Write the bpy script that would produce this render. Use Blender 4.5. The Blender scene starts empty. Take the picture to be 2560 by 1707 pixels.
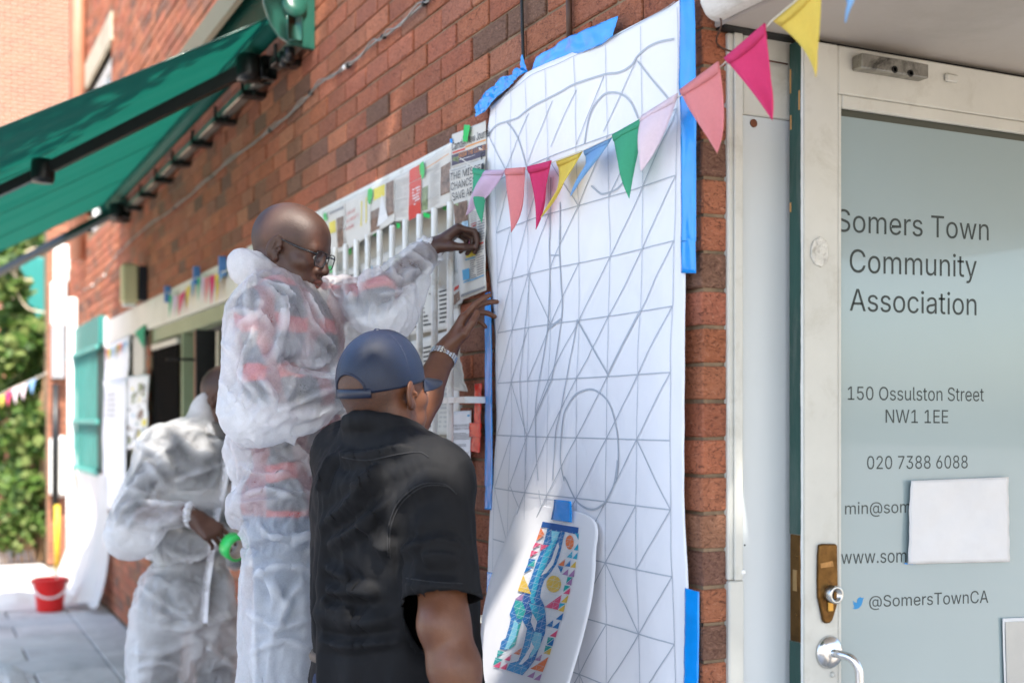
import bpy, bmesh, math, random
import numpy as np
from mathutils import Vector, Matrix, noise as mnoise

scn = bpy.context.scene
COL = scn.collection
R = math.radians
rng = random.Random(7)
nrng = np.random.default_rng(11)

# ------------------------------------------------------------------ camera
F = 3050.0; CX = 1280.0; HY = 1045.0            # focal length and horizon in photo pixels (2560 wide)
CAM = Vector((0.0, -1.42, 1.55))
AL = math.atan(1495.0/F)
FWD = Vector((-math.cos(AL), math.sin(AL), 0)); RGT = Vector((math.sin(AL), math.cos(AL), 0)); UP = Vector((0, 0, 1))
cd = bpy.data.cameras.new('camera'); cam = bpy.data.objects.new('camera', cd); COL.objects.link(cam)
cam.location = CAM; cam.rotation_euler = (R(90), 0, R(90)-AL)
cd.sensor_width = 36; cd.lens = F/2560*36; cd.shift_y = (HY-853.5)/2560
cd.clip_start = 0.05; cd.clip_end = 500
cd.dof.use_dof = True; cd.dof.focus_distance = 2.85; cd.dof.aperture_fstop = 2.4
scn.camera = cam

# ------------------------------------------------------------------ sky, sun, exposure
SUN_EL, SUN_TO = R(57), Vector((0.95, -0.22, 0)).normalized()
SUN = Vector((SUN_TO.x*math.cos(SUN_EL), SUN_TO.y*math.cos(SUN_EL), math.sin(SUN_EL)))
w = bpy.data.worlds.new('World'); scn.world = w; w.use_nodes = True
nt = w.node_tree; nt.nodes.clear()
sky = nt.nodes.new('ShaderNodeTexSky'); sky.sky_type = 'NISHITA'; sky.sun_disc = False
sky.sun_elevation = SUN_EL; sky.sun_rotation = math.atan2(SUN_TO.x, SUN_TO.y); sky.air_density = 1.0; sky.dust_density = 2.2; sky.ozone_density = 1.0
bg = nt.nodes.new('ShaderNodeBackground'); bg.inputs[1].default_value = 0.15
wo = nt.nodes.new('ShaderNodeOutputWorld')
nt.links.new(sky.outputs[0], bg.inputs[0]); nt.links.new(bg.outputs[0], wo.inputs[0])
sl = bpy.data.lights.new('sun', 'SUN'); sl.energy = 3.3; sl.angle = R(0.53); sl.color = (1, 0.94, 0.85)
so = bpy.data.objects.new('sun', sl); COL.objects.link(so); so.rotation_euler = SUN.to_track_quat('Z', 'Y').to_euler()
so.location = (3, -3, 12)
scn.view_settings.view_transform = 'Standard'; scn.view_settings.look = 'None'; scn.view_settings.gamma = 1
scn.view_settings.exposure = 1.98; scn.view_settings.use_curve_mapping = False
scn.cycles.use_denoising = True
scn.cycles.max_bounces = 8; scn.cycles.transparent_max_bounces = 14; scn.cycles.diffuse_bounces = 4; scn.cycles.glossy_bounces = 3
scn.cycles.transmission_bounces = 6; scn.cycles.caustics_reflective = False; scn.cycles.caustics_refractive = False
scn.cycles.sample_clamp_indirect = 6

# ------------------------------------------------------------------ photo pixel -> place
def ray(px, py): return FWD + RGT*((px-CX)/F) + UP*((HY-py)/F)
def P(px, py, z): return CAM + ray(px, py)*z                       # at a depth
def W(px, py, y=0.0):                                              # on a plane parallel to the facade
    r = ray(px, py); return CAM + r*((y-CAM.y)/r.y)
def D(px, py, x): r = ray(px, py); return CAM + r*((x-CAM.x)/r.x)  # on a plane parallel to the door
def G(px, py, h=0.0): r = ray(px, py); return CAM + r*((h-CAM.z)/r.z)
def zc(x0, y0, s, pts): return [(x0+x/s, y0+y/s) for x, y in pts]  # from a zoomed crop
def dq(pts): return [(x*2560/2352, y*2560/2352) for x, y in pts]
def proj(v):
    d = Vector(v)-CAM; z = d.dot(FWD); return CX+F*d.dot(RGT)/z, HY-F*d.z/z, z

# ------------------------------------------------------------------ materials
MATS = {}
def nodes(name):
    m = bpy.data.materials.new(name); m.use_nodes = True; t = m.node_tree; t.nodes.clear()
    o = t.nodes.new('ShaderNodeOutputMaterial'); b = t.nodes.new('ShaderNodeBsdfPrincipled')
    t.links.new(b.outputs[0], o.inputs[0]); MATS[name] = m
    return m, t, b, o
def N(t, typ, **kw):
    n = t.nodes.new(typ)
    for k, v in kw.items():
        if isinstance(k, str) and k.startswith('i_'): n.inputs[k[2:]].default_value = v
        else: setattr(n, k, v)
    return n
def rgb(c): return (c[0], c[1], c[2], 1)
def mapping(t, scale=(1, 1, 1), world=True):
    if world: src = N(t, 'ShaderNodeNewGeometry').outputs['Position']
    else: src = N(t, 'ShaderNodeTexCoord').outputs['Object']
    mp = N(t, 'ShaderNodeMapping'); mp.inputs['Scale'].default_value = scale
    t.links.new(src, mp.inputs[0]); return mp.outputs[0]
def noise(t, vec, scale, detail=4, rough=0.6, dist=0):
    n = N(t, 'ShaderNodeTexNoise'); n.inputs['Scale'].default_value = scale; n.inputs['Detail'].default_value = detail
    n.inputs['Roughness'].default_value = rough; n.inputs['Distortion'].default_value = dist
    t.links.new(vec, n.inputs['Vector']); return n.outputs['Fac']
def ramp(t, fac, stops):
    r = N(t, 'ShaderNodeValToRGB'); e = r.color_ramp.elements
    while len(e) < len(stops): e.new(0.5)
    for i, (p, c) in enumerate(stops):
        e[i].position = p; e[i].color = (c, c, c, 1) if not hasattr(c, '__len__') else rgb(c)
    t.links.new(fac, r.inputs[0]); return r.outputs[0]
def mixc(t, fac, a, b, mode='MIX'):
    m = N(t, 'ShaderNodeMix', data_type='RGBA', blend_type=mode)
    for s, v in ((0, fac), (6, a), (7, b)):
        if hasattr(v, 'links') or hasattr(v, 'is_linked'): t.links.new(v, m.inputs[s])
        else: m.inputs[s].default_value = v if s == 0 else rgb(v)
    return m.outputs[2]
def bump(t, b, h, strength=0.4, dist=0.003):
    n = N(t, 'ShaderNodeBump'); n.inputs['Strength'].default_value = strength; n.inputs['Distance'].default_value = dist
    t.links.new(h, n.inputs['Height']); t.links.new(n.outputs[0], b.inputs['Normal']); return n
def mat(name, c, rough=0.6, var=0.15, vscale=6.0, bscale=60.0, bstr=0.15, bdist=0.002, metal=0.0, dirt=None, dscale=3.0, spec=0.4, stretch=(1, 1, 1), sheen=0, coat=0):
    if name in MATS: return MATS[name]
    m, t, b, o = nodes(name)
    v = mapping(t, stretch)
    f = noise(t, v, vscale, 5, 0.62)
    lo = tuple(x*(1-var) for x in c); hi = tuple(min(1, x*(1+var)) for x in c)
    colr = mixc(t, ramp(t, f, [(0.3, 0), (0.7, 1)]), lo, hi)
    if dirt:
        g = noise(t, v, dscale, 8, 0.72, 0.4)
        colr = mixc(t, ramp(t, g, [(0.52, 0), (0.68, 1)]), colr, dirt)
    t.links.new(colr, b.inputs['Base Color'])
    b.inputs['Roughness'].default_value = rough; b.inputs['Metallic'].default_value = metal
    b.inputs['Specular IOR Level'].default_value = spec
    if sheen: b.inputs['Sheen Weight'].default_value = sheen
    if coat: b.inputs['Coat Weight'].default_value = coat
    if bstr: bump(t, b, noise(t, v, bscale, 4, 0.6), bstr, bdist)
    return m
def translucent(name, c, amount=0.4, rough=0.7, var=0.1, vscale=20, weave=0, transp=0.0, bstr=0.1, bscale=60, bdist=0.002):
    m, t, b, o = nodes(name)
    v = mapping(t)
    f = noise(t, v, vscale, 4, 0.6)
    colr = mixc(t, f, tuple(x*(1-var) for x in c), tuple(min(1, x*(1+var)) for x in c))
    t.links.new(colr, b.inputs['Base Color']); b.inputs['Roughness'].default_value = rough; b.inputs['Specular IOR Level'].default_value = 0.25
    tr = N(t, 'ShaderNodeBsdfTranslucent'); t.links.new(colr, tr.inputs[0])
    mx = N(t, 'ShaderNodeMixShader'); mx.inputs[0].default_value = amount
    t.links.new(b.outputs[0], mx.inputs[1]); t.links.new(tr.outputs[0], mx.inputs[2]); out = mx.outputs[0]
    if transp > 0:
        tp = N(t, 'ShaderNodeBsdfTransparent'); m2 = N(t, 'ShaderNodeMixShader'); m2.inputs[0].default_value = transp
        t.links.new(out, m2.inputs[1]); t.links.new(tp.outputs[0], m2.inputs[2]); out = m2.outputs[0]
    t.links.new(out, o.inputs[0])
    if bstr: bump(t, b, noise(t, v, bscale, 3, 0.6), bstr, bdist)
    return m

# ------------------------------------------------------------------ mesh building
class MB:
    def __init__(s): s.v = []; s.f = []; s.m = []; s.cur = 0
    def add(s, vs, fs):
        o = len(s.v); s.v += [tuple(x) for x in vs]
        for f in fs: s.f.append(tuple(i+o for i in f)); s.m.append(s.cur)
        return s
    def box(s, lo, hi, M=None):
        x0, y0, z0 = lo; x1, y1, z1 = hi
        vs = [Vector(p) for p in ((x0,y0,z0),(x1,y0,z0),(x1,y1,z0),(x0,y1,z0),(x0,y0,z1),(x1,y0,z1),(x1,y1,z1),(x0,y1,z1))]
        if M: vs = [M @ p for p in vs]
        return s.add(vs, [(0,3,2,1),(4,5,6,7),(0,1,5,4),(1,2,6,5),(2,3,7,6),(3,0,4,7)])
    def bbox(s, lo, hi, b=0.003, M=None):                          # box with chamfered edges
        lo = Vector(lo); hi = Vector(hi); vs = []; idx = {}
        for ax in range(3):
            for sx in (0, 1):
                for sy in (0, 1):
                    for sz in (0, 1):
                        p = [0, 0, 0]
                        for k, ss in enumerate((sx, sy, sz)):
                            e = hi[k] if ss else lo[k]
                            p[k] = e if k == ax else (e-b if ss else e+b)
                        idx[(ax, sx, sy, sz)] = len(vs); vs.append(M @ Vector(p) if M else Vector(p))
        fs = []
        for ax in range(3):
            for sd in (0, 1):
                o = [(0,0),(1,0),(1,1),(0,1)]
                q = []
                for a, c in o:
                    k = [0,0,0]; k[ax] = sd; k[(ax+1)%3] = a; k[(ax+2)%3] = c; q.append(idx[(ax,)+tuple(k)])
                fs.append(tuple(q) if sd else tuple(q[::-1]))
        for ax in range(3):                                        # edges along ax
            a1, a2 = (ax+1)%3, (ax+2)%3
            for s1 in (0, 1):
                for s2 in (0, 1):
                    def k(axx, e):
                        c = [0,0,0]; c[ax] = e; c[a1] = s1; c[a2] = s2; return idx[(axx,)+tuple(c)]
                    q = (k(a1,0), k(a1,1), k(a2,1), k(a2,0)); fs.append(q if (s1 == s2) else q[::-1])
        for sx in (0,1):
            for sy in (0,1):
                for sz in (0,1):
                    q = (idx[(0,sx,sy,sz)], idx[(1,sx,sy,sz)], idx[(2,sx,sy,sz)]); fs.append(q if (sx+sy+sz) % 2 else q[::-1])
        return s.add(vs, fs)
    def tube(s, pts, r, n=10, cap=True):
        pts = [Vector(p) for p in pts]; rs = r if hasattr(r, '__len__') else [r]*len(pts); vs = []; fs = []
        up = None
        for i, p in enumerate(pts):
            d = (pts[min(i+1, len(pts)-1)]-pts[max(i-1, 0)]).normalized()
            if up is None: up = d.orthogonal().normalized()
            up = (up-d*up.dot(d)).normalized(); sd = d.cross(up)
            for k in range(n):
                a = 2*math.pi*k/n; vs.append(p+up*math.cos(a)*rs[i]+sd*math.sin(a)*rs[i])
        for i in range(len(pts)-1):
            for k in range(n): fs.append((i*n+k, i*n+(k+1)%n, (i+1)*n+(k+1)%n, (i+1)*n+k))
        if cap: fs += [tuple(range(n))[::-1], tuple((len(pts)-1)*n+k for k in range(n))]
        return s.add(vs, fs)
    def lathe(s, prof, M, n=24, cap=True):                         # prof (r, z)
        vs = []; fs = []
        for r_, z_ in prof:
            for k in range(n):
                a = 2*math.pi*k/n; vs.append(M @ Vector((r_*math.cos(a), r_*math.sin(a), z_)))
        for i in range(len(prof)-1):
            for k in range(n): fs.append((i*n+k, i*n+(k+1)%n, (i+1)*n+(k+1)%n, (i+1)*n+k))
        if cap: fs += [tuple(range(n))[::-1], tuple((len(prof)-1)*n+k for k in range(n))]
        return s.add(vs, fs)
    def prism(s, poly, d):                                         # poly of 3-D points pushed along d
        n = len(poly); d = Vector(d); poly = [Vector(p) for p in poly]
        return s.add(poly+[p+d for p in poly], [tuple(range(n))[::-1], tuple(range(n, 2*n))]+[(i, (i+1)%n, n+(i+1)%n, n+i) for i in range(n)])
    def poly(s, pts): return s.add(pts, [tuple(range(len(pts)))])
    def grid(s, nu, nv, fn):
        vs = [fn(i/nu, j/nv) for j in range(nv+1) for i in range(nu+1)]
        return s.add(vs, [(j*(nu+1)+i, j*(nu+1)+i+1, (j+1)*(nu+1)+i+1, (j+1)*(nu+1)+i) for j in range(nv) for i in range(nu)])
    def build(s, name, mats, parent=None, smooth=False):
        me = bpy.data.meshes.new(name); me.from_pydata([tuple(v) for v in s.v], [], s.f)
        if not isinstance(mats, (list, tuple)): mats = [mats]
        for m in mats: me.materials.append(m)
        if len(mats) > 1: me.polygons.foreach_set('material_index', s.m)
        if smooth: me.polygons.foreach_set('use_smooth', [True]*len(me.polygons))
        me.update()
        return link(name, me, parent)
def link(name, me, parent=None):
    o = bpy.data.objects.new(name, me); COL.objects.link(o)
    if parent is not None:
        o.parent = parent
        if parent.parent is None: o.matrix_parent_inverse = Matrix.Translation(-Vector(parent.location))
    return o
def empty(name, loc):
    o = bpy.data.objects.new(name, None); COL.objects.link(o); o.location = loc; o.empty_display_size = 0.1; return o
def tag(o, label=None, cat=None, group=None, kind=None):
    if label: o['label'] = label
    if cat: o['category'] = cat
    if group: o['group'] = group
    if kind: o['kind'] = kind
    return o
def solid(o, th, off=0.0):
    md = o.modifiers.new('thickness', 'SOLIDIFY'); md.thickness = th; md.offset = off; return o
def catmull(pts, n=6):
    pts = [Vector(p) for p in pts]; out = []
    for i in range(len(pts)-1):
        p0 = pts[max(i-1, 0)]; p1 = pts[i]; p2 = pts[i+1]; p3 = pts[min(i+2, len(pts)-1)]
        for k in range(n):
            t = k/n; out.append(0.5*((2*p1)+(p2-p0)*t+(2*p0-5*p1+4*p2-p3)*t*t+(3*p1-p0-3*p2+p3)*t**3))
    return out+[pts[-1]]
def bil(c, u, v):                                                  # corners TL TR BR BL
    return (c[0]*(1-u)+c[1]*u)*(1-v)+(c[3]*(1-u)+c[2]*u)*v
_fp = bpy.utils.system_resource('DATAFILES', path='fonts')
try: SANS = bpy.data.fonts.load(_fp+'/Inter.woff2')               # the sans that ships with Blender
except Exception: SANS = None
_glyph = {}
def _curve_mesh(body, res, off):
    cu = bpy.data.curves.new('glyph', 'FONT'); cu.body = body; cu.resolution_u = res; cu.offset = off
    if SANS: cu.font = SANS
    o = bpy.data.objects.new('glyph', cu); COL.objects.link(o)
    dg = bpy.context.evaluated_depsgraph_get(); dg.update()
    me = bpy.data.meshes.new_from_object(o.evaluated_get(dg)); bpy.data.objects.remove(o); bpy.data.curves.remove(cu)
    v = [tuple(x.co) for x in me.vertices]; f = [tuple(q.vertices) for q in me.polygons]; ar = sum(q.area for q in me.polygons); bpy.data.meshes.remove(me)
    return v, f, ar
def glyph(c, off):
    """outline of one letter: the best filled of a few curve resolutions, and its advance width"""
    if (c, off) not in _glyph:
        bar = max(x[0] for x in _curve_mesh('|', 4, 0)[0]); adv = max(x[0] for x in _curve_mesh(c+'|', 4, 0)[0])-bar
        best = ([], [], 0) if c == ' ' else max((_curve_mesh(c, r, off) for r in (3, 4, 5, 6, 9, 12)), key=lambda q: q[2])
        _glyph[(c, off)] = best[:2]+(adv,)
    return _glyph[(c, off)]
def text_mesh(name, body, mt, corners, parent=None, off=0.0):
    off = 0.0
    V = []; Fc = []
    for ln, row in enumerate(body.split('\n')):
        x = 0.0
        for c in row:
            v, f, adv = glyph(c, off); n = len(V); V += [(a+x, b-ln*1.1) for a, b, _ in v]; Fc += [tuple(i+n for i in q) for q in f]; x += adv
    co = np.array(V); lo = co.min(0); hi = co.max(0); uv = (co-lo)/np.maximum(hi-lo, 1e-6)
    c = [np.array(x) for x in corners]; u = uv[:, :1]; v = 1-uv[:, 1:2]
    q = (c[0]*(1-u)+c[1]*u)*(1-v)+(c[3]*(1-u)+c[2]*u)*v
    me = bpy.data.meshes.new(name); me.from_pydata(q.tolist(), [], Fc); me.materials.append(mt); me.update()
    return link(name, me, parent)
for _c in sorted(set('Somers Town Community Association 150 Ossulston Street NW1 1EE 020 7388 6088 min@som www. CA Camden New Journal THE MISSED CHANCES TO SAVE ARTIST ERIER LOVABLE FAIR STREET BOROUGH COUNCIL LIAISON')): glyph(_c, 0.0)
def fbm(p, s, o=4):
    v = 0; a = 0.5; q = Vector(p)*s
    for k in range(o): v += a*mnoise.noise(q); q = q*2.03; a *= 0.5
    return v
def smooth_all(o):
    o.data.polygons.foreach_set('use_smooth', [True]*len(o.data.polygons)); return o
# ================================================================== THE SETTING
# ------------------------------------------------------------------ materials of the place
M_wood_white = mat('cream_paint', (0.62, 0.60, 0.54), 0.45, 0.06, 8, 90, 0.12, 0.001, dirt=(0.42, 0.38, 0.31), dscale=2.2)
M_frame_white = mat('old_white_paint', (0.53, 0.525, 0.48), 0.4, 0.07, 5, 70, 0.2, 0.0012, dirt=(0.46, 0.45, 0.40), dscale=9)
M_fascia = mat('fascia_paint', (0.68, 0.65, 0.58), 0.55, 0.05, 3, 30, 0.1, 0.001, dirt=(0.55, 0.5, 0.43), dscale=1.4)
M_bar = mat('white_bar_paint', (0.74, 0.74, 0.71), 0.35, 0.04, 8, 120, 0.1, 0.0008, dirt=(0.5, 0.47, 0.4), dscale=9)
M_black = mat('black_metal', (0.008, 0.0085, 0.0085), 0.35, 0.3, 20, 200, 0.05)
M_steel = mat('brushed_steel', (0.5, 0.5, 0.48), 0.28, 0.2, 14, 160, 0.1, 0.0006, metal=1.0, stretch=(1, 0.3, 4))
M_alu = mat('satin_aluminium', (0.66, 0.67, 0.68), 0.24, 0.06, 20, 300, 0.05, 0.0003, metal=1.0)
M_brass = mat('tarnished_brass', (0.125, 0.066, 0.022), 0.36, 0.35, 22, 140, 0.12, 0.0006, metal=1.0, dirt=(0.045, 0.022, 0.010), dscale=18)
M_green_metal = mat('green_metal', (0.012, 0.085, 0.062), 0.32, 0.1, 8, 200, 0.03, coat=0.2)
M_green_paint = mat('chipped_green_paint', (0.016, 0.062, 0.052), 0.42, 0.35, 9, 120, 0.4, 0.0015, dirt=(0.07, 0.10, 0.09), dscale=14, stretch=(1, 1, 0.25))
M_baretimber = mat('bare_timber', (0.46, 0.25, 0.09), 0.7, 0.3, 30, 120, 0.3, 0.001, stretch=(1, 1, 0.2))
M_paper = mat('white_paper', (0.80, 0.80, 0.83), 0.62, 0.015, 2.5, 7, 0.10, 0.01, spec=0.25)
M_line = mat('grey_printed_line', (0.42, 0.46, 0.52), 0.6, 0.03, 5, 50, 0)
M_blue_tape = mat('blue_tape', (0.003, 0.28, 0.80), 0.24, 0.12, 16, 34, 0.3, 0.003, spec=0.6, coat=0.3)
M_green_tape = mat('green_tape', (0.03, 0.52, 0.10), 0.28, 0.1, 20, 60, 0.25, 0.002, spec=0.5)
M_red_tape = mat('red_tape', (0.72, 0.018, 0.006), 0.22, 0.15, 30, 60, 0.6, 0.004, spec=0.6, coat=0.3)
M_ink = mat('black_ink', (0.018, 0.02, 0.022), 0.6, 0.1, 30, 50, 0)
M_greyink = mat('grey_ink', (0.24, 0.24, 0.25), 0.7, 0.1, 30, 50, 0)
M_news = mat('newsprint', (0.60, 0.58, 0.53), 0.85, 0.05, 7, 25, 0.15, 0.004, spec=0.15)
M_cable = mat('grey_cable', (0.22, 0.21, 0.19), 0.5, 0.2, 20, 90, 0.1)
M_teal = mat('teal_paint', (0.025, 0.19, 0.17), 0.45, 0.08, 5, 60, 0.05)
M_dark = mat('dark_interior', (0.006, 0.0065, 0.006), 0.6, 0.3, 3, 20, 0)
M_sage = mat('sage_green_paint', (0.27, 0.32, 0.20), 0.5, 0.1, 5, 60, 0.1)
M_whiteplastic = mat('white_plastic_box', (0.78, 0.78, 0.76), 0.45, 0.04, 4, 60, 0.02)
M_grey_box = mat('grey_cabinet', (0.33, 0.35, 0.37), 0.5, 0.08, 4, 60, 0.05)
M_yellow = mat('yellow_paint', (0.62, 0.42, 0.03), 0.5, 0.1, 4, 60, 0.05)
M_cream_lamp = mat('cream_lamp_housing', (0.62, 0.55, 0.33), 0.45, 0.06, 5, 60, 0.05)
M_terracotta = mat('terracotta_pipe_paint', (0.40, 0.17, 0.10), 0.5, 0.1, 5, 60, 0.05)
M_brownpipe = mat('brown_pipe', (0.075, 0.035, 0.022), 0.5, 0.2, 20, 100, 0.1)

def brick_material(name, per_object):
    m, t, b, o = nodes(name)
    if per_object: base = N(t, 'ShaderNodeObjectInfo').outputs['Color']
    else:
        a = N(t, 'ShaderNodeVertexColor'); a.layer_name = 'tint'; base = a.outputs[0]
    v = mapping(t)
    f1 = noise(t, v, 9, 5, 0.65); f2 = noise(t, v, 120, 5, 0.7, 0.6)
    c1 = mixc(t, ramp(t, f1, [(0.35, 0), (0.75, 1)]), base, (0.20, 0.10, 0.07)); 
    mm = N(t, 'ShaderNodeMix', data_type='RGBA', blend_type='MIX'); mm.inputs[0].default_value = 0.65
    t.links.new(c1, mm.inputs[6]); t.links.new(base, mm.inputs[7])
    bl = noise(t, mapping(t, (1, 1, 1.6)), 26, 6, 0.75, 0.3)          # lime bloom
    c2 = mixc(t, ramp(t, bl, [(0.62, 0), (0.82, 0.42)]), mm.outputs[2], (0.34, 0.27, 0.23))
    vs = mapping(t, (0.62, 0.62, 1.0))
    h1 = noise(t, vs, 82, 3, 0.6, 2.2); h2 = noise(t, vs, 260, 4, 0.65, 0.8)
    ad = N(t, 'ShaderNodeMath', operation='MULTIPLY_ADD'); t.links.new(h2, ad.inputs[0]); ad.inputs[1].default_value = 0.45; t.links.new(h1, ad.inputs[2])
    c3 = mixc(t, ramp(t, ad.outputs[0], [(0.52, 0.80), (0.70, 0.0)]), c2, (0.075, 0.026, 0.018))        # raked grooves, their shade put into the colour
    c4 = mixc(t, ramp(t, ad.outputs[0], [(0.80, 0.0), (0.98, 0.40)]), c3, (0.62, 0.34, 0.24))           # ridges mixed paler by height
    t.links.new(c4, b.inputs['Base Color']); b.inputs['Roughness'].default_value = 0.8; b.inputs['Specular IOR Level'].default_value = 0.3
    bump(t, b, ad.outputs[0], 1.0, 0.010)
    return m
M_brick = brick_material('brick_face', True); M_brickwork = brick_material('brickwork_face', False)
M_mortar = mat('mortar', (0.235, 0.165, 0.105), 0.92, 0.25, 14, 200, 0.6, 0.004, dirt=(0.10, 0.075, 0.05), dscale=5)
# white-framed glass door film
def film():
    m, t, b, o = nodes('frosted_film')
    v = mapping(t); f = noise(t, v, 1.2, 3, 0.5)
    t.links.new(mixc(t, f, (0.235, 0.30, 0.31), (0.285, 0.365, 0.385)), b.inputs['Base Color'])
    b.inputs['Roughness'].default_value = 0.17; b.inputs['Specular IOR Level'].default_value = 0.5
    b.inputs['Coat Weight'].default_value = 0.6; b.inputs['Coat Roughness'].default_value = 0.03
    bump(t, b, noise(t, mapping(t, (1, 1, 0.5)), 5, 2, 0.5), 0.05, 0.004)
    return m
M_film = film()
def clear_glass():
    m, t, b, o = nodes('dark_clear_glass'); b.inputs['Base Color'].default_value = (0.055, 0.06, 0.045, 1); b.inputs['Roughness'].default_value = 0.08
    b.inputs['Coat Weight'].default_value = 0.3; return m
M_clear = clear_glass()

# ------------------------------------------------------------------ ground
T_END = 13.15                                     # far end of the facade (metres along it)
XC = -2.03                                        # near corner of the facade
def ground():
    g = MB(); g.grid(40, 40, lambda u, v: Vector((-120+220*u, -70+120*v, -0.03+0.0)))
    o = g.build('ground', mat('dusty_earth', (0.36, 0.32, 0.27), 0.95, 0.2, 0.8, 20, 0.4, 0.01)); tag(o, kind='structure')
    pv = empty('pavement', (-5, -1, 0)); tag(pv, kind='structure')
    b = MB(); b.box((-11.2, -6.0, -0.028), (3.0, -0.002, -0.012)); b.build('joint_bed', mat('paving_joint', (0.085, 0.08, 0.07), 0.95, 0.3, 10, 80, 0.4), pv)
    ms = []
    tones = [(0.54, 0.54, 0.52), (0.594, 0.587, 0.567), (0.499, 0.506, 0.499), (0.567, 0.547, 0.527)]
    mts = [mat('paving_slab_%d' % i, c, 0.8, 0.14, 3.5, 90, 0.25, 0.002, dirt=tuple(x*0.72 for x in c), dscale=2.2) for i, c in enumerate(tones)]
    sp = {}
    r2 = random.Random(3)
    # kerb-like strip of narrow slabs against the wall, then courses running out from the wall
    for k in range(13):
        x1 = -11.1+k*0.9
        me = MB(); me.bbox((0, 0, -0.05), (0.892, 0.30, 0.0), 0.006)
        if 'strip' not in sp: sp['strip'] = me.build('tmp', mts[0]).data; bpy.data.objects.remove(bpy.data.objects['tmp'])
        o = link('paving_slab', sp['strip'], pv); o.location = (x1, -0.31, 0.0)
    for k in range(26):
        x1 = -11.1+k*0.45; y = -0.318-r2.uniform(0.0, 0.0); w0 = 0.45 if k % 2 else 0.9
        n = 0
        while y > -5.8:
            ln = w0 if n == 0 else 0.9
            if n and r2.random() < 0.3: ln = 0.6
            key = (ln, r2.randrange(4))
            if key not in sp:
                me = MB(); me.bbox((0, -ln+0.012, -0.05), (0.438, 0, 0.0), 0.006)
                sp[key] = me.build('tmp', mts[key[1]]).data; bpy.data.objects.remove(bpy.data.objects['tmp'])
            o = link('paving_slab', sp[key], pv); o.location = (x1, y, r2.uniform(-0.002, 0.001))
            y -= ln; n += 1
ground()

# ------------------------------------------------------------------ the brick building
bld = empty('brick_building', (-7.6, 0.15, 0)); tag(bld, 'long red brick building with barred windows and white lintel band along the alley', 'building')
LT0, LT1, LZ0, LZ1 = 3.24, 10.35, 2.146, 2.34     # lintel band along t, Z
OPEN = [(3.24, 5.75, 0.95, LZ1), (5.75, LT1, LZ0, LZ1), (6.15, 8.42, 0.58, LZ0), (8.85, LT1, 0.58, LZ0), (10.55, 12.7, 1.08, 2.39), (10.2, 11.75, 3.2, 4.55)]
H_TOP = 6.6
def in_open(a, b, z0, z1):
    for t0, t1, o0, o1 in OPEN:
        if a < t1-0.01 and b > t0+0.01 and z0 < o1-0.01 and z1 > o0+0.01: return (t0, t1, o0, o1)
    return None
PAPER_T0, PAPER_T1, PAPER_Z0, PAPER_Z1 = 2.08, 3.055, 0.62, 2.41
tints = [(0.463, 0.151, 0.077), (0.488, 0.17, 0.089), (0.412, 0.131, 0.071), (0.488, 0.194, 0.111), (0.388, 0.136, 0.075), (0.312, 0.142, 0.085), (0.212, 0.11, 0.074), (0.451, 0.153, 0.081), (0.451, 0.141, 0.066), (0.488, 0.17, 0.089), (0.463, 0.151, 0.077)]
def tint():
    c = rng.choice(tints); k = rng.uniform(0.86, 1.14); return (c[0]*k, c[1]*k*rng.uniform(0.94, 1.06), c[2]*k)
bricks = []
Z00 = 0.009
ncourse = int(H_TOP/0.075)
for c in range(ncourse):
    z0 = Z00+c*0.075+0.004; z1 = z0+0.067
    t = 2.03 + (0.0 if c % 2 == 0 else -0.1125); first = True
    while t < T_END:
        a = max(t, 2.03)+(0.004 if t > 2.03 else 0); b = min(t+0.221, T_END)
        # clip against openings
        segs = [(a, b)]
        for t0, t1, o0, o1 in OPEN:
            if z0 < o1-0.012 and z1 > o0+0.012:
                ns = []
                for s0, s1 in segs:
                    if s1 <= t0 or s0 >= t1: ns.append((s0, s1)); continue
                    if s0 < t0-0.02: ns.append((s0, t0))
                    if s1 > t1+0.02: ns.append((t1, s1))
                segs = ns
        for s0, s1 in segs:
            if s1-s0 > 0.02: bricks.append((s0, s1, z0, z1))
        t += 0.225
def vis(bk):
    s0, s1, z0, z1 = bk
    m = Vector((-(s0+s1)/2, 0, (z0+z1)/2)); x, y, z = proj(m)
    if not (-40 < x < 2600 and -40 < y < 1750): return 0
    if PAPER_T0-0.02 < s0 and s1 < PAPER_T1 and PAPER_Z0 < z0 and z1 < PAPER_Z1: return 0
    if 560 < x < 1150 and y > 760: return 0                          # behind the men
    xa, _, za = proj((-s0, 0, z0)); xb, _, zb = proj((-s1, 0, z0))
    return abs(xa-xb)*0.065*F/z
order = sorted(range(len(bricks)), key=lambda i: -vis(bricks[i]))
near = set(order[:300])
cache = {}
def brick_mb(lx, lz, dz=0.07, ret=False):
    m = MB(); m.bbox((-lx, 0.0, 0.0), (0.0, dz, lz), 0.0035); return m
def jitter_face(me, seed):
    pass
bw = MB(); bwc = []
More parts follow.
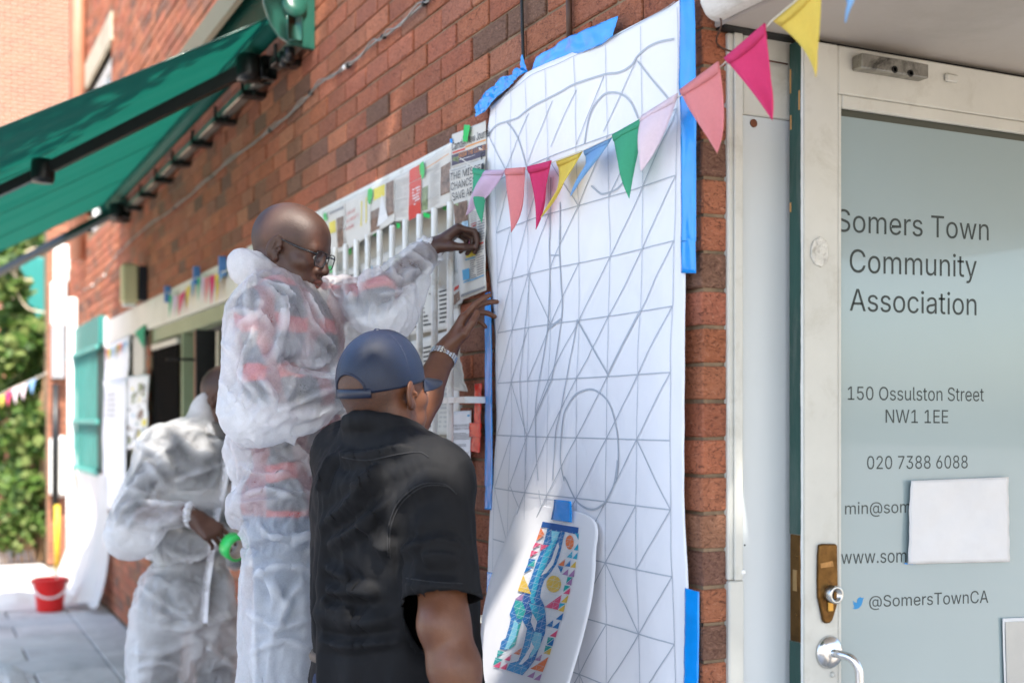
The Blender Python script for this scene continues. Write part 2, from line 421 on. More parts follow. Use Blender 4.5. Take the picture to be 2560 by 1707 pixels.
for i, (s0, s1, z0, z1) in enumerate(bricks):
    yo = rng.uniform(-0.0035, 0.002)
    if i in near:
        key = (round(s1-s0, 3), rng.randrange(3))
        if key not in cache:
            m = MB(); lx = s1-s0; rr = random.Random(hash(key) & 0xffff)
            m.bbox((-lx, 0, 0), (0, 0.09, 0.067), 0.003)
            m.v = [(x+rr.uniform(-0.0012, 0.0012), y+rr.uniform(-0.001, 0.001), z+rr.uniform(-0.0014, 0.0014)) for x, y, z in m.v]
            o = m.build('brick', M_brick); cache[key] = o.data; bpy.data.objects.remove(o)
        o = link('brick', cache[key], bld); o.location = (-s0, yo, z0)
        cc = tint(); o.color = (cc[0], cc[1], cc[2], 1)
    else:
        if vis((s0, s1, z0, z1)) <= 0 and not (PAPER_T0-0.3 < s0 < 13.2 and z0 < 6.5): continue
        n0 = len(bw.f); bw.bbox((-s1, yo, z0), (-s0, yo+0.09, z1), 0.0035); cc = tint(); bwc += [cc]*(len(bw.f)-n0)
# return face of the corner: the end wall beside the door frame is one course deep here
for c in range(ncourse):
    z0 = Z00+c*0.075+0.005
    pass
o = bw.build('brickwork', M_brickwork, bld); tag(o, kind='stuff')
me = o.data; ca = me.color_attributes.new('tint', 'FLOAT_COLOR', 'CORNER')
buf = np.zeros((len(me.loops), 4), dtype=np.float32); buf[:, 3] = 1
ls = np.zeros(len(me.polygons), dtype=np.int32); lt = np.zeros(len(me.polygons), dtype=np.int32)
me.polygons.foreach_get('loop_start', ls); me.polygons.foreach_get('loop_total', lt)
fc = np.array(bwc, dtype=np.float32); buf[:, :3] = np.repeat(fc, lt, axis=0)
ca.data.foreach_set('color', buf.ravel())
# mortar body of the wall, leaving the openings
mo = MB()
ts = sorted({2.036, T_END}|{t for q in OPEN for t in q[:2]}); zs = sorted({0.0, H_TOP}|{z for q in OPEN for z in q[2:]})
for a, b in zip(ts, ts[1:]):
    run = None
    for c, d in zip(zs, zs[1:]):
        if not in_open(a, b, c, d): mo.box((-b, 0.0075, c), (-a, 0.32, d))
mo.build('mortar', M_mortar, bld)
mo2 = MB(); mo2.box((-T_END, 0.32, 0.0), (-2.11, 0.34, H_TOP)); mo2.build('inner_leaf', mat('inner_leaf_block', (0.3, 0.29, 0.27), 0.9, 0.1), bld)

# lintel band
lb = MB(); lb.bbox((-LT1, -0.012, LZ0), (-5.80, 0.30, LZ1), 0.004); lint = lb.build('lintel_band', M_fascia, bld)
lb = MB(); lb.bbox((-LT1-0.06, -0.03, LZ0-0.02), (-LT1+0.05, -0.0125, LZ1+0.03), 0.004); lb.build('lintel_end_cap', M_whiteplastic, bld)
# upper window with concrete lintel
uw = MB(); uw.bbox((-11.85, -0.02, 4.55), (-10.1, 0.12, 4.78), 0.006); uw.build('upper_lintel', mat('weathered_concrete', (0.44, 0.38, 0.28), 0.9, 0.2, 3, 60, 0.4), bld)
uf = empty('tmp', (0, 0, 0)); bpy.data.objects.remove(uf)
f = MB(); f.bbox((-11.75, 0.05, 3.2), (-10.2, 0.10, 3.28)); f.bbox((-11.75, 0.05, 4.47), (-10.2, 0.10, 4.549)); f.bbox((-10.28, 0.052, 3.28), (-10.2, 0.10, 4.47)); f.bbox((-11.75, 0.052, 3.28), (-11.67, 0.10, 4.47)); f.bbox((-11.02, 0.052, 3.28), (-10.95, 0.10, 4.47))
wf = f.build('upper_window', M_whiteplastic, bld)
f = MB(); f.box((-11.68, 0.075, 3.27), (-10.27, 0.085, 4.48)); f.build('pane', mat('window_glass', (0.30, 0.34, 0.36), 0.08, 0.2, 1, 10, 0), wf)

# dark window of the cafe with bars, frame and open sash
dw = MB()
for x0, x1, z0, z1 in ((-8.42, -6.15, 2.06, LZ0-0.001), (-8.42, -8.38, 0.58, 2.06), (-7.45, -7.41, 0.58, 2.06), (-6.18, -6.15, 0.58, 2.06), (-8.42, -6.15, 0.56, 0.62)):
    dw.bbox((x0, 0.02, z0), (x1, 0.10, z1), 0.003)
dwo = dw.build('dark_window', M_sage, bld)
f = MB(); f.box((-8.37, 0.30, 0.6), (-6.18, 0.31, 2.07)); f.build('interior', M_dark, dwo)
f = MB(); f.bbox((-8.34, -0.005, 2.0), (-7.47, 0.018, 2.035), 0.003); f.build('top_rail', M_wood_white, dwo)
for k in range(7):
    x = -8.30+k*0.13
    f = MB(); f.bbox((x-0.024, 0.0, 0.66), (x+0.024, 0.018, 1.999), 0.002); f.build('shutter_slat', mat('matt_black_slat', (0.006, 0.006, 0.006), 0.85, 0.2, 8, 60, 0, spec=0.08), dwo)
f = MB(); f.bbox((-7.02, 0.11, 0.62), (-6.86, 0.135, 2.04), 0.003); f.build('inner_panel', mat('pale_inner_board', (0.5, 0.47, 0.38), 0.6), dwo)
f = MB(); f.bbox((-6.74, -0.05, 0.62), (-6.69, 0.06, 2.03), 0.004); f.bbox((-6.72, -0.20, 1.86), (-6.705, -0.05, 1.875), 0.002); f.build('sash_stay', M_black, dwo)
# brick pier next to it shows a pale panel
f = MB(); f.bbox((-8.98, -0.02, 0.60), (-8.55, 0.02, 2.12), 0.004); f.build('pale_board', mat('pale_grey_board', (0.52, 0.50, 0.45), 0.6, 0.05), bld)
f = MB(); f.bbox((-10.33, 0.005, 0.60), (-8.99, 0.03, LZ0-0.002), 0.004); f.build('notice_board', mat('notice_board', (0.50, 0.47, 0.38), 0.7), bld)
# teal barred window
tw = MB(); tw.bbox((-12.72, -0.05, 2.16), (-10.56, 0.04, 2.40), 0.005); two = tw.build('teal_shutter', M_teal, bld)
f = MB(); f.box((-12.68, 0.03, 1.09), (-10.58, 0.045, 2.16)); f.build('backing', mat('teal_backing', (0.006, 0.06, 0.058), 0.5), two)
for zz in (1.09, 1.52, 2.14):
    f = MB(); f.bbox((-12.72, -0.075, zz-0.018), (-10.56, -0.045, zz+0.018), 0.003); f.build('cross_rail', mat('pale_teal_paint', (0.08, 0.32, 0.29), 0.45), two)
for k in range(15):
    x = -12.66+k*0.145; f = MB(); f.tube([(x, -0.06, 1.08), (x, -0.06, 2.16)], 0.0055, 6); f.build('bar', MATS['pale_teal_paint'], two)
# window behind the white bars: recess boarding
f = MB(); f.box((-5.74, 0.06, 0.95), (-3.25, 0.07, LZ1)); bw1 = f.build('boarded_window', mat('board_behind_papers', (0.42, 0.40, 0.35), 0.8, 0.1), bld)
f = MB(); f.bbox((-5.74, -0.006, 2.30), (-3.25, 0.058, LZ1+0.02), 0.003); f.bbox((-3.30, -0.004, 0.96), (-3.2405, 0.058, 2.299), 0.003); f.build('window_frame', M_bar, bw1)
f = MB(); f.bbox((-5.80, -0.06, 0.88), (-3.20, 0.1, 0.949), 0.005); f.build('sill', M_bar, bw1)

# white grille of vertical bars
gr = empty('window_grille', (-4.4, -0.07, 0.95)); tag(gr, 'white painted security grille of vertical round bars over the newspaper covered window', 'window grille')
t0 = -W(1125.4, 500, -0.07).x
tl = -W(838.5, 627, -0.07).x; n = 9; pitch = (tl-t0)/n
for k in range(21):
    x = -(t0+k*pitch); f = MB(); f.tube([(x, -0.07, 0.97), (x, -0.07, 2.15), (x, -0.07, 2.156)], [0.0098, 0.0098, 0.0085], 12); f.build('bar', M_bar, gr, True)
for zz in (1.0, 1.60):
    f = MB(); f.bbox((-5.70, -0.078, zz-0.009), (-(t0-0.10), -0.062, zz+0.009), 0.002); f.bbox((-(t0-0.115), -0.078, zz-0.009), (-(t0-0.10), -0.0005, zz+0.009), 0.002); f.build('rail', M_bar, gr)
f = MB(); f.bbox((-3.33, -0.055, 1.93), (-3.265, -0.0065, 2.06), 0.004); f.build('fixing_block', M_bar, gr)

# ------------------------------------------------------------------ services on the wall
def wallpts(pts, y): return [W(x, yy, y) for x, yy in pts]
sl_ = empty('string_light_cable', W(700, 270, -0.02)); tag(sl_, 'thin grey cable of festoon lights looped up across the brick wall', 'cable')
cab = dq([(1000, -12), (975, 8), (900, 72), (862, 97), (800, 152), (735, 192), (690, 240), (620, 300), (520, 376), (455, 432), (400, 478), (330, 527), (285, 570), (262, 592), (240, 632), (215, 655), (190, 668)])
cp = catmull(wallpts(cab, -0.016), 6)
f = MB(); f.tube(cp, 0.0042, 7); f.build('cable', M_cable, sl_, True)
cp2 = [p+Vector((0.0, -0.006, 0.011*math.sin(i*1.1))) for i, p in enumerate(cp)]
f = MB(); f.tube(cp2, 0.0022, 6); f.build('wire', mat('pale_wire', (0.26, 0.25, 0.23), 0.4), sl_, True)
for px, py in dq([(791, 155), (265, 592), (240, 632), (212, 655)]):
    f = MB(); c = W(px, py, -0.03); f.lathe([(0.003, -0.009), (0.007, -0.006), (0.008, 0.0), (0.006, 0.006), (0.002, 0.009)], Matrix.Translation(c), 12); f.build('bulb', mat('glass_bulb', (0.85, 0.85, 0.82), 0.1), sl_, True)
for i in range(6, len(cp), 9):
    d = (cp[min(i+1, len(cp)-1)]-cp[i-1]).normalized(); f = MB(); f.tube([cp[i]-d*0.008, cp[i]+d*0.008], 0.0095, 8); f.build('cable_tie', M_black, sl_)
f = MB(); a = W(1303, -60, -0.012); b = W(1308, 150, -0.012); f.tube([a, b], 0.0045, 8); o = f.build('black_cable', M_black); tag(o, 'thin black cable running down the bricks to the blue tape', 'cable')
f = MB(); a = W(1421, -60, -0.012); b = W(1424, 104, -0.012); f.tube([a, b], 0.0078, 10); o = f.build('brown_pipe', M_brownpipe, None, True); tag(o, 'narrow brown pipe on the bricks above the white paper', 'pipe')
# lamp box on the fascia
lm = empty('wall_lamp', W(350, 680, -0.03)); tag(lm, 'cream bulkhead lamp with black back box above the lintel band', 'wall lamp')
c = W(366, 716, 0)
f = MB(); f.bbox((c.x-0.05, -0.055, 2.345), (c.x+0.05, -0.001, 2.58), 0.004); f.build('back_box', mat('navy_black_box', (0.008, 0.009, 0.018), 0.4), lm)
f = MB(); f.bbox((c.x-0.06, -0.165, 2.325), (c.x+0.04, -0.0555, 2.59), 0.015); f.build('housing', M_cream_lamp, lm)
f = MB(); f.bbox((c.x-0.05, -0.155, 2.305), (c.x+0.03, -0.07, 2.3245), 0.006); f.build('diffuser', M_whiteplastic, lm)
# terracotta drain pipe at the far end
f = MB(); q = W(196, 100, -0.07); f.tube([(q.x, -0.07, 3.0), (q.x, -0.07, 6.6)], 0.06, 12); o = f.build('drain_pipe', M_terracotta, None, True); tag(o, 'pinkish drain pipe running up the far end of the brick wall', 'pipe')

# ------------------------------------------------------------------ awning
aw = empty('awning', (-7.0, -0.1, 3.0)); tag(aw, 'dark green retractable awning with black folding arms fixed to the brick wall', 'awning')
AX0, AX1 = -4.66, -9.48
def fz(y): return 3.115+0.537*(y+0.182)
def plate(x, th, name):
    pr = [(0.0, 3.0), (0.0, 3.42), (-0.205, 3.42), (-0.212, 3.25), (-0.205, 3.15), (-0.18, 3.08), (-0.145, 3.035), (-0.10, 3.012), (-0.05, 3.004)]
    f = MB(); f.prism([(x, y, z) for y, z in pr], (-th, 0, 0)); o = f.build(name, M_green_metal, aw); bv = o.modifiers.new('b', 'BEVEL'); bv.width = 0.004; bv.segments = 2
    return o
ep = plate(AX0, 0.02, 'end_plate'); plate(AX1+0.02, 0.02, 'end_plate')
f = MB(); f.lathe([(0.05, 0), (0.05, 0.012), (0.044, 0.018), (0.0, 0.019)], Matrix.Translation((AX0, -0.085, 3.16)) @ Matrix.Rotation(R(90), 4, 'Y'), 24); f.bbox((AX0, -0.118, 3.02), (AX0+0.014, -0.052, 3.16), 0.006); f.build('gear_cover', M_green_metal, ep, True)
f = MB(); f.prism([(AX0-0.02, y, z) for y, z in ((-0.004, 3.25), (-0.004, 3.42), (-0.2, 3.42), (-0.208, 3.30), (-0.195, 3.28), (-0.16, 3.40))], (AX1-AX0+0.04, 0, 0)); f.build('cassette_hood', M_green_metal, aw)
f = MB(); f.tube([(AX0-0.02, -0.115, 3.135), (AX1+0.02, -0.115, 3.135)], 0.042, 16); f.build('roller_tube', translucent('awning_roll', (0.008, 0.12, 0.09), 0.1, 0.6), aw, True)
f = MB(); f.bbox((AX1, -0.085, 3.012), (AX0-0.03, -0.035, 3.05), 0.004); f.build('back_rail', mat('galvanised_rail', (0.36, 0.34, 0.3), 0.35, 0.15, 8, 60, 0.05, metal=0.8), aw)
for k in range(9):
    x = AX0-0.22-k*0.55; f = MB(); f.bbox((x-0.035, -0.11, 2.985), (x+0.035, -0.001, 3.011), 0.003); f.tube([(x, -0.10, 2.99), (x, -0.10, 3.07)], 0.008, 8); f.tube([(x+0.05, -0.06, 2.985), (x+0.05, -0.06, 3.011)], 0.01, 8); f.build('rail_bracket', M_black, aw)
for xx in (AX0-0.05, AX0-0.12):
    f = MB(); f.tube([(xx, -0.09, 2.955), (xx, -0.09, 3.01)], 0.022, 10); f.build('drive_eye', M_black, aw, True)
m_aw, t_, b_, o_ = nodes('awning_fabric')
v_ = mapping(t_, (6, 1, 1)); c_ = mixc(t_, noise(t_, v_, 3, 3, 0.5), (0.003, 0.080, 0.058), (0.005, 0.105, 0.076))
t_.links.new(c_, b_.inputs['Base Color']); b_.inputs['Roughness'].default_value = 0.85
tr_ = N(t_, 'ShaderNodeBsdfTranslucent'); t_.links.new(mixc(t_, 0.0, (0.004, 0.078, 0.054), (0, 0, 0)), tr_.inputs[0]); mx_ = N(t_, 'ShaderNodeMixShader'); mx_.inputs[0].default_value = 0.55
t_.links.new(b_.outputs[0], mx_.inputs[1]); t_.links.new(tr_.outputs[0], mx_.inputs[2]); t_.links.new(mx_.outputs[0], o_.inputs[0])
YF = -1.95
def fab(u, v):
    x = AX0-0.06+(AX1+0.06-AX0+0.06)*u; y = -0.15+(YF+0.15)*v
    s = -0.05*math.sin(math.pi*v)*(0.4+0.6*math.sin(math.pi*min(1, max(0, u*1.0))))
    rip = 0.014*math.sin(u*46+3*v)*v*math.exp(-3*abs(u-0.5))+0.006*math.sin(u*90)*(0.3+v)
    return Vector((x, y, fz(y)+s*0.6+rip))
f = MB(); f.grid(120, 24, fab); o = f.build('fabric', m_aw, aw, True)
for s in (0.0, 0.25, 0.5, 0.75, 1.0):
    f = MB(); f.tube([fab(s, v/20)+Vector((0, 0, -0.002)) for v in range(21)], 0.004 if s in (0.0, 1.0) else 0.0022, 6); f.build('hem' if s in (0.0, 1.0) else 'seam', M_green_metal, aw, True)
f = MB(); f.bbox((AX1+0.02, YF-0.05, fz(YF)-0.06), (AX0-0.02, YF+0.02, fz(YF)+0.04), 0.012); f.build('front_bar', M_green_metal, aw)
def below(px, py, off):                                            # under the fabric plane along a pixel ray
    r = ray(px, py); k = 0.537; c0 = 3.115+k*0.182-off
    s = (c0+k*CAM.y-CAM.z)/(r.z-k*r.y); return CAM+r*s
def arm(p0, p1, p2):
    f = MB(); f.tube([p0, p1], [0.036, 0.033], 4); a = f.build('arm', M_black, aw)
    f = MB(); f.tube([p1, p2], [0.030, 0.028], 4); f.build('forearm', M_black, aw)
    f = MB(); f.lathe([(0.045, -0.05), (0.05, -0.03), (0.05, 0.03), (0.045, 0.05)], Matrix.Translation(p1), 14); f.build('elbow_joint', M_black, a, True)
    f = MB(); f.lathe([(0.05, -0.055), (0.055, -0.03), (0.055, 0.03), (0.05, 0.05)], Matrix.Translation(p0), 14); f.bbox((p0.x-0.05, -0.12, p0.z-0.05), (p0.x+0.05, -0.05, p0.z+0.05), 0.006); f.build('shoulder_joint', M_black, a, True)
p0 = W(622, 170, -0.16); p1 = below(107, 428, 0.10); p2 = p1+(p1-p0).normalized()*1.0; p2.z = fz(p2.y)-0.06
arm(p0, p1, p2)
p0 = W(292, 527, -0.14); p1 = below(-40, 700, 0.10); p2 = p1+(p1-p0)*0.6
arm(p0, p1, p2)
# ================================================================== DOOR END
dr_x = -1.97
ent = empty('door_frame', (-2.05, 0.15, 0)); tag(ent, 'cream painted timber door frame with fixed white side panel beside the brick corner', 'door frame')
ya, yb = D(1822, 800, -2.02).y, D(1861, 800, -2.02).y
f = MB(); f.bbox((-2.12, ya, 1.0+0.222), (-2.022, yb, 2.33), 0.003); f.bbox((-2.0215, ya+0.012, 1.222), (-2.016, yb-0.006, 2.33), 0.0015); f.build('post', M_frame_white, ent)
f = MB(); f.bbox((-2.12, ya+0.001, 0.0), (-2.020, yb, 1.2205), 0.003); f.build('post_base', M_frame_white, ent)
zj = D(1850, 1315, -2.02).z
f = MB(); f.bbox((-2.118, yb+0.0005, 2.17), (-2.026, 1.25, 2.333), 0.003); f.build('head', M_frame_white, ent)
f = MB(); f.box((-2.0352, yb+0.0005, 0.0), (-2.0316, 0.42, 2.169)); f.build('side_panel', mat('white_laminate', (0.52, 0.555, 0.57), 0.3, 0.02, 2, 30, 0.02), ent)
f = MB(); c = D(1883, 309, -2.0318); f.lathe([(0.0085, 0), (0.0085, 0.003), (0.004, 0.004)], Matrix.Translation(c) @ Matrix.Rotation(R(90), 4, 'Y'), 14); f.build('rusty_screw', mat('rust', (0.14, 0.045, 0.02), 0.8, 0.4, 200), ent)
f = MB(); c = D(1856.5, 1429, -2.02); f.lathe([(0.006, 0), (0.0055, 0.004), (0.003, 0.006)], Matrix.Translation(c) @ Matrix.Rotation(R(90), 4, 'Y'), 12); f.build('screw_cap', M_whiteplastic, ent, True)
f = MB(); c = D(1861.5, 1362, -2.0195); f.lathe([(0.002, 0), (0.002, 0.0008)], Matrix.Translation(c) @ Matrix.Rotation(R(90), 4, 'Y'), 10); f.build('screw_hole', M_ink, ent)

door = empty('door', (-1.99, 0.65, 0)); tag(door, 'white half glazed door with frosted glass standing ajar under the porch', 'door')
y0 = D(2010, 800, dr_x).y; y1 = D(2104, 800, dr_x).y; yR = y0+0.92; zt = 2.322
zr = D(2110, 235, dr_x).z                                           # underside of the top rail
xb = dr_x-0.044
f = MB(); f.bbox((xb+0.001, y0, 0.02), (dr_x, y1-0.008, zt), 0.003); st = f.build('stile', M_frame_white, door)
f = MB(); f.bbox((xb+0.001, yR-0.1, 0.02), (dr_x, yR, zt), 0.003); f.build('stile', M_frame_white, door)
f = MB(); f.bbox((xb+0.002, y1-0.0075, zr), (dr_x-0.0008, yR-0.1005, zt), 0.003); f.build('top_rail', M_frame_white, door)
f = MB(); f.bbox((xb+0.002, y1-0.0075, 0.02), (dr_x-0.0008, yR-0.1005, 0.32), 0.003); f.build('bottom_rail', M_frame_white, door)
# glazing beads
f = MB(); f.bbox((dr_x-0.016, y1-0.0078, 0.32), (dr_x-0.002, y1+0.003, zr-0.0005), 0.003); f.build('bead', M_frame_white, door)
f = MB(); f.bbox((dr_x-0.016, y1+0.0035, zr-0.028), (dr_x-0.002, yR-0.1005, zr-0.0005), 0.003); f.build('bead', M_frame_white, door)
gx = dr_x-0.017
zfilm = D(2300, 318, gx).z
f = MB(); f.box((gx-0.008, y1-0.006, 0.32), (gx-0.0002, yR-0.1, zr-0.001)); gl = f.build('glass', M_clear, door)
f = MB(); f.box((gx-0.0001, y1+0.0005, 0.321), (gx+0.0004, yR-0.101, zfilm)); f.build('frosted_film', M_film, gl)
# old green edge of the door with paint runs
f = MB(); ez = [0.02, 0.8, 0.92, 1.05, 1.115, 1.33, 1.34, 1.60, 1.9, 2.1, zt]
f.box((xb+0.0005, y0-0.0016, D(1990, 1333, xb).z+0.001), (dr_x-0.006, y0-0.0001, zt)); f.box((xb+0.0005, y0-0.0016, 0.02), (dr_x-0.006, y0-0.0001, D(1990, 1597, xb).z-0.001)); f.build('green_edge', M_green_paint, door)
f = MB()
rr = random.Random(5); n = 180; pts = []
for i in range(n+1):
    z = 0.02+(zt-0.02)*i/n; pts.append((dr_x-0.0075+0.0032*fbm((z*9, 1, 2), 1)-0.002*fbm((z*50, 5, 2), 1), z))
for (xa, za), (xb2, zb) in zip(pts, pts[1:]): f.add([(xa, y0-0.0020, za), (dr_x+0.0002, y0-0.0020, za), (dr_x+0.0002, y0-0.0020, zb), (xb2, y0-0.0020, zb)], [(0, 1, 2, 3)])
f.build('paint_edge', mat('thick_white_paint', (0.76, 0.76, 0.72), 0.35, 0.03, 40, 200, 0.3, 0.001), door)
f = MB()
for zz, hh, off in ((2.245, 0.05, 0), (2.16, 0.03, 0.001), (1.985, 0.02, 0), (2.20, 0.04, 0.028)):
    f.box((xb+0.0004+off, y0-0.0019, zz-hh/2), (xb+0.006+off, y0-0.0017, zz+hh/2))
f.build('bare_wood_chip', M_baretimber, door)
fz0, fz1 = D(1990, 1597, xb).z, D(1990, 1333, xb).z
f = MB(); f.bbox((xb+0.004, y0-0.0028, fz0), (dr_x-0.009, y0+0.004, fz1), 0.0006); fp = f.build('lock_faceplate', M_brass, door)
f = MB(); f.box((xb+0.013, y0-0.0036, D(1990, 1472, xb).z), (dr_x-0.018, y0-0.0029, D(1990, 1420, xb).z)); f.build('latch_bolt', mat('worn_brass', (0.4, 0.26, 0.12), 0.35, 0.2, 20, metal=1.0), fp)
for yy in (1390, 1537):
    f = MB(); c = D(1991, yy, xb+0.022); c.y = y0-0.0028; f.lathe([(0.004, 0), (0.003, 0.0012)], Matrix.Translation(c) @ Matrix.Rotation(R(90), 4, 'X'), 10); f.build('screw', M_brass, fp)
# furniture on the door face
def dpoly(pts, x, d, name, mt, par, bev=0.0, sm=False):
    f = MB(); f.prism([D(px, py, x) for px, py in pts], (d, 0, 0)); o = f.build(name, mt, par, sm)
    if bev: b = o.modifiers.new('b', 'BEVEL'); b.width = bev; b.segments = 2
    return o
lock = zc(1780, 1000, 2.218, [(583, 800), (600, 794), (670, 794), (681, 800), (685, 1060), (683, 1120), (655, 1215), (640, 1232), (620, 1235), (606, 1225), (578, 1090), (576, 1000), (578, 860)])
lk = dpoly(lock[::-1], dr_x, 0.009, 'lock_plate', M_brass, door, 0.003)
lw = dpoly(zc(1780, 1000, 2.218, [(600, 905), (668, 890), (675, 920), (603, 930)])[::-1], dr_x+0.0088, 0.0006, 'lock_badge', mat('worn_badge', (0.27, 0.15, 0.06), 0.4, 0.3, 60, metal=1), lk)
Yax = Matrix.Rotation(R(90), 4, 'Y')
c = D(2078, 1484, dr_x+0.009)
f = MB(); f.lathe([(0.0185, 0), (0.0185, 0.016), (0.0165, 0.018), (0.0125, 0.018), (0.0125, 0.012), (0.0, 0.012)], Matrix.Translation(c) @ Yax, 24, cap=False); cy = f.build('lock_cylinder', M_steel, lk, True)
f = MB(); f.bbox((c.x+0.0119, c.y-0.004, c.z-0.009), (c.x+0.0135, c.y+0.004, c.z+0.006), 0.0008); f.build('key_slot', M_brass, cy)
f = MB(); f.bbox((dr_x+0.009, c.y-0.010, c.z-0.036), (dr_x+0.013, c.y+0.004, c.z-0.015), 0.002); f.build('cylinder_stop', mat('light_brass', (0.45, 0.25, 0.06), 0.35, metal=1), lk)
# pull handle
c = D(2072, 1629, dr_x)
f = MB(); f.lathe([(0.034, 0), (0.034, 0.003), (0.031, 0.008), (0.022, 0.013), (0.014, 0.015), (0.0, 0.015)], Matrix.Translation(c) @ Yax, 32); hr = f.build('handle_rose', M_alu, door, True)
hp = [c+Vector((0.012, 0.0, 0)), c+Vector((0.03, 0.003, 0)), c+Vector((0.052, 0.012, -0.004)), c+Vector((0.064, 0.020, -0.022)), c+Vector((0.066, 0.022, -0.05)), c+Vector((0.066, 0.022, -0.18)), c+Vector((0.064, 0.020, -0.21)), c+Vector((0.05, 0.012, -0.228)), c+Vector((0.03, 0.003, -0.232)), c+Vector((0.0, 0.0, -0.232))]
f = MB(); f.tube(catmull(hp, 5), 0.0085, 14); f.build('pull_handle', M_alu, door, True)
f = MB(); f.lathe([(0.034, 0), (0.031, 0.008), (0.0, 0.013)], Matrix.Translation(c+Vector((0, 0, -0.232))) @ Yax, 24); f.build('handle_rose', M_alu, door, True)
f = MB(); c2 = D(2081, 1685, dr_x); f.lathe([(0.0065, 0), (0.006, 0.003), (0.0, 0.004)], Matrix.Translation(c2) @ Yax, 12); f.build('painted_screw', M_frame_white, door, True)
# steel keep box on the top rail and lumps of overpaint
q = zc(1780, 0, 3.015, [(1130, 400), (1635, 520), (1635, 655), (1130, 545)])
a = D(*q[0], dr_x+0.03); b = D(*q[2], dr_x+0.03)
f = MB(); f.bbox((dr_x, a.y, b.z+0.018), (dr_x+0.03, b.y, a.z-0.0), 0.002); kp = f.build('magnet_lock', mat('tarnished_steel', (0.30, 0.29, 0.26), 0.3, 0.45, 12, 90, 0.1, 0.0008, metal=1.0, dirt=(0.06, 0.055, 0.05), dscale=12), door)
for k, (px, py) in enumerate(zc(1780, 0, 3.015, [(1376, 527), (1495, 555)])):
    c = D(px, py, dr_x+0.03); f = MB(); f.lathe([(0.0075, 0), (0.0075, 0.002), (0.005, 0.0025), (0.005, -0.001)], Matrix.Translation(c) @ Yax, 14); f.build('bolt_hole', M_dark, kp)
q = zc(1780, 0, 3.015, [(1775, 548), (1900, 575)]); a = D(*q[0], dr_x+0.01); 
f = MB(); f.bbox((dr_x-0.001, a.y, a.z-0.017), (dr_x+0.008, a.y+0.036, a.z), 0.003); f.build('painted_sensor', M_frame_white, door)
ov = zc(1780, 450, 2.613, [(645, 430), (660, 395), (700, 372), (735, 388), (752, 425), (755, 500), (745, 545), (710, 572), (668, 555), (640, 500)])
dpoly(ov[::-1], dr_x, 0.004, 'painted_escutcheon', mat('lumpy_paint', (0.62, 0.61, 0.56), 0.4, 0.1, 40, 130, 1.0, 0.006, dirt=(0.33, 0.31, 0.28), dscale=45), door, 0.002)
# lettering on the film
tx = gx+0.0007
def dtext(name, body, box, off=-0.006, track=1.0):
    text_mesh(name, body, M_ink2, [D(*p, tx) for p in box], gl, off=off)
M_ink2 = mat('dark_vinyl', (0.022, 0.032, 0.032), 0.5, 0.05, 30, 50, 0)
Z5 = lambda *p: zc(1780, 450, 2.613, p); Z6 = lambda *p: zc(1780, 1000, 2.218, p)
dtext('lettering', 'Somers Town', Z5((815, 187), (1808, 255), (1808, 398), (815, 338)), 0.0)
dtext('lettering', 'Community', Z5((900, 447), (1730, 490), (1730, 677), (900, 646)), 0.0)
dtext('lettering', 'Association', Z5((900, 705), (1728, 738), (1728, 886), (900, 856)), 0.0)
dtext('lettering', '150 Ossulston Street', Z5((887, 1347), (1776, 1356), (1776, 1446), (887, 1436)), 0.0)
dtext('lettering', 'NW1 1EE', Z6((963, 52), (1310, 55), (1310, 128), (963, 125)), 0.0)
dtext('lettering', '020 7388 6088', Z6((860, 309), (1418, 305), (1418, 378), (860, 383)), 0.0)
dtext('lettering', 'min@som', Z6((738, 566), (1100, 555), (1100, 640), (738, 650)), 0.0)
dtext('lettering', 'www.som', Z6((716, 851), (1078, 842), (1078, 898), (716, 908)), 0.0)
dtext('lettering', '@SomersTownCA', Z6((872, 1083), (1532, 1052), (1532, 1140), (872, 1163)), 0.0)
bird = Z6((779, 1108), (790, 1118), (803, 1122), (804, 1108), (810, 1096), (822, 1090), (833, 1095), (842, 1092), (838, 1103), (835, 1118), (828, 1137), (815, 1151), (798, 1158), (786, 1156), (779, 1150), (792, 1147), (783, 1138), (789, 1137), (780, 1126), (786, 1125))
f = MB(); f.poly([D(*p, tx) for p in bird]); f.build('bird_logo', mat('sky_blue_vinyl', (0.02, 0.22, 0.48), 0.5, 0.05), gl)
# papers stuck on the glass
def dsheet(name, corners, x, mt, label, crease):
    c = [D(*p, x) for p in corners]
    def fn(u, v):
        p = bil(c, u, v); tri = lambda x: abs(x-math.floor(x)-0.5)*2; w_ = 0.25*fbm((u*2, v*2, 1), 1); p.x += 0.003+crease*(0.5*tri(u*1.0+0.02+w_*0.4)+0.3*tri(v*1.3+w_)+0.28*tri(u*2.3+v*1.7+w_)+0.2*tri(u*3.1-v*4.2+2*w_)+0.25*abs(fbm((u*5, v*5, 9), 1)))*(0.7+0.3*min(1, 7*min(u, 1-u, v, 1-v)))
        return p
    f = MB(); f.grid(26, 22, fn); o = f.build(name, mt, None, True); tag(o, label, 'paper'); solid(o, 0.0006); return o
dsheet('taped_paper', Z6((1083, 445), (1625, 424), (1632, 893), (1070, 906)), gx+0.001, mat('crumpled_cloth_paper', (0.60, 0.60, 0.61), 0.6, 0.04, 9, 30, 0.3, 0.004), 'crumpled blank white paper taped over the lettering on the door glass', 0.010)
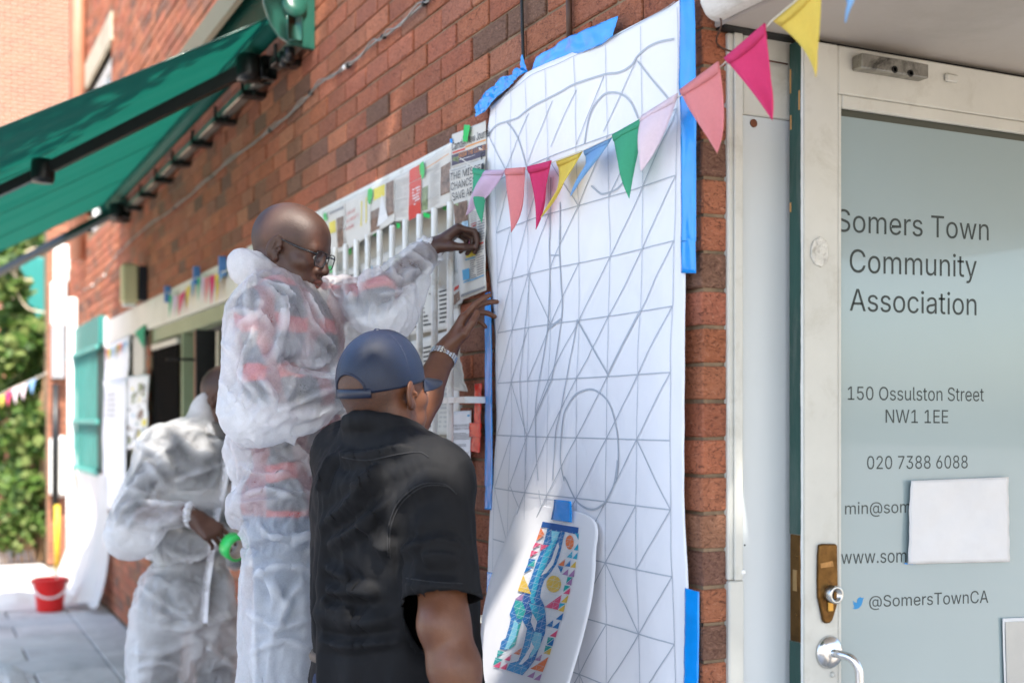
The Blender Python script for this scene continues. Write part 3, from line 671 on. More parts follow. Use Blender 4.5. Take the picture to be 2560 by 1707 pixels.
f = MB(); a = Z6((1617, 660), (1630, 700), (1630, 893), (1616, 893)); f.prism([D(*p, gx+0.0016) for p in a], (0.0004, 0, 0)); f.prism([D(*p, gx+0.0016) for p in Z6((1068, 900), (1120, 910), (1140, 912), (1066, 908))], (0.0004, 0, 0)); o = f.build('blue_tape_edge', M_blue_tape); tag(o, 'sliver of blue tape at the edge of the crumpled paper on the door', 'tape')
dsheet('notice_paper', Z6((1600, 1207), (1900, 1196), (1900, 1700), (1615, 1720)), gx+0.001, mat('notice_stock', (0.66, 0.66, 0.66), 0.6, 0.02), 'plain white notice sheet with grey photo at the lower door glass', 0.003)
f = MB(); c = [D(*p, gx+0.009) for p in Z6((1627, 1228), (1900, 1218), (1900, 1700), (1640, 1720))]; f.poly(c); f.build('grey_print', mat('grey_print', (0.42, 0.41, 0.38), 0.6, 0.08), bpy.data.objects['notice_paper'])

# porch canopy
pc = empty('porch_canopy', (-1.4, 0.4, 2.335)); tag(pc, 'off white painted porch soffit with chipped rounded concrete lip over the door', 'porch')
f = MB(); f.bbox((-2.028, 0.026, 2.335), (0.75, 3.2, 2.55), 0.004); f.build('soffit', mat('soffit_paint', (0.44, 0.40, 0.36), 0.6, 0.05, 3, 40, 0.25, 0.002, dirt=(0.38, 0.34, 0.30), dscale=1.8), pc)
f = MB()
pr = [(0.0255, 2.345), (0.01, 2.330), (-0.01, 2.328), (-0.028, 2.338), (-0.04, 2.36), (-0.045, 2.40), (-0.045, 2.56), (0.0255, 2.56)]
f.prism([(-1.985, y, z) for y, z in pr], (2.735, 0, 0)); lp = f.build('lip', mat('lip_paint', (0.64, 0.62, 0.58), 0.6, 0.05, 8, 50, 0.5, 0.003, dirt=(0.40, 0.37, 0.32), dscale=7), pc)
b = lp.modifiers.new('b', 'BEVEL'); b.width = 0.01; b.segments = 3
f = MB(); f.bbox((-2.027, 0.03, 2.3302), (-1.996, 1.3, 2.3347), 0.001); f.build('dark_strip', M_dark, pc)  # solid dark strip along the line where soffit meets wall
f = MB(); f.tube(catmull([W(1795, 20, -0.004), W(1803, 62, -0.004), Vector((-2.02, 0.03, 2.30)), Vector((-2.015, 0.10, 2.285)), Vector((-2.012, 0.2, 2.28))], 5), 0.0018, 6); f.build('rusty_wire', M_brownpipe, pc, True)

# ================================================================== BIG PAPER
def pap_y(x, z):                                                   # how far the sheet stands off the bricks
    t = -x; u = (t-PAPER_T0)/(PAPER_T1-PAPER_T0)
    return -(0.010+0.010*math.sin(math.pi*max(0, min(1, u)))+0.007*math.sin(t*9+z*1.3)+0.006*math.sin(z*5+t*3)+0.016*abs(fbm((t*2.4, 0.3, z*1.8), 1))+0.006*abs(fbm((t*6, 1.3, z*4.5), 1)))
LE = zc(1180, 0, 2.613, [(110, 700), (80, 900), (72, 1200), (75, 1500)])+zc(1180, 550, 2.412, [(70, 150), (95, 400), (118, 700), (122, 1000), (125, 1400)])+zc(1180, 1150, 2.815, [(128, 100), (118, 500), (116, 800), (116, 1568), (116, 2200), (116, 3200)])
TE = zc(1180, 0, 2.613, [(110, 700), (250, 590), (300, 550), (390, 482), (540, 420), (700, 345), (880, 265), (1000, 196), (1100, 138), (1200, 84), (1358, -10)])
RE = [(1702, -4), (1703, 200), (1706, 450), (1718, 690), (1720, 800), (1722, 900), (1722, 1000), (1721, 1150), (1719, 1230), (1724, 1400), (1724, 1500), (1724, 1700), (1724, 2000)]
le = [W(x, y, -0.015) for x, y in LE]; te = [W(x, y, -0.015) for x, y in TE]; re_ = [W(x, y, -0.015) for x, y in RE]
def edge_x(pts, z):
    ps = sorted(((p.z, p.x) for p in pts)); return float(np.interp(z, [p[0] for p in ps], [p[1] for p in ps]))
def top_z(x):
    ps = sorted(((p.x, p.z) for p in te)); return float(np.interp(x, [p[0] for p in ps], [p[1] for p in ps]))
def papfn(u, v):
    z = 2.41+(0.55-2.41)*v; xl = edge_x(le, z); xr = edge_x(re_, z); x = xl+(xr-xl)*u; zt_ = top_z(x)
    z = zt_+(0.55-zt_)*v
    return Vector((x, pap_y(x, z), z))
f = MB(); f.grid(90, 150, papfn); sheet = f.build('paper_sheet', M_paper, None, True); tag(sheet, 'tall white paper sheet printed with a grey triangle grid taped to the bricks', 'paper'); solid(sheet, 0.0008, 1.0)
def pl(p, y=0.0014):                                               # photo pixel onto the sheet
    q = W(p[0], p[1], -0.018); 
    for _ in range(3): q = W(p[0], p[1], pap_y(q.x, q.z)-y)
    return q
lines = MB()
def ribbon(pts, wd, mb=lines, sub=10):
    c = pts
    for i in range(len(c)-1):
        a, b = c[i], c[i+1]; d = (b-a); d.y = 0
        n = Vector((-d.z, 0, d.x)).normalized()*wd/2
        mb.add([a-n, a+n, b+n, b-n], [(0, 1, 2, 3)])
def pline(pp, wd=0.0042, curve=False):
    q = [pl(p) for p in pp]
    if curve:
        q = catmull(q, 8)
        for r_ in q: r_.y = pap_y(r_.x, r_.z)-0.0024
    else:
        o_ = [q[0]]
        for a, b in zip(q, q[1:]):
            m = max(2, int((b-a).length/0.03))
            for k in range(1, m+1):
                r_ = a+(b-a)*(k/m); r_.y = pap_y(r_.x, r_.z)-0.0022; o_.append(r_)
        q = o_
    ribbon(q, wd)
ZA = lambda *p: zc(1180, 0, 2.613, p); ZB = lambda *p: zc(1180, 550, 2.412, p); ZD = lambda *p: zc(1180, 1150, 2.815, p)
cols_px = [1180+x/2.412 for x in (130, 238, 348, 478, 637, 808, 1005, 1215)]
cx_ = [W(x, 1090, -0.02).x for x in cols_px]
rows_px = [438, 601.8, 765.6, 931, 1101, 1273.6, 1440.6, 1610]
rz = [W(1683.7, y, -0.02).z for y in rows_px]; ph = (rz[0]-rz[-1])/7
rz = [rz[0]+ph*2, rz[0]+ph]+rz+[rz[-1]-ph, rz[-1]-2*ph]
def onp(x, z): return Vector((x, pap_y(x, z)-0.0020, z))
def seg(x0, z0, x1, z1, wd=0.0027):
    n_ = max(2, int(math.hypot(x1-x0, z1-z0)/0.03)); ribbon([onp(x0+(x1-x0)*k/n_, z0+(z1-z0)*k/n_) for k in range(n_+1)], wd)
ztop = top_z(cx_[3])-0.03
for x in cx_: seg(x, min(top_z(x)-0.012, 2.40), x, 0.62, 0.0018)
for z in rz[1:]: seg(cx_[0], z, cx_[7], z)
for r_ in range(1, len(rz)-1):
    for c_ in range(7):
        if (r_, c_) in ((2, 4),): continue
        if (r_*7+c_*3) % 11 == 5: seg(cx_[c_], rz[r_], cx_[c_+1], rz[r_+1]); continue
        seg(cx_[c_], rz[r_+1], cx_[c_+1], rz[r_])
pline(ZA((118, 690), (250, 598), (390, 490), (540, 428), (700, 352), (880, 272), (1100, 150), (1328, 12)), 0.0014)
pline(ZA((105, 880), (160, 820), (230, 795), (300, 770), (370, 715), (525, 630), (680, 548), (860, 490), (960, 475), (1040, 430), (1080, 370), (1150, 310), (1230, 275), (1320, 258)), 0.0048, True)
pline(ZA((105, 880), (215, 1100)), 0.003); pline(ZA((230, 800), (270, 850), (310, 930), (355, 1085)), 0.0048, True); pline(ZA((370, 740), (220, 1110)), 0.003)
pline(ZA((735, 940), (760, 790), (800, 690), (860, 622), (925, 606), (1000, 630), (1050, 690), (1086, 775)), 0.0048, True)
pline(ZA((780, 1215), (830, 1258), (862, 1268), (940, 1240), (1000, 1178)), 0.0048, True)
pline(ZA((525, 660), (365, 1060)), 0.0026); pline(ZA((680, 590), (515, 960)), 0.0026); pline(ZA((860, 500), (680, 945)), 0.0026); pline(ZA((1075, 390), (860, 860)), 0.0026); pline(ZA((1080, 400), (1280, 645)), 0.004)
pline(ZA((515, 1160), (512, 1400), (508, 1568))+ZB((467, 120), (470, 290), (465, 500), (456, 660)), 0.005)
pline(ZA((575, 1320), (576, 1568))+ZB((528, 60), (528, 210), (536, 360), (545, 480), (540, 595)), 0.005)
pline(ZB((475, 213), (525, 213)), 0.004); pline(ZB((456, 660), (540, 595)), 0.006)
pline(ZB((456, 660), (440, 770), (405, 970), (388, 1100), (383, 1190), (385, 1300), (400, 1568)), 0.0042, True)
pline(ZB((540, 600), (515, 780), (480, 965), (385, 1180)), 0.0042); pline(ZB((632, 610), (600, 800), (570, 960), (530, 1170), (505, 1290), (490, 1568)), 0.0038, True)
pline(ZB((540, 1300), (548, 1210), (562, 1150), (600, 1082), (640, 1042), (715, 1020), (770, 1042), (820, 1092), (860, 1200), (880, 1320), (884, 1440), (872, 1568)), 0.0048, True)
pline(ZB((540, 1300), (535, 1440), (556, 1568))+ZD((655, 120), (715, 248), (750, 300), (800, 335), (860, 346), (910, 320), (945, 286), (1000, 170), (1025, 0)), 0.005, True)
pline(ZB((350, 310), (335, 500), (305, 800), (290, 970), (297, 1095), (320, 1290), (325, 1568)), 0.003, True)
pline(ZB((632, 600), (820, 930), (1015, 545)), 0.005)
pline(ZD((270, 185), (330, 330)), 0.003); pline(ZD((470, 210), (490, 330)), 0.003)
o = lines.build('printed_lines', M_line, sheet); tag(o, kind='stuff')

# blue tape strips
def strip(pts_a, pts_b, y, name='tape_strip', mt=None, label=None, cat='tape', wob=0.004, seed=1, group=None, n=40):
    A = catmull([W(x, yy, y) for x, yy in pts_a], 10); B = catmull([W(x, yy, y) for x, yy in pts_b], 10)
    def smp(L, u):
        k = u*(len(L)-1); i = min(int(k), len(L)-2); return L[i]+(L[i+1]-L[i])*(k-i)
    def fn(u, v):
        p = smp(A, u)*(1-v)+smp(B, u)*v
        p.y += -abs(fbm((u*5+seed, v*2.0, seed), 1))*wob*2.0-wob*0.4*abs(math.sin(u*11+seed+3*v))
        return p
    f = MB(); f.grid(n, 8, fn); o = f.build(name, mt or M_blue_tape, None, True); solid(o, 0.0004); tag(o, label, cat, group); return o
strip(ZA((1358, -20), (1358, 300), (1355, 520), (1360, 700), (1366, 1000), (1366, 1300), (1368, 1568))+ZB((1262, 110), (1262, 320)), ZA((1455, -20), (1460, 200), (1464, 500), (1466, 900), (1466, 1300), (1465, 1568))+ZB((1350, 110), (1352, 322)), -0.026, label='long blue tape strip down the paper edge at the brick corner beside the door', wob=0.002, seed=2)
strip(ZD((1500, 897), (1498, 1200), (1492, 1568), (1490, 1800)), ZD((1600, 925), (1600, 1200), (1594, 1568), (1590, 1800)), -0.024, label='blue tape strip at the lower corner of the paper sheet by the door', wob=0.0015, seed=3)
strip(ZB((80, 440), (78, 700), (80, 1000), (80, 1300), (78, 1568))+ZD((95, 200), (90, 345)), ZB((112, 432), (120, 700), (121, 950), (124, 1300), (126, 1568))+ZD((142, 200), (140, 350)), -0.014, label='long blue tape strip down the paper edge beside the barred window', wob=0.0015, seed=4)
strip(ZD((108, 785), (104, 930)), ZD((145, 790), (110, 925)), -0.02, label='short blue tape piece under the red tape and hanging plastic', wob=0.001, seed=5, n=12)
strip(ZD((70, 1540), (70, 1800)), ZD((150, 1540), (150, 1800)), -0.026, label='blue tape end below the printed design sheet', wob=0.001, seed=6, n=12)
strip(ZA((425, 372), (520, 318), (608, 258), (700, 215), (800, 170), (960, 106)), ZA((382, 488), (470, 450), (610, 385), (750, 335), (850, 292), (925, 240)), -0.026, label='wrinkled blue tape strip along the top edge of the paper below the brown pipe', wob=0.005, seed=7, n=50)
strip(ZA((30, 700), (70, 640), (150, 560), (205, 505), (270, 490), (300, 440)), ZA((35, 768), (110, 710), (180, 625), (250, 575), (300, 520), (365, 470)), -0.028, label='crumpled blue tape over the upper paper corner above the newspaper', wob=0.011, seed=8, n=60)
strip(ZA((326, 360), (318, 420), (322, 480)), ZA((334, 360), (350, 420), (368, 470)), -0.024, label='twisted blue tape tab at the end of the black cable', wob=0.004, seed=9, n=16)

# ================================================================== DESIGN SHEET
DS = [(1298, 1258), (1477, 1291), (1489, 1389), (1480, 1493), (1456, 1597), (1423, 1707), (1395, 1790)]
DL = [(1298, 1258), (1280, 1302), (1262, 1350), (1230, 1434), (1209, 1520), (1200, 1600), (1197, 1700), (1196, 1790)]
dR = catmull([Vector((x, y, 0)) for x, y in DS], 8); dL = catmull([Vector((x, y, 0)) for x, y in DL], 8)
def smp(L, u):
    k = max(0, min(1, u))*(len(L)-1); i = min(int(k), len(L)-2); return L[i]+(L[i+1]-L[i])*(k-i)
def dsurf(px, py, lift=0.0):
    v = max(0, (py-1258)/530); off = 0.032+0.075*v**1.3+0.02*math.sin(max(0, min(1, (px-1200)/290))*math.pi)*v
    return W(px, py, -(off+lift))
def dsfn(u, v):
    a = smp(dL, v*0.999); b = smp(dR, v); q = a*(1-u)+b*u; return dsurf(q.x, q.y)
f = MB(); f.grid(24, 44, dsfn); ds = f.build('design_sheet', M_paper, None, True); tag(ds, 'curling sheet of card printed with a colourful triangle mosaic design', 'poster'); solid(ds, 0.0006, 1.0)
art = MB(); AC = [Vector((x, y, 0)) for x, y in zc(1200, 1240, 3.357, [(525, 212), (828, 262), (505, 1545), (108, 1425)])]
pal = {'w': (0.80, 0.80, 0.83), 'h': (0.62, 0.70, 0.78), 'n': (0.01, 0.10, 0.36), 'b': (0.008, 0.17, 0.46), 'm': (0.02, 0.30, 0.60), 'c': (0.02, 0.42, 0.62), 'l': (0.20, 0.58, 0.74), 't': (0.01, 0.36, 0.36), 'o': (0.78, 0.20, 0.07), 'p': (0.72, 0.08, 0.20), 'y': (0.74, 0.50, 0.08), 'v': (0.40, 0.20, 0.42)}
keys = [k for k in pal if pal[k]]; amats = [mat('print_'+k, pal[k], 0.55, 0.04, 30, 60, 0) for k in keys]
def au(u, v): return bil(AC, u, v)
def aput(k, uv, g=0.0):
    c_ = Vector((sum(p[0] for p in uv)/len(uv), sum(p[1] for p in uv)/len(uv), 0))
    art.cur = keys.index(k); q = [au(c_.x+(u-c_.x)*(1-g), c_.y+(v-c_.y)*(1-g)) for u, v in uv]
    art.poly([dsurf(p.x, p.y, 0.0012) for p in q][::-1])
Z8 = lambda *q: zc(1200, 1240, 3.357, q)
def zp(k, *q, lift=0.0012):
    art.cur = keys.index(k); art.poly([dsurf(x, y, lift) for x, y in Z8(*q)][::-1])
zp('b', (565, 270), (712, 300), (700, 345), (680, 440), (665, 500), (640, 570), (600, 630), (540, 700), (515, 770), (505, 840), (540, 920), (550, 1000), (555, 1060), (545, 1150), (500, 1260), (460, 1370), (410, 1440), (355, 1500), (220, 1455), (250, 1400), (320, 1380), (340, 1330), (370, 1230), (395, 1110), (355, 1035), (330, 1120), (300, 1230), (290, 1250), (220, 1290), (165, 1280), (180, 1215), (215, 1190), (245, 1090), (260, 1020), (248, 990), (275, 920), (300, 860), (360, 810), (400, 760), (430, 680), (470, 560), (520, 440), (545, 350))
zp('n', (525, 212), (828, 262), (822, 310), (790, 315), (765, 310), (715, 298), (600, 280), (555, 262), (512, 258))
zp('c', (600, 288), (670, 298), (640, 380), (600, 470), (560, 560), (500, 680), (470, 800), (450, 860), (475, 905), (430, 895), (418, 840), (450, 720), (490, 600), (540, 480), (600, 380), lift=0.0016)
zp('l', (600, 288), (670, 298), (648, 360), (602, 380), lift=0.0020); zp('l', (460, 1135), (520, 1150), (505, 1260), (440, 1345), (410, 1365), (450, 1250), (430, 1215), lift=0.0016); zp('c', (410, 895), (510, 930), (540, 1000), (480, 1050), (440, 980), lift=0.0016)
zp('t', (300, 870), (355, 885), (385, 965), (350, 1035), (310, 1020), (285, 930), lift=0.0016); zp('l', (290, 1030), (322, 1070), (300, 1180), (240, 1280), (205, 1285), (262, 1130), lift=0.0016); zp('t', (322, 1070), (352, 1035), (330, 1120), (296, 1248), (240, 1285), (300, 1180), lift=0.0018)
zp('m', (345, 1335), (375, 1230), (400, 1120), (455, 1140), (440, 1215), (400, 1300), (330, 1405), lift=0.0016); zp('m', (220, 1455), (250, 1400), (330, 1385), (400, 1440), (355, 1500), lift=0.0018)
zp('n', (360, 812), (430, 820), (440, 975), (360, 985), (352, 885), lift=0.0014); zp('m', (470, 910), (540, 925), (552, 1000), (505, 1010), lift=0.002)
for q in (((655, 385), (665, 420), (640, 500), (615, 570), (560, 640), (510, 665), (560, 590), (600, 530), (630, 440)), ((440, 980), (480, 1050), (460, 1135), (425, 1050)), ((430, 1215), (440, 1240), (455, 1260), (415, 1330), (405, 1360), (350, 1410), (325, 1410), (380, 1330), (420, 1260))): zp('w', *q, lift=0.0024)
tris = """o 510 262 543 325 470 378|p 465 388 515 400 440 440|p 510 405 578 410 505 458|p 432 455 490 465 418 510|b 410 522 470 530 398 580|t 462 532 455 590 392 580|b 395 582 440 600 368 645|y 363 660 430 820 318 792|v 370 812 350 875 295 860|c 795 305 828 315 825 365|c 825 395 820 455 785 450|c 775 460 770 520 728 510|c 820 470 812 530 775 520|o 715 525 705 585 652 575|b 760 535 755 590 710 585|y 805 545 800 600 755 595|b 650 580 698 590 680 645|v 742 610 735 665 688 655|v 795 612 787 675 740 670|t 735 675 775 680 722 730|v 775 685 765 748 722 735|t 710 745 757 755 698 800|p 757 770 748 822 698 815|p 685 825 655 952 540 928|y 742 828 725 893 680 885|c 665 895 718 900 650 945|y 715 910 700 970 655 955|b 700 978 685 1040 635 1030|b 615 1038 605 1098 553 1085|b 670 1050 655 1112 608 1100|p 652 1122 635 1182 585 1170|t 570 1180 622 1190 558 1240|b 622 1195 608 1255 560 1245|t 550 1250 605 1262 537 1305|y 600 1270 585 1328 530 1315|v 520 1325 505 1382 455 1372|o 575 1345 525 1472 422 1445|v 465 1468 445 1525 395 1510|v 520 1485 500 1545 450 1535|o 348 1272 330 1330 280 1318|p 265 1325 250 1382 200 1370|p 180 1382 160 1440 110 1425|p 235 1395 215 1455 165 1440|t 150 1290 205 1305 140 1350|t 130 1350 195 1370 110 1415"""
for ln in tris.split('|'):
    k, *n_ = ln.split(); n_ = list(map(float, n_)); zp(k, (n_[0], n_[1]), (n_[2], n_[3]), (n_[4], n_[5]), lift=0.0020)
def disc(k, cx0, cy0, rx, ry): zp(k, *[(cx0+rx*math.cos(i*math.pi/14), cy0+ry*math.sin(i*math.pi/14)) for i in range(28)], lift=0.002)
disc('o', 752, 385, 34, 60); disc('y', 618, 735, 62, 70)
def wl(a, b, wd=1.0):                                               # white cell lines over the print
    for (x0, y0), (x1, y1) in zip([a], [b]):
        d = math.hypot(x1-x0, y1-y0); nx, ny = -(y1-y0)/d*wd, (x1-x0)/d*wd
        for i in range(6):
            s0, s1 = i/6, (i+1)/6; p0 = (x0+(x1-x0)*s0, y0+(y1-y0)*s0); p1 = (x0+(x1-x0)*s1, y0+(y1-y0)*s1)
            zp('h', (p0[0]-nx, p0[1]-ny), (p0[0]+nx, p0[1]+ny), (p1[0]+nx, p1[1]+ny), (p1[0]-nx, p1[1]-ny), lift=0.0030)
TLc, TRc, BRc, BLc = (512, 262), (822, 312), (505, 1545), (108, 1425)
def lp_(a, b, t): return (a[0]+(b[0]-a[0])*t, a[1]+(b[1]-a[1])*t)
for i in range(1, 21): wl(lp_(TLc, BLc, i/21), lp_(TRc, BRc, i/21))
for i in range(1, 7): wl(lp_(TLc, TRc, i/7), lp_(BLc, BRc, i/7), 0.7)
for i in range(-6, 21):
    a = max(0, i)/21; b = min(21, i+7)/21; c0 = (max(0, i)-i)/7; c1 = (min(21, i+7)-i)/7
    wl(lp_(lp_(TLc, BLc, b), lp_(TRc, BRc, b), 1-c1 if False else 1-c1), lp_(lp_(TLc, BLc, a), lp_(TRc, BRc, a), 1-c0), 0.8)
tag(art.build('printed_mosaic', amats, ds), kind='stuff')
strip(ZD((580, 275), (572, 340), (557, 418)), ZD((700, 288), (703, 360), (704, 438)), -0.045, label='blue tape holding the top of the mosaic design sheet', wob=0.001, seed=10, n=12)

# red tape and hanging plastic
strip(zc(1000, 500, 1.96, [(368, 900), (366, 1010), (364, 1100), (346, 1230)]), zc(1000, 500, 1.96, [(403, 897), (400, 1010), (400, 1120), (392, 1238)]), -0.014, mt=M_red_tape, label='long red tape strip on the bricks beside the window grille', wob=0.004, seed=12)
strip(zc(1000, 500, 1.96, [(340, 1092), (341, 1160)]), zc(1000, 500, 1.96, [(397, 1090), (398, 1165)]), -0.018, mt=M_red_tape, label='short red tape piece crossing the long red strip', wob=0.002, seed=13, n=10)
M_plastic = translucent('dust_sheet_plastic', (0.80, 0.81, 0.82), 0.5, 0.25, 0.05, 10, transp=0.28, bstr=0.5, bscale=16, bdist=0.01)
def plast(u, v):
    w_ = 0.03+0.16*min(1, v*1.6); t_ = 3.20+w_*(u-0.5)*1.2+0.02*v; z = 1.44-1.2*v
    y = -0.03-0.05*v-0.03*math.sin(u*15+v*2)*min(1, v*3)-0.02*math.sin(u*29+v*5)*min(1, v*2)
    return Vector((-t_, y, z))
f = MB(); f.grid(46, 60, plast); o = f.build('plastic_sheet', M_plastic, None, True); tag(o, 'translucent plastic sheet hanging in folds below the red tape', 'plastic sheet')

# ================================================================== BUNTING
bt = empty('bunting', W(1500, 380, -0.05)); tag(bt, 'string of pastel felt triangle flags strung across the paper sheet and past the door', 'bunting')
BC = {'g': (0.10, 0.50, 0.30), 'l': (0.76, 0.60, 0.75), 'c': (0.85, 0.36, 0.37), 'm': (0.80, 0.08, 0.24), 'y': (0.86, 0.70, 0.16), 'b': (0.28, 0.50, 0.76), 'w': (0.90, 0.78, 0.84)}
bmats = {k: translucent('felt_'+k, c, 0.42, 0.95, 0.07, 160, bstr=0.3, bscale=500, bdist=0.001) for k, c in BC.items()}
flags = [('g', ZA((10, 1097), (112, 1115), (68, 1455))), ('l', ZA((112, 1115), (243, 1112), (0, 1410))), ('c', ZA((243, 1105), (368, 1095), (294, 1520))), ('m', ZA((368, 1090), (523, 1050), (411, 1500))),
         ('y', ZA((535, 1045), (706, 982), (528, 1428))), ('b', ZA((708, 980), (893, 892), (735, 1290))), ('g', ZA((914, 880), (1124, 762), (1042, 1298))), ('w', ZA((1130, 760), (1365, 612), (1158, 1125))),
         ('c', ZA((1390, 592), (1640, 408), (1648, 1005))), ('m', zc(1780, 0, 3.015, [(110, 440), (416, 180), (440, 905)])), ('y', zc(1780, 0, 3.015, [(440, 150), (800, -150), (886, 598)])), ('b', zc(1780, 0, 3.015, [(860, -160), (1215, -400), (1140, 200)]))]
BY = -0.062
def flag(i, k, tri, par):
    a, b, c = [W(x, y, BY) for x, y in tri]
    def fn(u, v):
        top = a+(b-a)*u; p = top*(1-v)+c*v; s = 1-v
        p.y += -0.016*math.sin(u*math.pi*1.3+i)*s*v*3-0.03*v*v*abs(math.sin(i*2.1))-0.010*math.sin(v*3+i)
        p.z -= 0.0*v
        return p
    f = MB(); f.grid(8, 14, fn); o = f.build('flag', bmats[k], par, True); solid(o, 0.0016)
    def hem(u, v):
        p = fn(u, v*0.11); p.y -= 0.0022+0.001*math.sin(v*math.pi); return p
    f = MB(); f.grid(8, 2, hem); h = f.build('hem', bmats[k], o, True); solid(h, 0.0012)
for i, (k, tri) in enumerate(flags): flag(i, k, tri, bt)
sp_ = []
for k, tri in flags: sp_ += [W(*tri[0], BY), W(*tri[1], BY)]
sp_ = [W(1150, 392, -0.05), W(1180, 412, BY)]+sp_
f = MB(); f.tube([p+Vector((0, 0.0005, -0.004)) for p in sp_], 0.0013, 6); f.build('string', mat('bunting_string', (0.7, 0.66, 0.58), 0.9), bt)
# ================================================================== NEWSPAPERS ON THE BARRED WINDOW
pm = {'k': M_ink, 'g': M_greyink, 'r': mat('red_ink', (0.55, 0.06, 0.04), 0.7, 0.1), 'n': mat('navy_ink', (0.09, 0.08, 0.12), 0.7, 0.1), 'o': mat('orange_ink', (0.72, 0.32, 0.10), 0.7, 0.1), 'b': mat('blue_ink', (0.10, 0.36, 0.60), 0.7, 0.1),
      'y': mat('yellow_ink', (0.72, 0.60, 0.06), 0.7, 0.1), 'p': mat('photo_brown', (0.19, 0.12, 0.085), 0.7, 0.6, 40), 'q': mat('photo_green', (0.20, 0.24, 0.12), 0.7, 0.6, 50), 'm': mat('magenta_ink', (0.55, 0.15, 0.28), 0.7, 0.1), 's': mat('photo_sky', (0.35, 0.5, 0.62), 0.7, 0.4, 40), 'h': mat('pale_ink', (0.42, 0.41, 0.39), 0.8, 0.1), 'w': mat('print_white', (0.7, 0.7, 0.69), 0.7, 0.02)}
pk = list(pm); pml = [pm[k] for k in pk]
class Page:
    def __init__(s, name, corners, y, label, cat='newspaper', mt=None, seed=0, group=None, wav=0.006, world=None):
        s.c = [Vector(p) for p in world] if world else [W(px, py, y) for px, py in corners]; s.seed = seed; s.wav = wav
        f = MB(); f.grid(12, 16, lambda u, v: s.at(u, v)); s.o = f.build(name, mt or M_news, None, True); tag(s.o, label, cat, group); solid(s.o, 0.0003, 1.0)
        s.m = MB()
    def at(s, u, v, lift=0.0):
        p = bil(s.c, u, v); p.y -= s.wav*(0.5+fbm((u*2.2+s.seed*3, v*2.2, s.seed), 1)+0.6*fbm((u*5, v*4, s.seed+9), 1))+lift; return p
    def rect(s, k, u0, v0, u1, v1):
        s.m.cur = pk.index(k); n = max(1, int((u1-u0)*6)); m = max(1, int((v1-v0)*8))
        s.m.grid(n, m, lambda a, b: s.at(u0+(u1-u0)*a, v0+(v1-v0)*b, 0.0012))
    def column(s, u0, v0, u1, v1, k='h', pitch=0.016, seed=1):
        r = random.Random(seed); v = v0
        while v < v1:
            e = u1 if r.random() > 0.18 else u0+(u1-u0)*r.uniform(0.4, 0.9)
            s.rect(k, u0, v, e, v+pitch*0.42); v += pitch
    def text(s, body, u0, v0, u1, v1, mt, off=0.0):
        text_mesh('headline', body, mt, [s.at(u0, v0, 0.0024), s.at(u1, v0, 0.0024), s.at(u1, v1, 0.0024), s.at(u0, v1, 0.0024)], s.o, off=off)
    def done(s, name='print'):
        if s.m.f: tag(s.m.build(name, pml, s.o), kind='stuff')
Zn = lambda *p: zc(780, 250, 3.075, p)
pg = Page('newspaper_masthead', Zn((1083, 268), (1345, 160), (1345, 470), (1080, 548)), -0.014, 'folded newspaper front page with masthead and green tape beside the big paper sheet', seed=1)
pg.text('Camden', 0.04, 0.24, 0.46, 0.46, M_ink, -0.01); pg.text('New Journal', 0.50, 0.22, 1.12, 0.42, M_ink, 0.012)
pg.rect('r', 0.05, 0.50, 0.42, 0.545); pg.rect('o', 0.42, 0.46, 1.0, 0.50); pg.rect('n', 0.03, 0.58, 1.0, 0.87); pg.text('ERIER THE LOVABLE', 0.26, 0.60, 1.05, 0.72, pm['o']); pg.rect('q', 0.05, 0.61, 0.24, 0.86); pg.rect('w', 0.26, 0.76, 0.95, 0.775); pg.rect('h', 0.04, 0.91, 0.8, 0.925); pg.text('E', 0.88, 0.78, 1.0, 0.97, M_ink); pg.done()
pg = Page('newspaper_page', Zn((1072, 535), (1345, 450), (1352, 1462), (1150, 1545)), -0.022, 'newspaper page with large black headline being held to the wall by the two men', seed=2, wav=0.010)
pg.c[3] = W(*Zn((1142, 1540))[0], -0.03)
pg.rect('h', 0.03, 0.012, 0.6, 0.022)
pg.text('THE MISSED', 0.03, 0.035, 1.02, 0.095, M_ink, 0.008); pg.text('CHANCES TO', 0.04, 0.112, 1.02, 0.172, M_ink, 0.008); pg.text('SAVE ARTIST', 0.05, 0.19, 1.02, 0.25, M_ink, 0.008)
pg.rect('p', 0.05, 0.275, 0.46, 0.43); pg.rect('q', 0.05, 0.275, 0.2, 0.43); pg.column(0.5, 0.29, 0.72, 0.60, 'h', 0.014, 3); pg.column(0.76, 0.27, 0.98, 0.45, 'h', 0.014, 4)
pg.rect('s', 0.30, 0.43, 0.46, 0.50); pg.column(0.52, 0.46, 0.72, 0.56, 'r', 0.02, 5); pg.column(0.76, 0.46, 0.96, 0.62, 'g', 0.02, 6)
pg.rect('m', 0.46, 0.585, 0.66, 0.655); pg.rect('y', 0.40, 0.66, 0.68, 0.71); pg.rect('b', 0.40, 0.57, 0.68, 0.58); pg.rect('b', 0.36, 0.72, 0.66, 0.728); pg.rect('b', 0.22, 0.79, 0.44, 0.87); pg.column(0.48, 0.74, 0.66, 0.87, 'g', 0.016, 7); pg.column(0.70, 0.66, 0.96, 0.87, 'g', 0.018, 8); pg.rect('b', 0.22, 0.88, 0.97, 0.888); pg.rect('r', 0.7, 0.63, 0.95, 0.64)
pg.rect('g', 0.08, 0.965, 0.98, 0.982); pg.done()
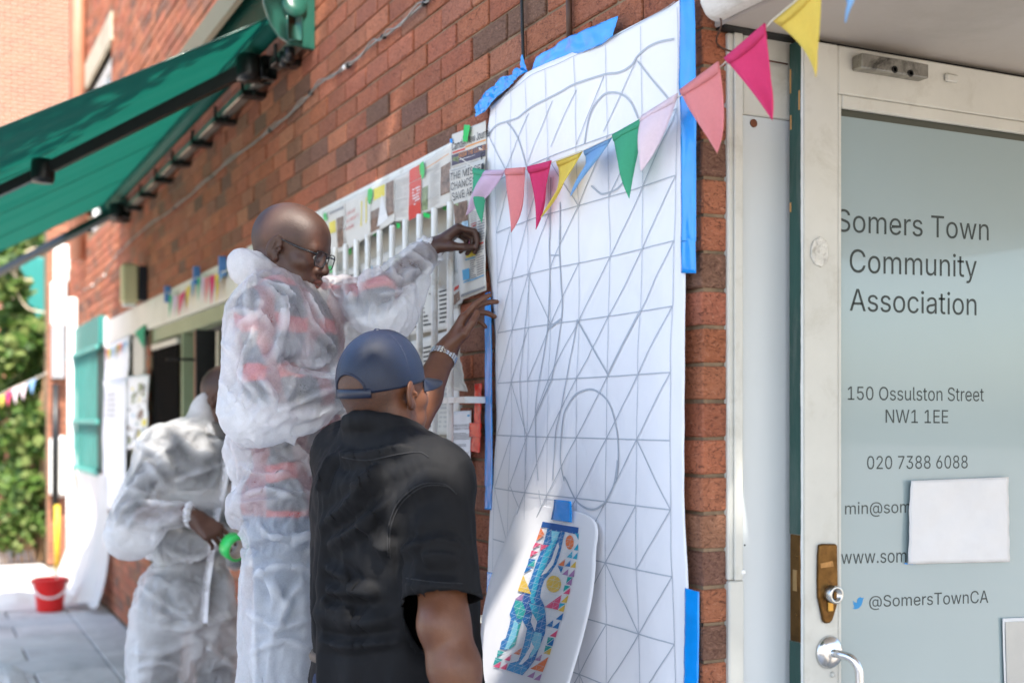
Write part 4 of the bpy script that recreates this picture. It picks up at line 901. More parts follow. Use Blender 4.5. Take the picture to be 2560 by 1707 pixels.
# row of pages along the top of the window
tops = [(88, 862), (255, 780), (455, 680), (642, 595), (758, 540), (850, 490), (1085, 330)]
bots = [(100, 1200), (260, 1160), (455, 1045), (640, 935), (752, 930), (845, 880), (1075, 800)]
words = ['small pale leaflet with yellow strip by the bald man', 'white page with red lettering and yellow scribble behind the bars', 'page with a photo of party hats behind the bars', 'grey text page next to the dark red advertisement', 'dark red advertisement page taped above the bars', 'pale news page with portrait photo next to the folded front page']
for i in range(6):
    pg = Page('newspaper_page', Zn(tops[i], tops[i+1], bots[i+1], bots[i]), -0.012+0.0012*(i % 2), words[i], seed=20+i, wav=0.005)
    if i == 0: pg.rect('g', 0.3, 0.08, 0.95, 0.14); pg.rect('y', 0.3, 0.3, 0.6, 0.55); pg.rect('p', 0.65, 0.28, 0.95, 0.9)
    if i == 1: pg.text('SAVE\nSTREET\nFAIR', 0.08, 0.25, 0.6, 0.62, pm['r'], 0.02); pg.rect('y', 0.66, 0.18, 0.70, 0.7); pg.rect('y', 0.84, 0.15, 0.88, 0.68)
    if i == 2: pg.rect('y', 0.15, 0.05, 0.6, 0.3); pg.rect('p', 0.65, 0.05, 0.97, 0.8); pg.rect('p', 0.02, 0.5, 0.4, 0.95); pg.m.cur = pk.index('w'); pg.m.poly([pg.at(0.5, 0.25, 0.002), pg.at(0.3, 0.9, 0.002), pg.at(0.75, 0.85, 0.002)])
    if i == 3: pg.column(0.08, 0.1, 0.9, 0.5, 'h', 0.025, 1); pg.column(0.08, 0.55, 0.9, 0.92, 'h', 0.025, 2); pg.rect('g', 0.08, 0.53, 0.9, 0.54)
    if i == 4: pg.rect('r', 0.0, 0.0, 1.0, 0.27); pg.m.cur = pk.index('p'); pg.rect('r', 0, 0.28, 1, 1.0); pg.column(0.3, 0.42, 0.9, 0.75, 'w', 0.06, 3)
    if i == 5: pg.rect('o', 0.05, 0.14, 0.9, 0.155); pg.column(0.3, 0.3, 0.62, 0.95, 'h', 0.025, 4); pg.rect('q', 0.03, 0.5, 0.24, 0.95); pg.rect('p', 0.66, 0.3, 0.97, 0.8); pg.column(0.1, 0.2, 0.6, 0.28, 'h', 0.02, 5)
    pg.done()
r3 = random.Random(9); k = 0
lab2 = ['pale blue brochure page', 'black and white text page', 'colour supplement page', 'page with a blue photo column', 'yellowed classifieds page', 'page with a food photo', 'sports page with red stripe', 'white printed letter page', 'torn page with orange photo', 'plain text page', 'page with green panel', 'page with brown photo', 'page with two blue strips', 'small advert page']
lab3 = ['behind the upper bars', 'behind the middle bars', 'behind the lower bars']
for row, (z1, z0) in enumerate(((2.12, 1.82), (1.80, 1.50), (1.47, 1.0))):
    for c_ in range(5):
        t0_ = 3.33+c_*0.45; x1 = -t0_; x0 = -(t0_+0.42)
        pg = Page('newspaper_page', None, 0, '%s %s%s' % (lab2[k % 14], lab3[row], '' if k < 14 else ' near the frame'), seed=40+k, wav=0.012, world=[(x0, 0.035, z1+r3.uniform(-.02, .02)), (x1, 0.035, z1+r3.uniform(-.02, .02)), (x1, 0.035, z0), (x0, 0.035, z0)])
        for q in range(3):
            u0 = 0.06+q*0.31
            if r3.random() < 0.55: pg.column(u0, 0.1, u0+0.26, 0.95, r3.choice('hgk'), 0.045, k*3+q)
            else: pg.rect(r3.choice('sbpqomy'), u0, 0.08, u0+0.26, r3.uniform(0.3, 0.6)); pg.column(u0, 0.65, u0+0.26, 0.95, 'h', 0.045, k*3+q)
        pg.done(); k += 1
Zl = lambda *p: zc(1000, 500, 1.96, p)
pg = Page('printed_letter', Zl((258, 1035), (352, 1030), (345, 1360), (258, 1360)), -0.012, 'white printed letter with black paragraphs under the loose newspaper beside the red tape', 'paper', mt=M_paper, seed=71, wav=0.004)
pg.text('BOROUGH COUNCIL', 0.1, 0.2, 0.95, 0.235, M_ink, 0.01); pg.text('COMMUNITY LIAISON', 0.1, 0.25, 0.95, 0.28, M_ink, 0.01)
pg.column(0.08, 0.33, 0.95, 0.42, 'g', 0.022, 1); pg.column(0.08, 0.50, 0.8, 0.55, 'g', 0.022, 2); pg.column(0.08, 0.62, 0.95, 0.74, 'g', 0.022, 3); pg.column(0.08, 0.80, 0.6, 0.82, 'g', 0.022, 4); pg.column(0.05, 0.91, 0.35, 0.96, 'k', 0.03, 5); pg.rect('b', 0.82, 0.06, 0.95, 0.09); pg.done()
pg = Page('newspaper_page', Zl((258, 700), (300, 760), (340, 940), (262, 930)), -0.03, 'loose news page hanging out of the grille below the raised watch', seed=72, wav=0.012); pg.column(0.1, 0.05, 0.9, 0.9, 'h', 0.04, 6); pg.done()
pg = Page('newspaper_page', Zl((268, 360), (308, 345), (310, 500), (262, 540)), -0.012, 'narrow strip of newsprint with red letters under the held page', seed=73, wav=0.006); pg.rect('r', 0.1, 0.4, 0.7, 0.5); pg.rect('p', 0.1, 0.6, 0.9, 0.9); pg.done()
def gt(pts_a, pts_b, label, y=-0.02, mt=None, seed=1): strip(pts_a, pts_b, y, 'tape_piece', mt or M_green_tape, label, wob=0.002, seed=seed, n=10)
gt(Zn((1172, 190), (1165, 255), (1160, 320)), Zn((1218, 195), (1208, 255), (1196, 325)), 'green tape crumpled on the newspaper masthead', -0.026, seed=31)
gt(Zn((832, 490), (828, 540), (850, 612)), Zn((858, 470), (866, 560), (850, 614)), 'green tape on the dark red advertisement page', -0.02, seed=32)
gt(Zn((430, 690), (428, 760), (442, 805)), Zn((456, 676), (468, 720), (446, 806)), 'green tape above the party hat photo page', -0.02, seed=33)
gt(Zn((85, 880), (95, 930)), Zn((108, 865), (118, 925)), 'green tape by the bald man at the window corner', -0.02, seed=34)
gt(Zn((855, 860), (860, 900)), Zn((912, 880), (905, 912)), 'green tape between the bar tops under the pale news page', -0.02, seed=35)
gt(Zn((652, 945), (652, 985)), Zn((680, 950), (676, 985)), 'green tape under the grey text page', -0.02, seed=36)
gt(Zn((1063, 300), (1064, 330)), Zn((1080, 300), (1082, 335)), 'tiny blue tape by the folded front page', -0.02, M_blue_tape, 37)
for i, (px, py) in enumerate(Zn((480, 1020), (1020, 820), (290, 1160), (140, 1300), (1270, 900))[:4]):
    gt([(px-4, py-8), (px-5, py+8)], [(px+5, py-8), (px+5, py+9)], 'green tape dab behind the bars', 0.022, seed=40+i); 
    bpy.data.objects[-1] if False else None
for o in [o for o in COL.objects if o.get('label') == 'green tape dab behind the bars']: o['group'] = 'green tape dabs behind the bars'
# clear sheeting over the top of the pages
f = MB(); M_clr = translucent('clear_sheeting', (0.85, 0.86, 0.86), 0.4, 0.12, 0.03, 10, transp=0.86, bstr=0.6, bscale=14, bdist=0.012)
a_, b_, c_, d_ = [W(*p, -0.03) for p in Zn((75, 870), (1085, 345), (1080, 700), (80, 1050))]
f.grid(40, 12, lambda u, v: bil([a_, b_, c_, d_], u, v)+Vector((0, -0.008*abs(fbm((u*8, v*3, 1), 1))-0.004, 0.0)))
o = f.build('clear_sheeting', M_clr, None, True); tag(o, 'clear plastic sheeting taped over the row of newspaper pages', 'plastic sheet')

# ================================================================== FAR END OF THE ALLEY
def wbox(name, px0, py0, px1, py1, y0, y1, mt, label, cat, bev=0.01):
    a = W(px0, py0, y0); b = W(px1, py1, y0); f = MB(); f.bbox((min(a.x, b.x), y0, b.z), (max(a.x, b.x), y1, a.z), bev); o = f.build(name, mt); tag(o, label, cat); return o
# posters on the notice board
def poster(name, pts, label, seed, style, y=-0.02):
    pg = Page(name, pts, y, label, 'poster', mt=M_paper, seed=seed, wav=0.02); r = random.Random(seed)
    if style == 'bunting':
        for i in range(9):
            u = 0.05+i*0.1; pg.m.cur = pk.index('rybwqomsb'[i]); pg.m.poly([pg.at(u, 0.1+0.03*math.sin(i), 0.003), pg.at(u+0.05, 0.42+0.05*math.sin(i*2), 0.003), pg.at(u+0.1, 0.1, 0.003)])
    if style == 'photo':
        for i in range(46):
            u = r.uniform(0.06, 0.8); v = r.uniform(0.1, 0.85); s_ = r.uniform(0.05, 0.2); pg.rect(r.choice('qqpsyhwg'), u, v, min(0.94, u+s_), min(0.93, v+s_*0.6))
    if style == 'plain': pg.column(0.1, 0.1, 0.5, 0.3, 'h', 0.04, 3)
    pg.done()
Zp = lambda *p: zc(0, 550, 2.852, p)
poster('poster', Zp((765, 900), (935, 820), (925, 1150), (750, 1180)), 'poster printed with rows of coloured flags beside the teal barred window', 81, 'bunting')
poster('poster', Zp((750, 1155), (915, 1120), (905, 2150), (735, 2020)), 'long blank white poster hanging below the flag poster', 82, 'plain', -0.03)
poster('poster', Zp((920, 1115), (1070, 1100), (1055, 1600), (905, 1640)), 'poster with a mottled photograph next to the dark window', 83, 'photo', -0.024)
f = MB(); q = [W(*p, -0.03) for p in Zp((960, 800), (1030, 745), (1025, 915))]; f.prism(q, (0, 0.002, 0)); o = f.build('green_pennant', bmats['g']); tag(o, 'single green pennant hanging from the lintel by the notice board', 'pennant')
# small bunting on the lintel band
sb = empty('small_bunting', W(460, 720, -0.03)); tag(sb, 'small pastel bunting pinned with blue pegs along the white lintel band', 'bunting')
Zf = lambda *p: zc(180, 580, 5.6, p)
small = [('g', (1355, 885), (1410, 895), (1358, 1200)), ('l', (1410, 895), (1480, 890), (1420, 1180)), ('c', (1480, 890), (1530, 870), (1495, 1170)), ('m', (1525, 870), (1590, 815), (1490, 1170)), ('y', (1595, 790), (1660, 740), (1610, 1060)), ('b', (1660, 700), (1720, 650), (1690, 900)), ('g', (1750, 640), (1800, 640), (1760, 960)), ('l', (1810, 640), (1860, 640), (1815, 990)), ('c', (1860, 640), (1930, 620), (1865, 1000)), ('m', (1930, 620), (2000, 600), (1945, 1010)), ('y', (2000, 600), (2070, 570), (2025, 990)), ('b', (2070, 600), (2150, 550), (1985, 830))]
for i, (k, *tri) in enumerate(small):
    q = [W(*p, -0.045) for p in Zf(*tri)]; f = MB(); f.prism(q, (0, 0.0015, 0)); f.build('flag', bmats[k], sb)
f = MB(); f.tube([W(*p, -0.04) for p in Zf((1330, 850), (1480, 890), (1590, 815), (1740, 640), (1930, 620), (2150, 545), (2300, 480))], 0.003, 6); f.build('string', mat('bunting_string', (0.7, 0.66, 0.58), 0.9), sb)
for p in Zf((1340, 870), (1748, 610), (2110, 480)):
    c = W(*p, -0.03); f = MB(); f.bbox((c.x-0.012, -0.05, c.z-0.05), (c.x+0.012, -0.013, c.z+0.05), 0.003); f.build('peg', mat('blue_peg', (0.08, 0.22, 0.52), 0.4), sb)
# hanging white cloth under the teal shutter
def cloth1(u, v):
    a = W(192, 1175, -0.06); b = W(262, 1165, -0.06); x = a.x+(b.x-a.x)*u+0.1*v*(u-0.3); z = 1.09-1.12*v**0.9
    y = -0.05-0.18*v**3-0.07*math.sin(u*17+v)*v-0.03*math.sin(u*41)*v
    return Vector((x, y, max(0.03+0.05*abs(math.sin(u*12)), z)))
M_cloth = translucent('white_dust_cloth', (0.78, 0.76, 0.73), 0.3, 0.9, 0.05, 6, bstr=0.3, bscale=20)
f = MB(); f.grid(50, 40, cloth1); o = f.build('dust_cloth', M_cloth, None, True); tag(o, 'white dust cloth hanging under the teal barred window', 'dust sheet')
# crumpled dust sheet on the ground
def cloth2(u, v):
    x = -10.62-3.2*v+0.3*math.sin(u*9)*(1-v)*0.4; y = -0.2-3.8*u
    h = 0.02+0.09*abs(fbm((x*1.6, y*1.6, 2), 1))*2.0+0.10*abs(fbm((x*3.4, y*3.4, 5), 1)); e = min(1, 6*min(u, 1-u, v, 1-v)+0.08)
    return Vector((x, y, 0.004+h*e*(1.5-v)))
f = MB(); f.grid(110, 90, cloth2); o = f.build('dust_sheet', M_cloth, None, True); tag(o, 'large crumpled white dust sheet lying on the sunlit ground behind the red bucket', 'dust sheet')
# bucket
bc = G(125, 1526); bk = empty('bucket', bc); tag(bk, 'red plastic bucket with a white bail handle on the paving', 'bucket')
Mred = mat('red_plastic', (0.62, 0.012, 0.010), 0.35, 0.06, 4, 40, 0.05, coat=0.1)
f = MB(); f.lathe([(0.0, 0.006), (0.098, 0.0), (0.103, 0.02), (0.116, 0.15), (0.126, 0.245), (0.134, 0.25), (0.136, 0.262), (0.128, 0.266), (0.121, 0.255), (0.11, 0.14), (0.098, 0.012), (0.0, 0.012)], Matrix.Translation(bc), 40, cap=False); f.build('body', Mred, bk, True)
hd = (CAM-bc); hd.z = 0; hd.normalize(); sdv = Vector((-hd.y, hd.x, 0))
hp = [bc+sdv*0.136*math.cos(a)+hd*(0.143*math.sin(a))+Vector((0, 0, 0.235-0.115*math.sin(a))) for a in [math.pi*i/16 for i in range(17)]]
f = MB(); f.tube(hp, 0.008, 8); f.build('handle', mat('white_handle', (0.75, 0.72, 0.68), 0.4), bk, True)
for s in (-1, 1):
    f = MB(); f.bbox((-0.012, -0.012, -0.02), (0.012, 0.012, 0.02), 0.004, Matrix.Translation(bc+sdv*0.136*s+Vector((0, 0, 0.235)))); f.build('handle_lug', Mred, bk)
# a paint brush stands in the bucket
f = MB(); f.tube([bc+Vector((0.0, 0.04, 0.10)), bc+Vector((0.0, 0.06, 0.36))], 0.007, 8); f.build('stick', mat('stick_wood', (0.55, 0.48, 0.38), 0.7), bk)
bpy.data.objects['stick'].parent = None; st_ = bpy.data.objects['stick']; st_.name = 'paint_stick'; tag(st_, 'pale wooden stick standing in the red bucket', 'stick')
# plastic bag at the bottom edge
def bag(u, v):
    c = G(5, 1760); th = 2*math.pi*u; ph = math.pi*v; r = 0.13*(1+0.35*fbm((math.cos(th)*2, math.sin(th)*2, v*4), 1.3)+0.2*fbm((math.cos(th)*5, math.sin(th)*5, v*9), 1.3))
    return c+Vector((r*math.sin(ph)*math.cos(th), r*math.sin(ph)*math.sin(th), 0.10+0.11*math.cos(ph)*(1+0.4*fbm((u*9, v*6, 3), 1))))
f = MB(); f.grid(48, 30, bag); o = f.build('plastic_bag', translucent('bag_plastic', (0.8, 0.82, 0.84), 0.4, 0.25, 0.05, 10, transp=0.2, bstr=0.5, bscale=25), None, True); tag(o, 'crumpled white plastic bag on the paving slabs', 'bag')
# pipes and boxes at the far corner
f = MB(); a = W(181, 745, -0.06); b = W(178, 1345, -0.06); f.tube([(a.x, -0.06, 0.1), (a.x, -0.06, a.z)], 0.045, 12); f.tube([(a.x, -0.06, 0.1), (a.x, -0.06, 1.25)], 0.055, 12); o = f.build('waste_pipe', M_whiteplastic, None, True); tag(o, 'white plastic waste pipe running down the far brick corner', 'pipe')
XF = -13.6
def fbox(name, px0, py0, px1, py1, th, mt, label, cat, x=XF, bev=0.01):
    a = D(px0, py0, x); b = D(px1, py1, x); f = MB(); f.bbox((x-th, a.y, b.z), (x, b.y, a.z), bev); o = f.build(name, mt); tag(o, label, cat); return o
# return wall at the end of the alley that carries the meters
ew = empty('end_wall', (XF-0.2, 0.0, 0)); tag(ew, 'narrow brick return wall with ivy and service boxes at the far end of the alley', 'wall')
a = D(118, 1345, XF-0.16); b = D(190, 600, XF-0.16)
f = MB(); f.box((XF-0.5, a.y, 0.0), (XF-0.16, 0.3, 3.9)); f.build('wall_body', M_mortar, ew)
f = MB(); n0 = 0
for c_ in range(51):
    y = a.y+(0.0 if c_ % 2 else -0.11)
    while y < 0.3:
        f.bbox((XF-0.17, max(y, a.y)+0.004, c_*0.075+0.004), (XF-0.15, min(0.3, y+0.22)-0.002, c_*0.075+0.068), 0.003); y += 0.225
o = f.build('brickwork', mat('far_brick', (0.30, 0.12, 0.07), 0.85, 0.3, 5, 60, 0.3), ew); tag(o, kind='stuff')
fbox('electric_box', 136, 610, 172, 704, 0.12, M_whiteplastic, 'square white electric box high on the far return wall', 'box')
fbox('junction_box', 172, 646, 196, 676, 0.10, M_whiteplastic, 'small white junction box beside the electric box', 'box')
fbox('cable_trunking', 128, 704, 166, 812, 0.08, M_whiteplastic, 'white cable trunking under the electric box', 'trunking')
fbox('meter_cabinet', 131, 812, 162, 946, 0.14, M_grey_box, 'grey meter cabinet below the white trunking', 'cabinet')
fbox('meter_box', 126, 1090, 170, 1243, 0.16, M_whiteplastic, 'tall rounded white meter box low on the far wall', 'box', bev=0.04)
f = MB(); a = D(139, 960, XF+0.03); b = D(137, 1300, XF+0.03); f.tube([a, b], 0.035, 10); o = f.build('black_pipe', M_black, None, True); tag(o, 'black pipe below the grey meter cabinet', 'pipe')
f = MB(); a = D(143, 1262, XF+0.3); a.z = 0.0; b = D(143, 1262, XF+0.3); f.tube([a, b], 0.028, 10); o = f.build('yellow_post', M_yellow, None, True); tag(o, 'short yellow post standing by the far wall', 'post')
# far buildings behind the ivy
def far_building(name, x, y0, y1, h, c, label, rows, colr):
    e = empty(name, (x, (y0+y1)/2, 0)); tag(e, label, 'building')
    m, t, bb, oo = nodes(name+'_brick'); vv = N(t, 'ShaderNodeTexBrick'); vv.inputs['Scale'].default_value = 1.0; vv.inputs['Brick Width'].default_value = 0.225; vv.inputs['Row Height'].default_value = 0.075; vv.inputs['Mortar Size'].default_value = 0.007
    cmb = N(t, 'ShaderNodeSeparateXYZ'); t.links.new(N(t, 'ShaderNodeNewGeometry').outputs['Position'], cmb.inputs[0]); cc = N(t, 'ShaderNodeCombineXYZ'); t.links.new(cmb.outputs['Y'], cc.inputs[0]); t.links.new(cmb.outputs['Z'], cc.inputs[1]); t.links.new(cc.outputs[0], vv.inputs['Vector'])
    vv.inputs['Color1'].default_value = rgb(colr); vv.inputs['Color2'].default_value = rgb(tuple(k*0.7 for k in colr)); vv.inputs['Mortar'].default_value = (0.4, 0.34, 0.27, 1); t.links.new(vv.outputs[0], bb.inputs['Base Color']); bb.inputs['Roughness'].default_value = 0.9
    f = MB(); f.box((x-6, y0, 0), (x, y1, h)); f.build('wall', m, e)
    for z in rows:
        y = y0+1.0
        while y < y1-1.2:
            f = MB(); f.bbox((x-0.02, y, z), (x+0.03, y+1.0, z+1.4), 0.01); wn = f.build('window', M_whiteplastic, e)
            f = MB(); f.box((x+0.0305, y+0.08, z+0.08), (x+0.036, y+0.92, z+1.32)); f.build('pane', mat('window_glass', (0.30, 0.34, 0.36), 0.08), wn); y += 2.6
    return e
far_building('far_brick_block', -24, -9.0, 2.0, 13, None, 'tall sunlit orange brick block beyond the end of the alley', (), (0.22, 0.082, 0.042))
f = MB(); a = D(52, 640, -15.5); b = D(120, 780, -15.5); f.bbox((-15.6, a.y, 1.2), (-15.5, b.y, a.z), 0.02); o = f.build('teal_door', M_teal); tag(o, 'teal painted gate half hidden by ivy at the end of the alley', 'gate')
f = MB(); f.box((-15.9, -9.0, 0.0), (-15.62, 0.3, 2.6)); o = f.build('garden_wall', mat('far_garden_wall', (0.32, 0.15, 0.09), 0.9, 0.3, 3, 40, 0.3)); tag(o, 'low brick garden wall behind the ivy', 'wall')

# ------------------------------------------------------------------ leaves
leaf_mats = [translucent('leaf_%d' % i, c, 0.45, 0.5, 0.25, 3, bstr=0) for i, c in enumerate([(0.075, 0.145, 0.026), (0.115, 0.19, 0.045), (0.035, 0.080, 0.016), (0.17, 0.22, 0.065)])]
def leaves(name, pts, size, parent, seed=1, norm=None, mats=None, flat=0.5):
    r = np.random.default_rng(seed); n = len(pts); pts = np.array(pts)
    prof = np.array([(0, 0, 0), (0.34, 0.25, 0.05), (0.40, 0.5, 0.07), (0.22, 0.8, 0.02), (0, 1.05, -0.05), (-0.22, 0.8, 0.02), (-0.40, 0.5, 0.07), (-0.34, 0.25, 0.05)])
    V = []; Fc = []; MI = []
    for i in range(n):
        s = size*r.uniform(0.6, 1.3); d = r.normal(size=3); d /= np.linalg.norm(d)
        nn = r.normal(size=3)*flat
        nn = nn+(np.array(norm) if norm is not None else np.array((0, 0, 1.0))); nn /= np.linalg.norm(nn)
        ax = np.cross(nn, d); ax /= np.linalg.norm(ax)+1e-9; by = np.cross(nn, ax)
        q = pts[i]+s*(prof[:, :1]*ax+prof[:, 1:2]*by+prof[:, 2:]*nn)
        b = len(V); V += q.tolist(); Fc += [(b, b+1, b+7), (b+1, b+2, b+6, b+7), (b+2, b+3, b+5, b+6), (b+3, b+4, b+5)]; mi = int(r.integers(0, 4)); MI += [mi]*4
    me = bpy.data.meshes.new(name); me.from_pydata(V, [], Fc)
    for m in (mats or leaf_mats): me.materials.append(m)
    me.polygons.foreach_set('material_index', MI); me.update()
    return link(name, me, parent)
def clump_points(c, rad, n, r, hollow=0.3):
    p = r.normal(size=(n, 3)); p /= np.linalg.norm(p, axis=1)[:, None]; k = r.uniform(hollow, 1, size=(n, 1))**0.5
    return np.array(c)+p*k*np.array(rad)
iv = empty('ivy', (-14.2, -1.6, 0)); tag(iv, 'sunlit green climbing ivy covering the wall at the end of the alley', 'climbing plant')
r4 = np.random.default_rng(4); ip = []
for px, py, rr_ in [(20, 640, 30), (70, 600, 40), (30, 720, 40), (80, 830, 46), (40, 800, 45), (20, 880, 45), (70, 900, 45), (100, 960, 40), (50, 980, 46), (20, 1000, 40), (80, 1060, 45), (30, 1090, 48), (60, 1150, 45), (95, 1120, 36), (20, 1200, 46), (70, 1220, 40), (110, 880, 30), (-30, 900, 60), (-40, 1100, 60), (-40, 700, 60), (10, 560, 30), (60, 540, 28), (110, 1010, 26)]:
    c = D(px, py, -14.4+r4.uniform(-0.4, 0.4)); s = rr_*14/3050
    ip += clump_points(c, (s*1.1, s, s), 150, r4, 0.1).tolist()
leaves('foliage', ip, 0.115, iv, 5, norm=(0.8, -0.2, 0.6), flat=0.6)
f = MB()
for k in range(16):
    a = D(95+k*3.6, 1350, -14.25+0.1*(k % 3)); a.z = 0; b = D(100+k*2.6+r4.uniform(-4, 4), 980+r4.uniform(-40, 60), -14.2); m_ = (a+b)/2+Vector((r4.uniform(-.1, .1), r4.uniform(-.12, .12), 0)); f.tube(catmull([a, m_, b], 5), 0.022, 6)
f.build('stems', mat('dry_stems', (0.24, 0.15, 0.08), 0.9, 0.4, 12), iv)
f = MB()
for px, py in [(70, 620), (100, 700)]:
    c = D(px, py, -14.0 if py > 500 else -13.9); f.tube(catmull([c+Vector((0, 0.25*math.cos(a), 0.35*math.sin(a))) for a in [i*0.7 for i in range(8)]], 4), 0.009, 5)
f.build('bare_vine', mat('pale_vine', (0.62, 0.52, 0.38), 0.8), iv)
sh = empty('shrub', (-14.3, -1.6, 0)); tag(sh, 'low pale green shrub by the sunlit dust sheet', 'shrub')
ip = []
for px, py in [(20, 1290), (60, 1300), (90, 1320), (0, 1330), (40, 1340), (100, 1290), (-40, 1300)]:
    ip += clump_points(D(px, py, -14.0), (0.25, 0.22, 0.18), 120, r4, 0.1).tolist()
leaves('foliage', ip, 0.07, sh, 6, norm=(0.6, -0.2, 0.8), flat=0.7)
f = MB()
for k in range(10): a = D(10+k*10, 1345, -14.0); a.z = 0; f.tube([a, a+Vector((0.05, r4.uniform(-.1, .1), 0.35))], 0.01, 5)
f.build('stem', MATS['dry_stems'], sh)
# bunting in the ivy
ib = empty('ivy_bunting', D(40, 960, -13.7)); tag(ib, 'faded pink and white bunting strung in front of the ivy', 'bunting')
for k, (c_, pts) in enumerate([('y', ((0, 990), (12, 985), (4, 1020))), ('m', ((12, 985), (30, 972), (20, 1015))), ('w', ((30, 972), (48, 965), (38, 1010))), ('w', ((48, 965), (68, 956), (58, 1000))), ('b', ((70, 955), (90, 945), (80, 985)))]):
    q = [D(*p, -13.7) for p in pts]; f = MB(); f.prism(q, (0.002, 0, 0)); f.build('flag', bmats[c_], ib)
f = MB(); f.tube([D(*p, -13.7) for p in ((-20, 998), (30, 971), (92, 944), (120, 930))], 0.004, 6); f.build('string', MATS['bunting_string'], ib)

# tree over the alley, outside the picture, that dapples the light
tr = empty('alley_tree', (3.2, -4.2, 0)); tag(tr, 'leafy street tree standing behind the viewer and shading the alley', 'tree')
f = MB(); f.tube(catmull([(3.2, -4.2, -0.03), (3.25, -4.15, 1.5), (3.1, -4.0, 3.2), (2.9, -3.6, 4.8), (2.4, -3.2, 6.4)], 5), [0.2-0.12*i/20 for i in range(21)], 12)
tk = f.build('trunk', mat('bark', (0.12, 0.09, 0.065), 0.95, 0.4, 12, 40, 0.6, 0.02), tr, True)
f = MB(); r5 = np.random.default_rng(8)
for k in range(14):
    a = Vector((2.95+0.1*r5.normal(), -3.6, 4.0+0.2*k)); e = Vector((r5.uniform(-2.5, 4.0), r5.uniform(-4.8, -0.6), r5.uniform(5.0, 7.6))); f.tube(catmull([a, (a+e)/2+Vector((0, 0, 0.4)), e], 5), [0.06*(1-i/12)+0.012 for i in range(11)], 7)
f.build('limb', MATS['bark'], tr, True)
SPOTS = [(P(905, 905, 2.76), 0.07), (P(1130, 1110, 2.66), 0.085), (P(735, 505, 3.2), 0.12), (W(1262, 1420, -0.06), 0.05), (W(1250, 1560, -0.08), 0.06), (P(1060, 1330, 2.6), 0.06), (P(420, 1105, 4.6), 0.12), (P(980, 1000, 2.75), 0.05)]  # crown shaped for the light: leaves left out so sun lands here
tp = []
while len(tp) < 26000:
    x = r5.uniform(-3.6, 4.6); y = r5.uniform(-5.2, 0.6); z = r5.uniform(4.6, 7.8)
    if ((x-1.0)/4.6)**2+((y+2.4)/3.0)**2+((z-6.1)/1.8)**2 > 1: continue
    p = Vector((x, y, z)); ok = True
    for s, rad in SPOTS:
        d = p-s; k = d.dot(SUN)
        if k > 0 and (d-SUN*k).length < rad+0.05: ok = False; break
    if ok: tp.append((x, y, z))
leaves('crown', tp, 0.13, tr, 9, norm=(0, 0, 1), flat=0.5)
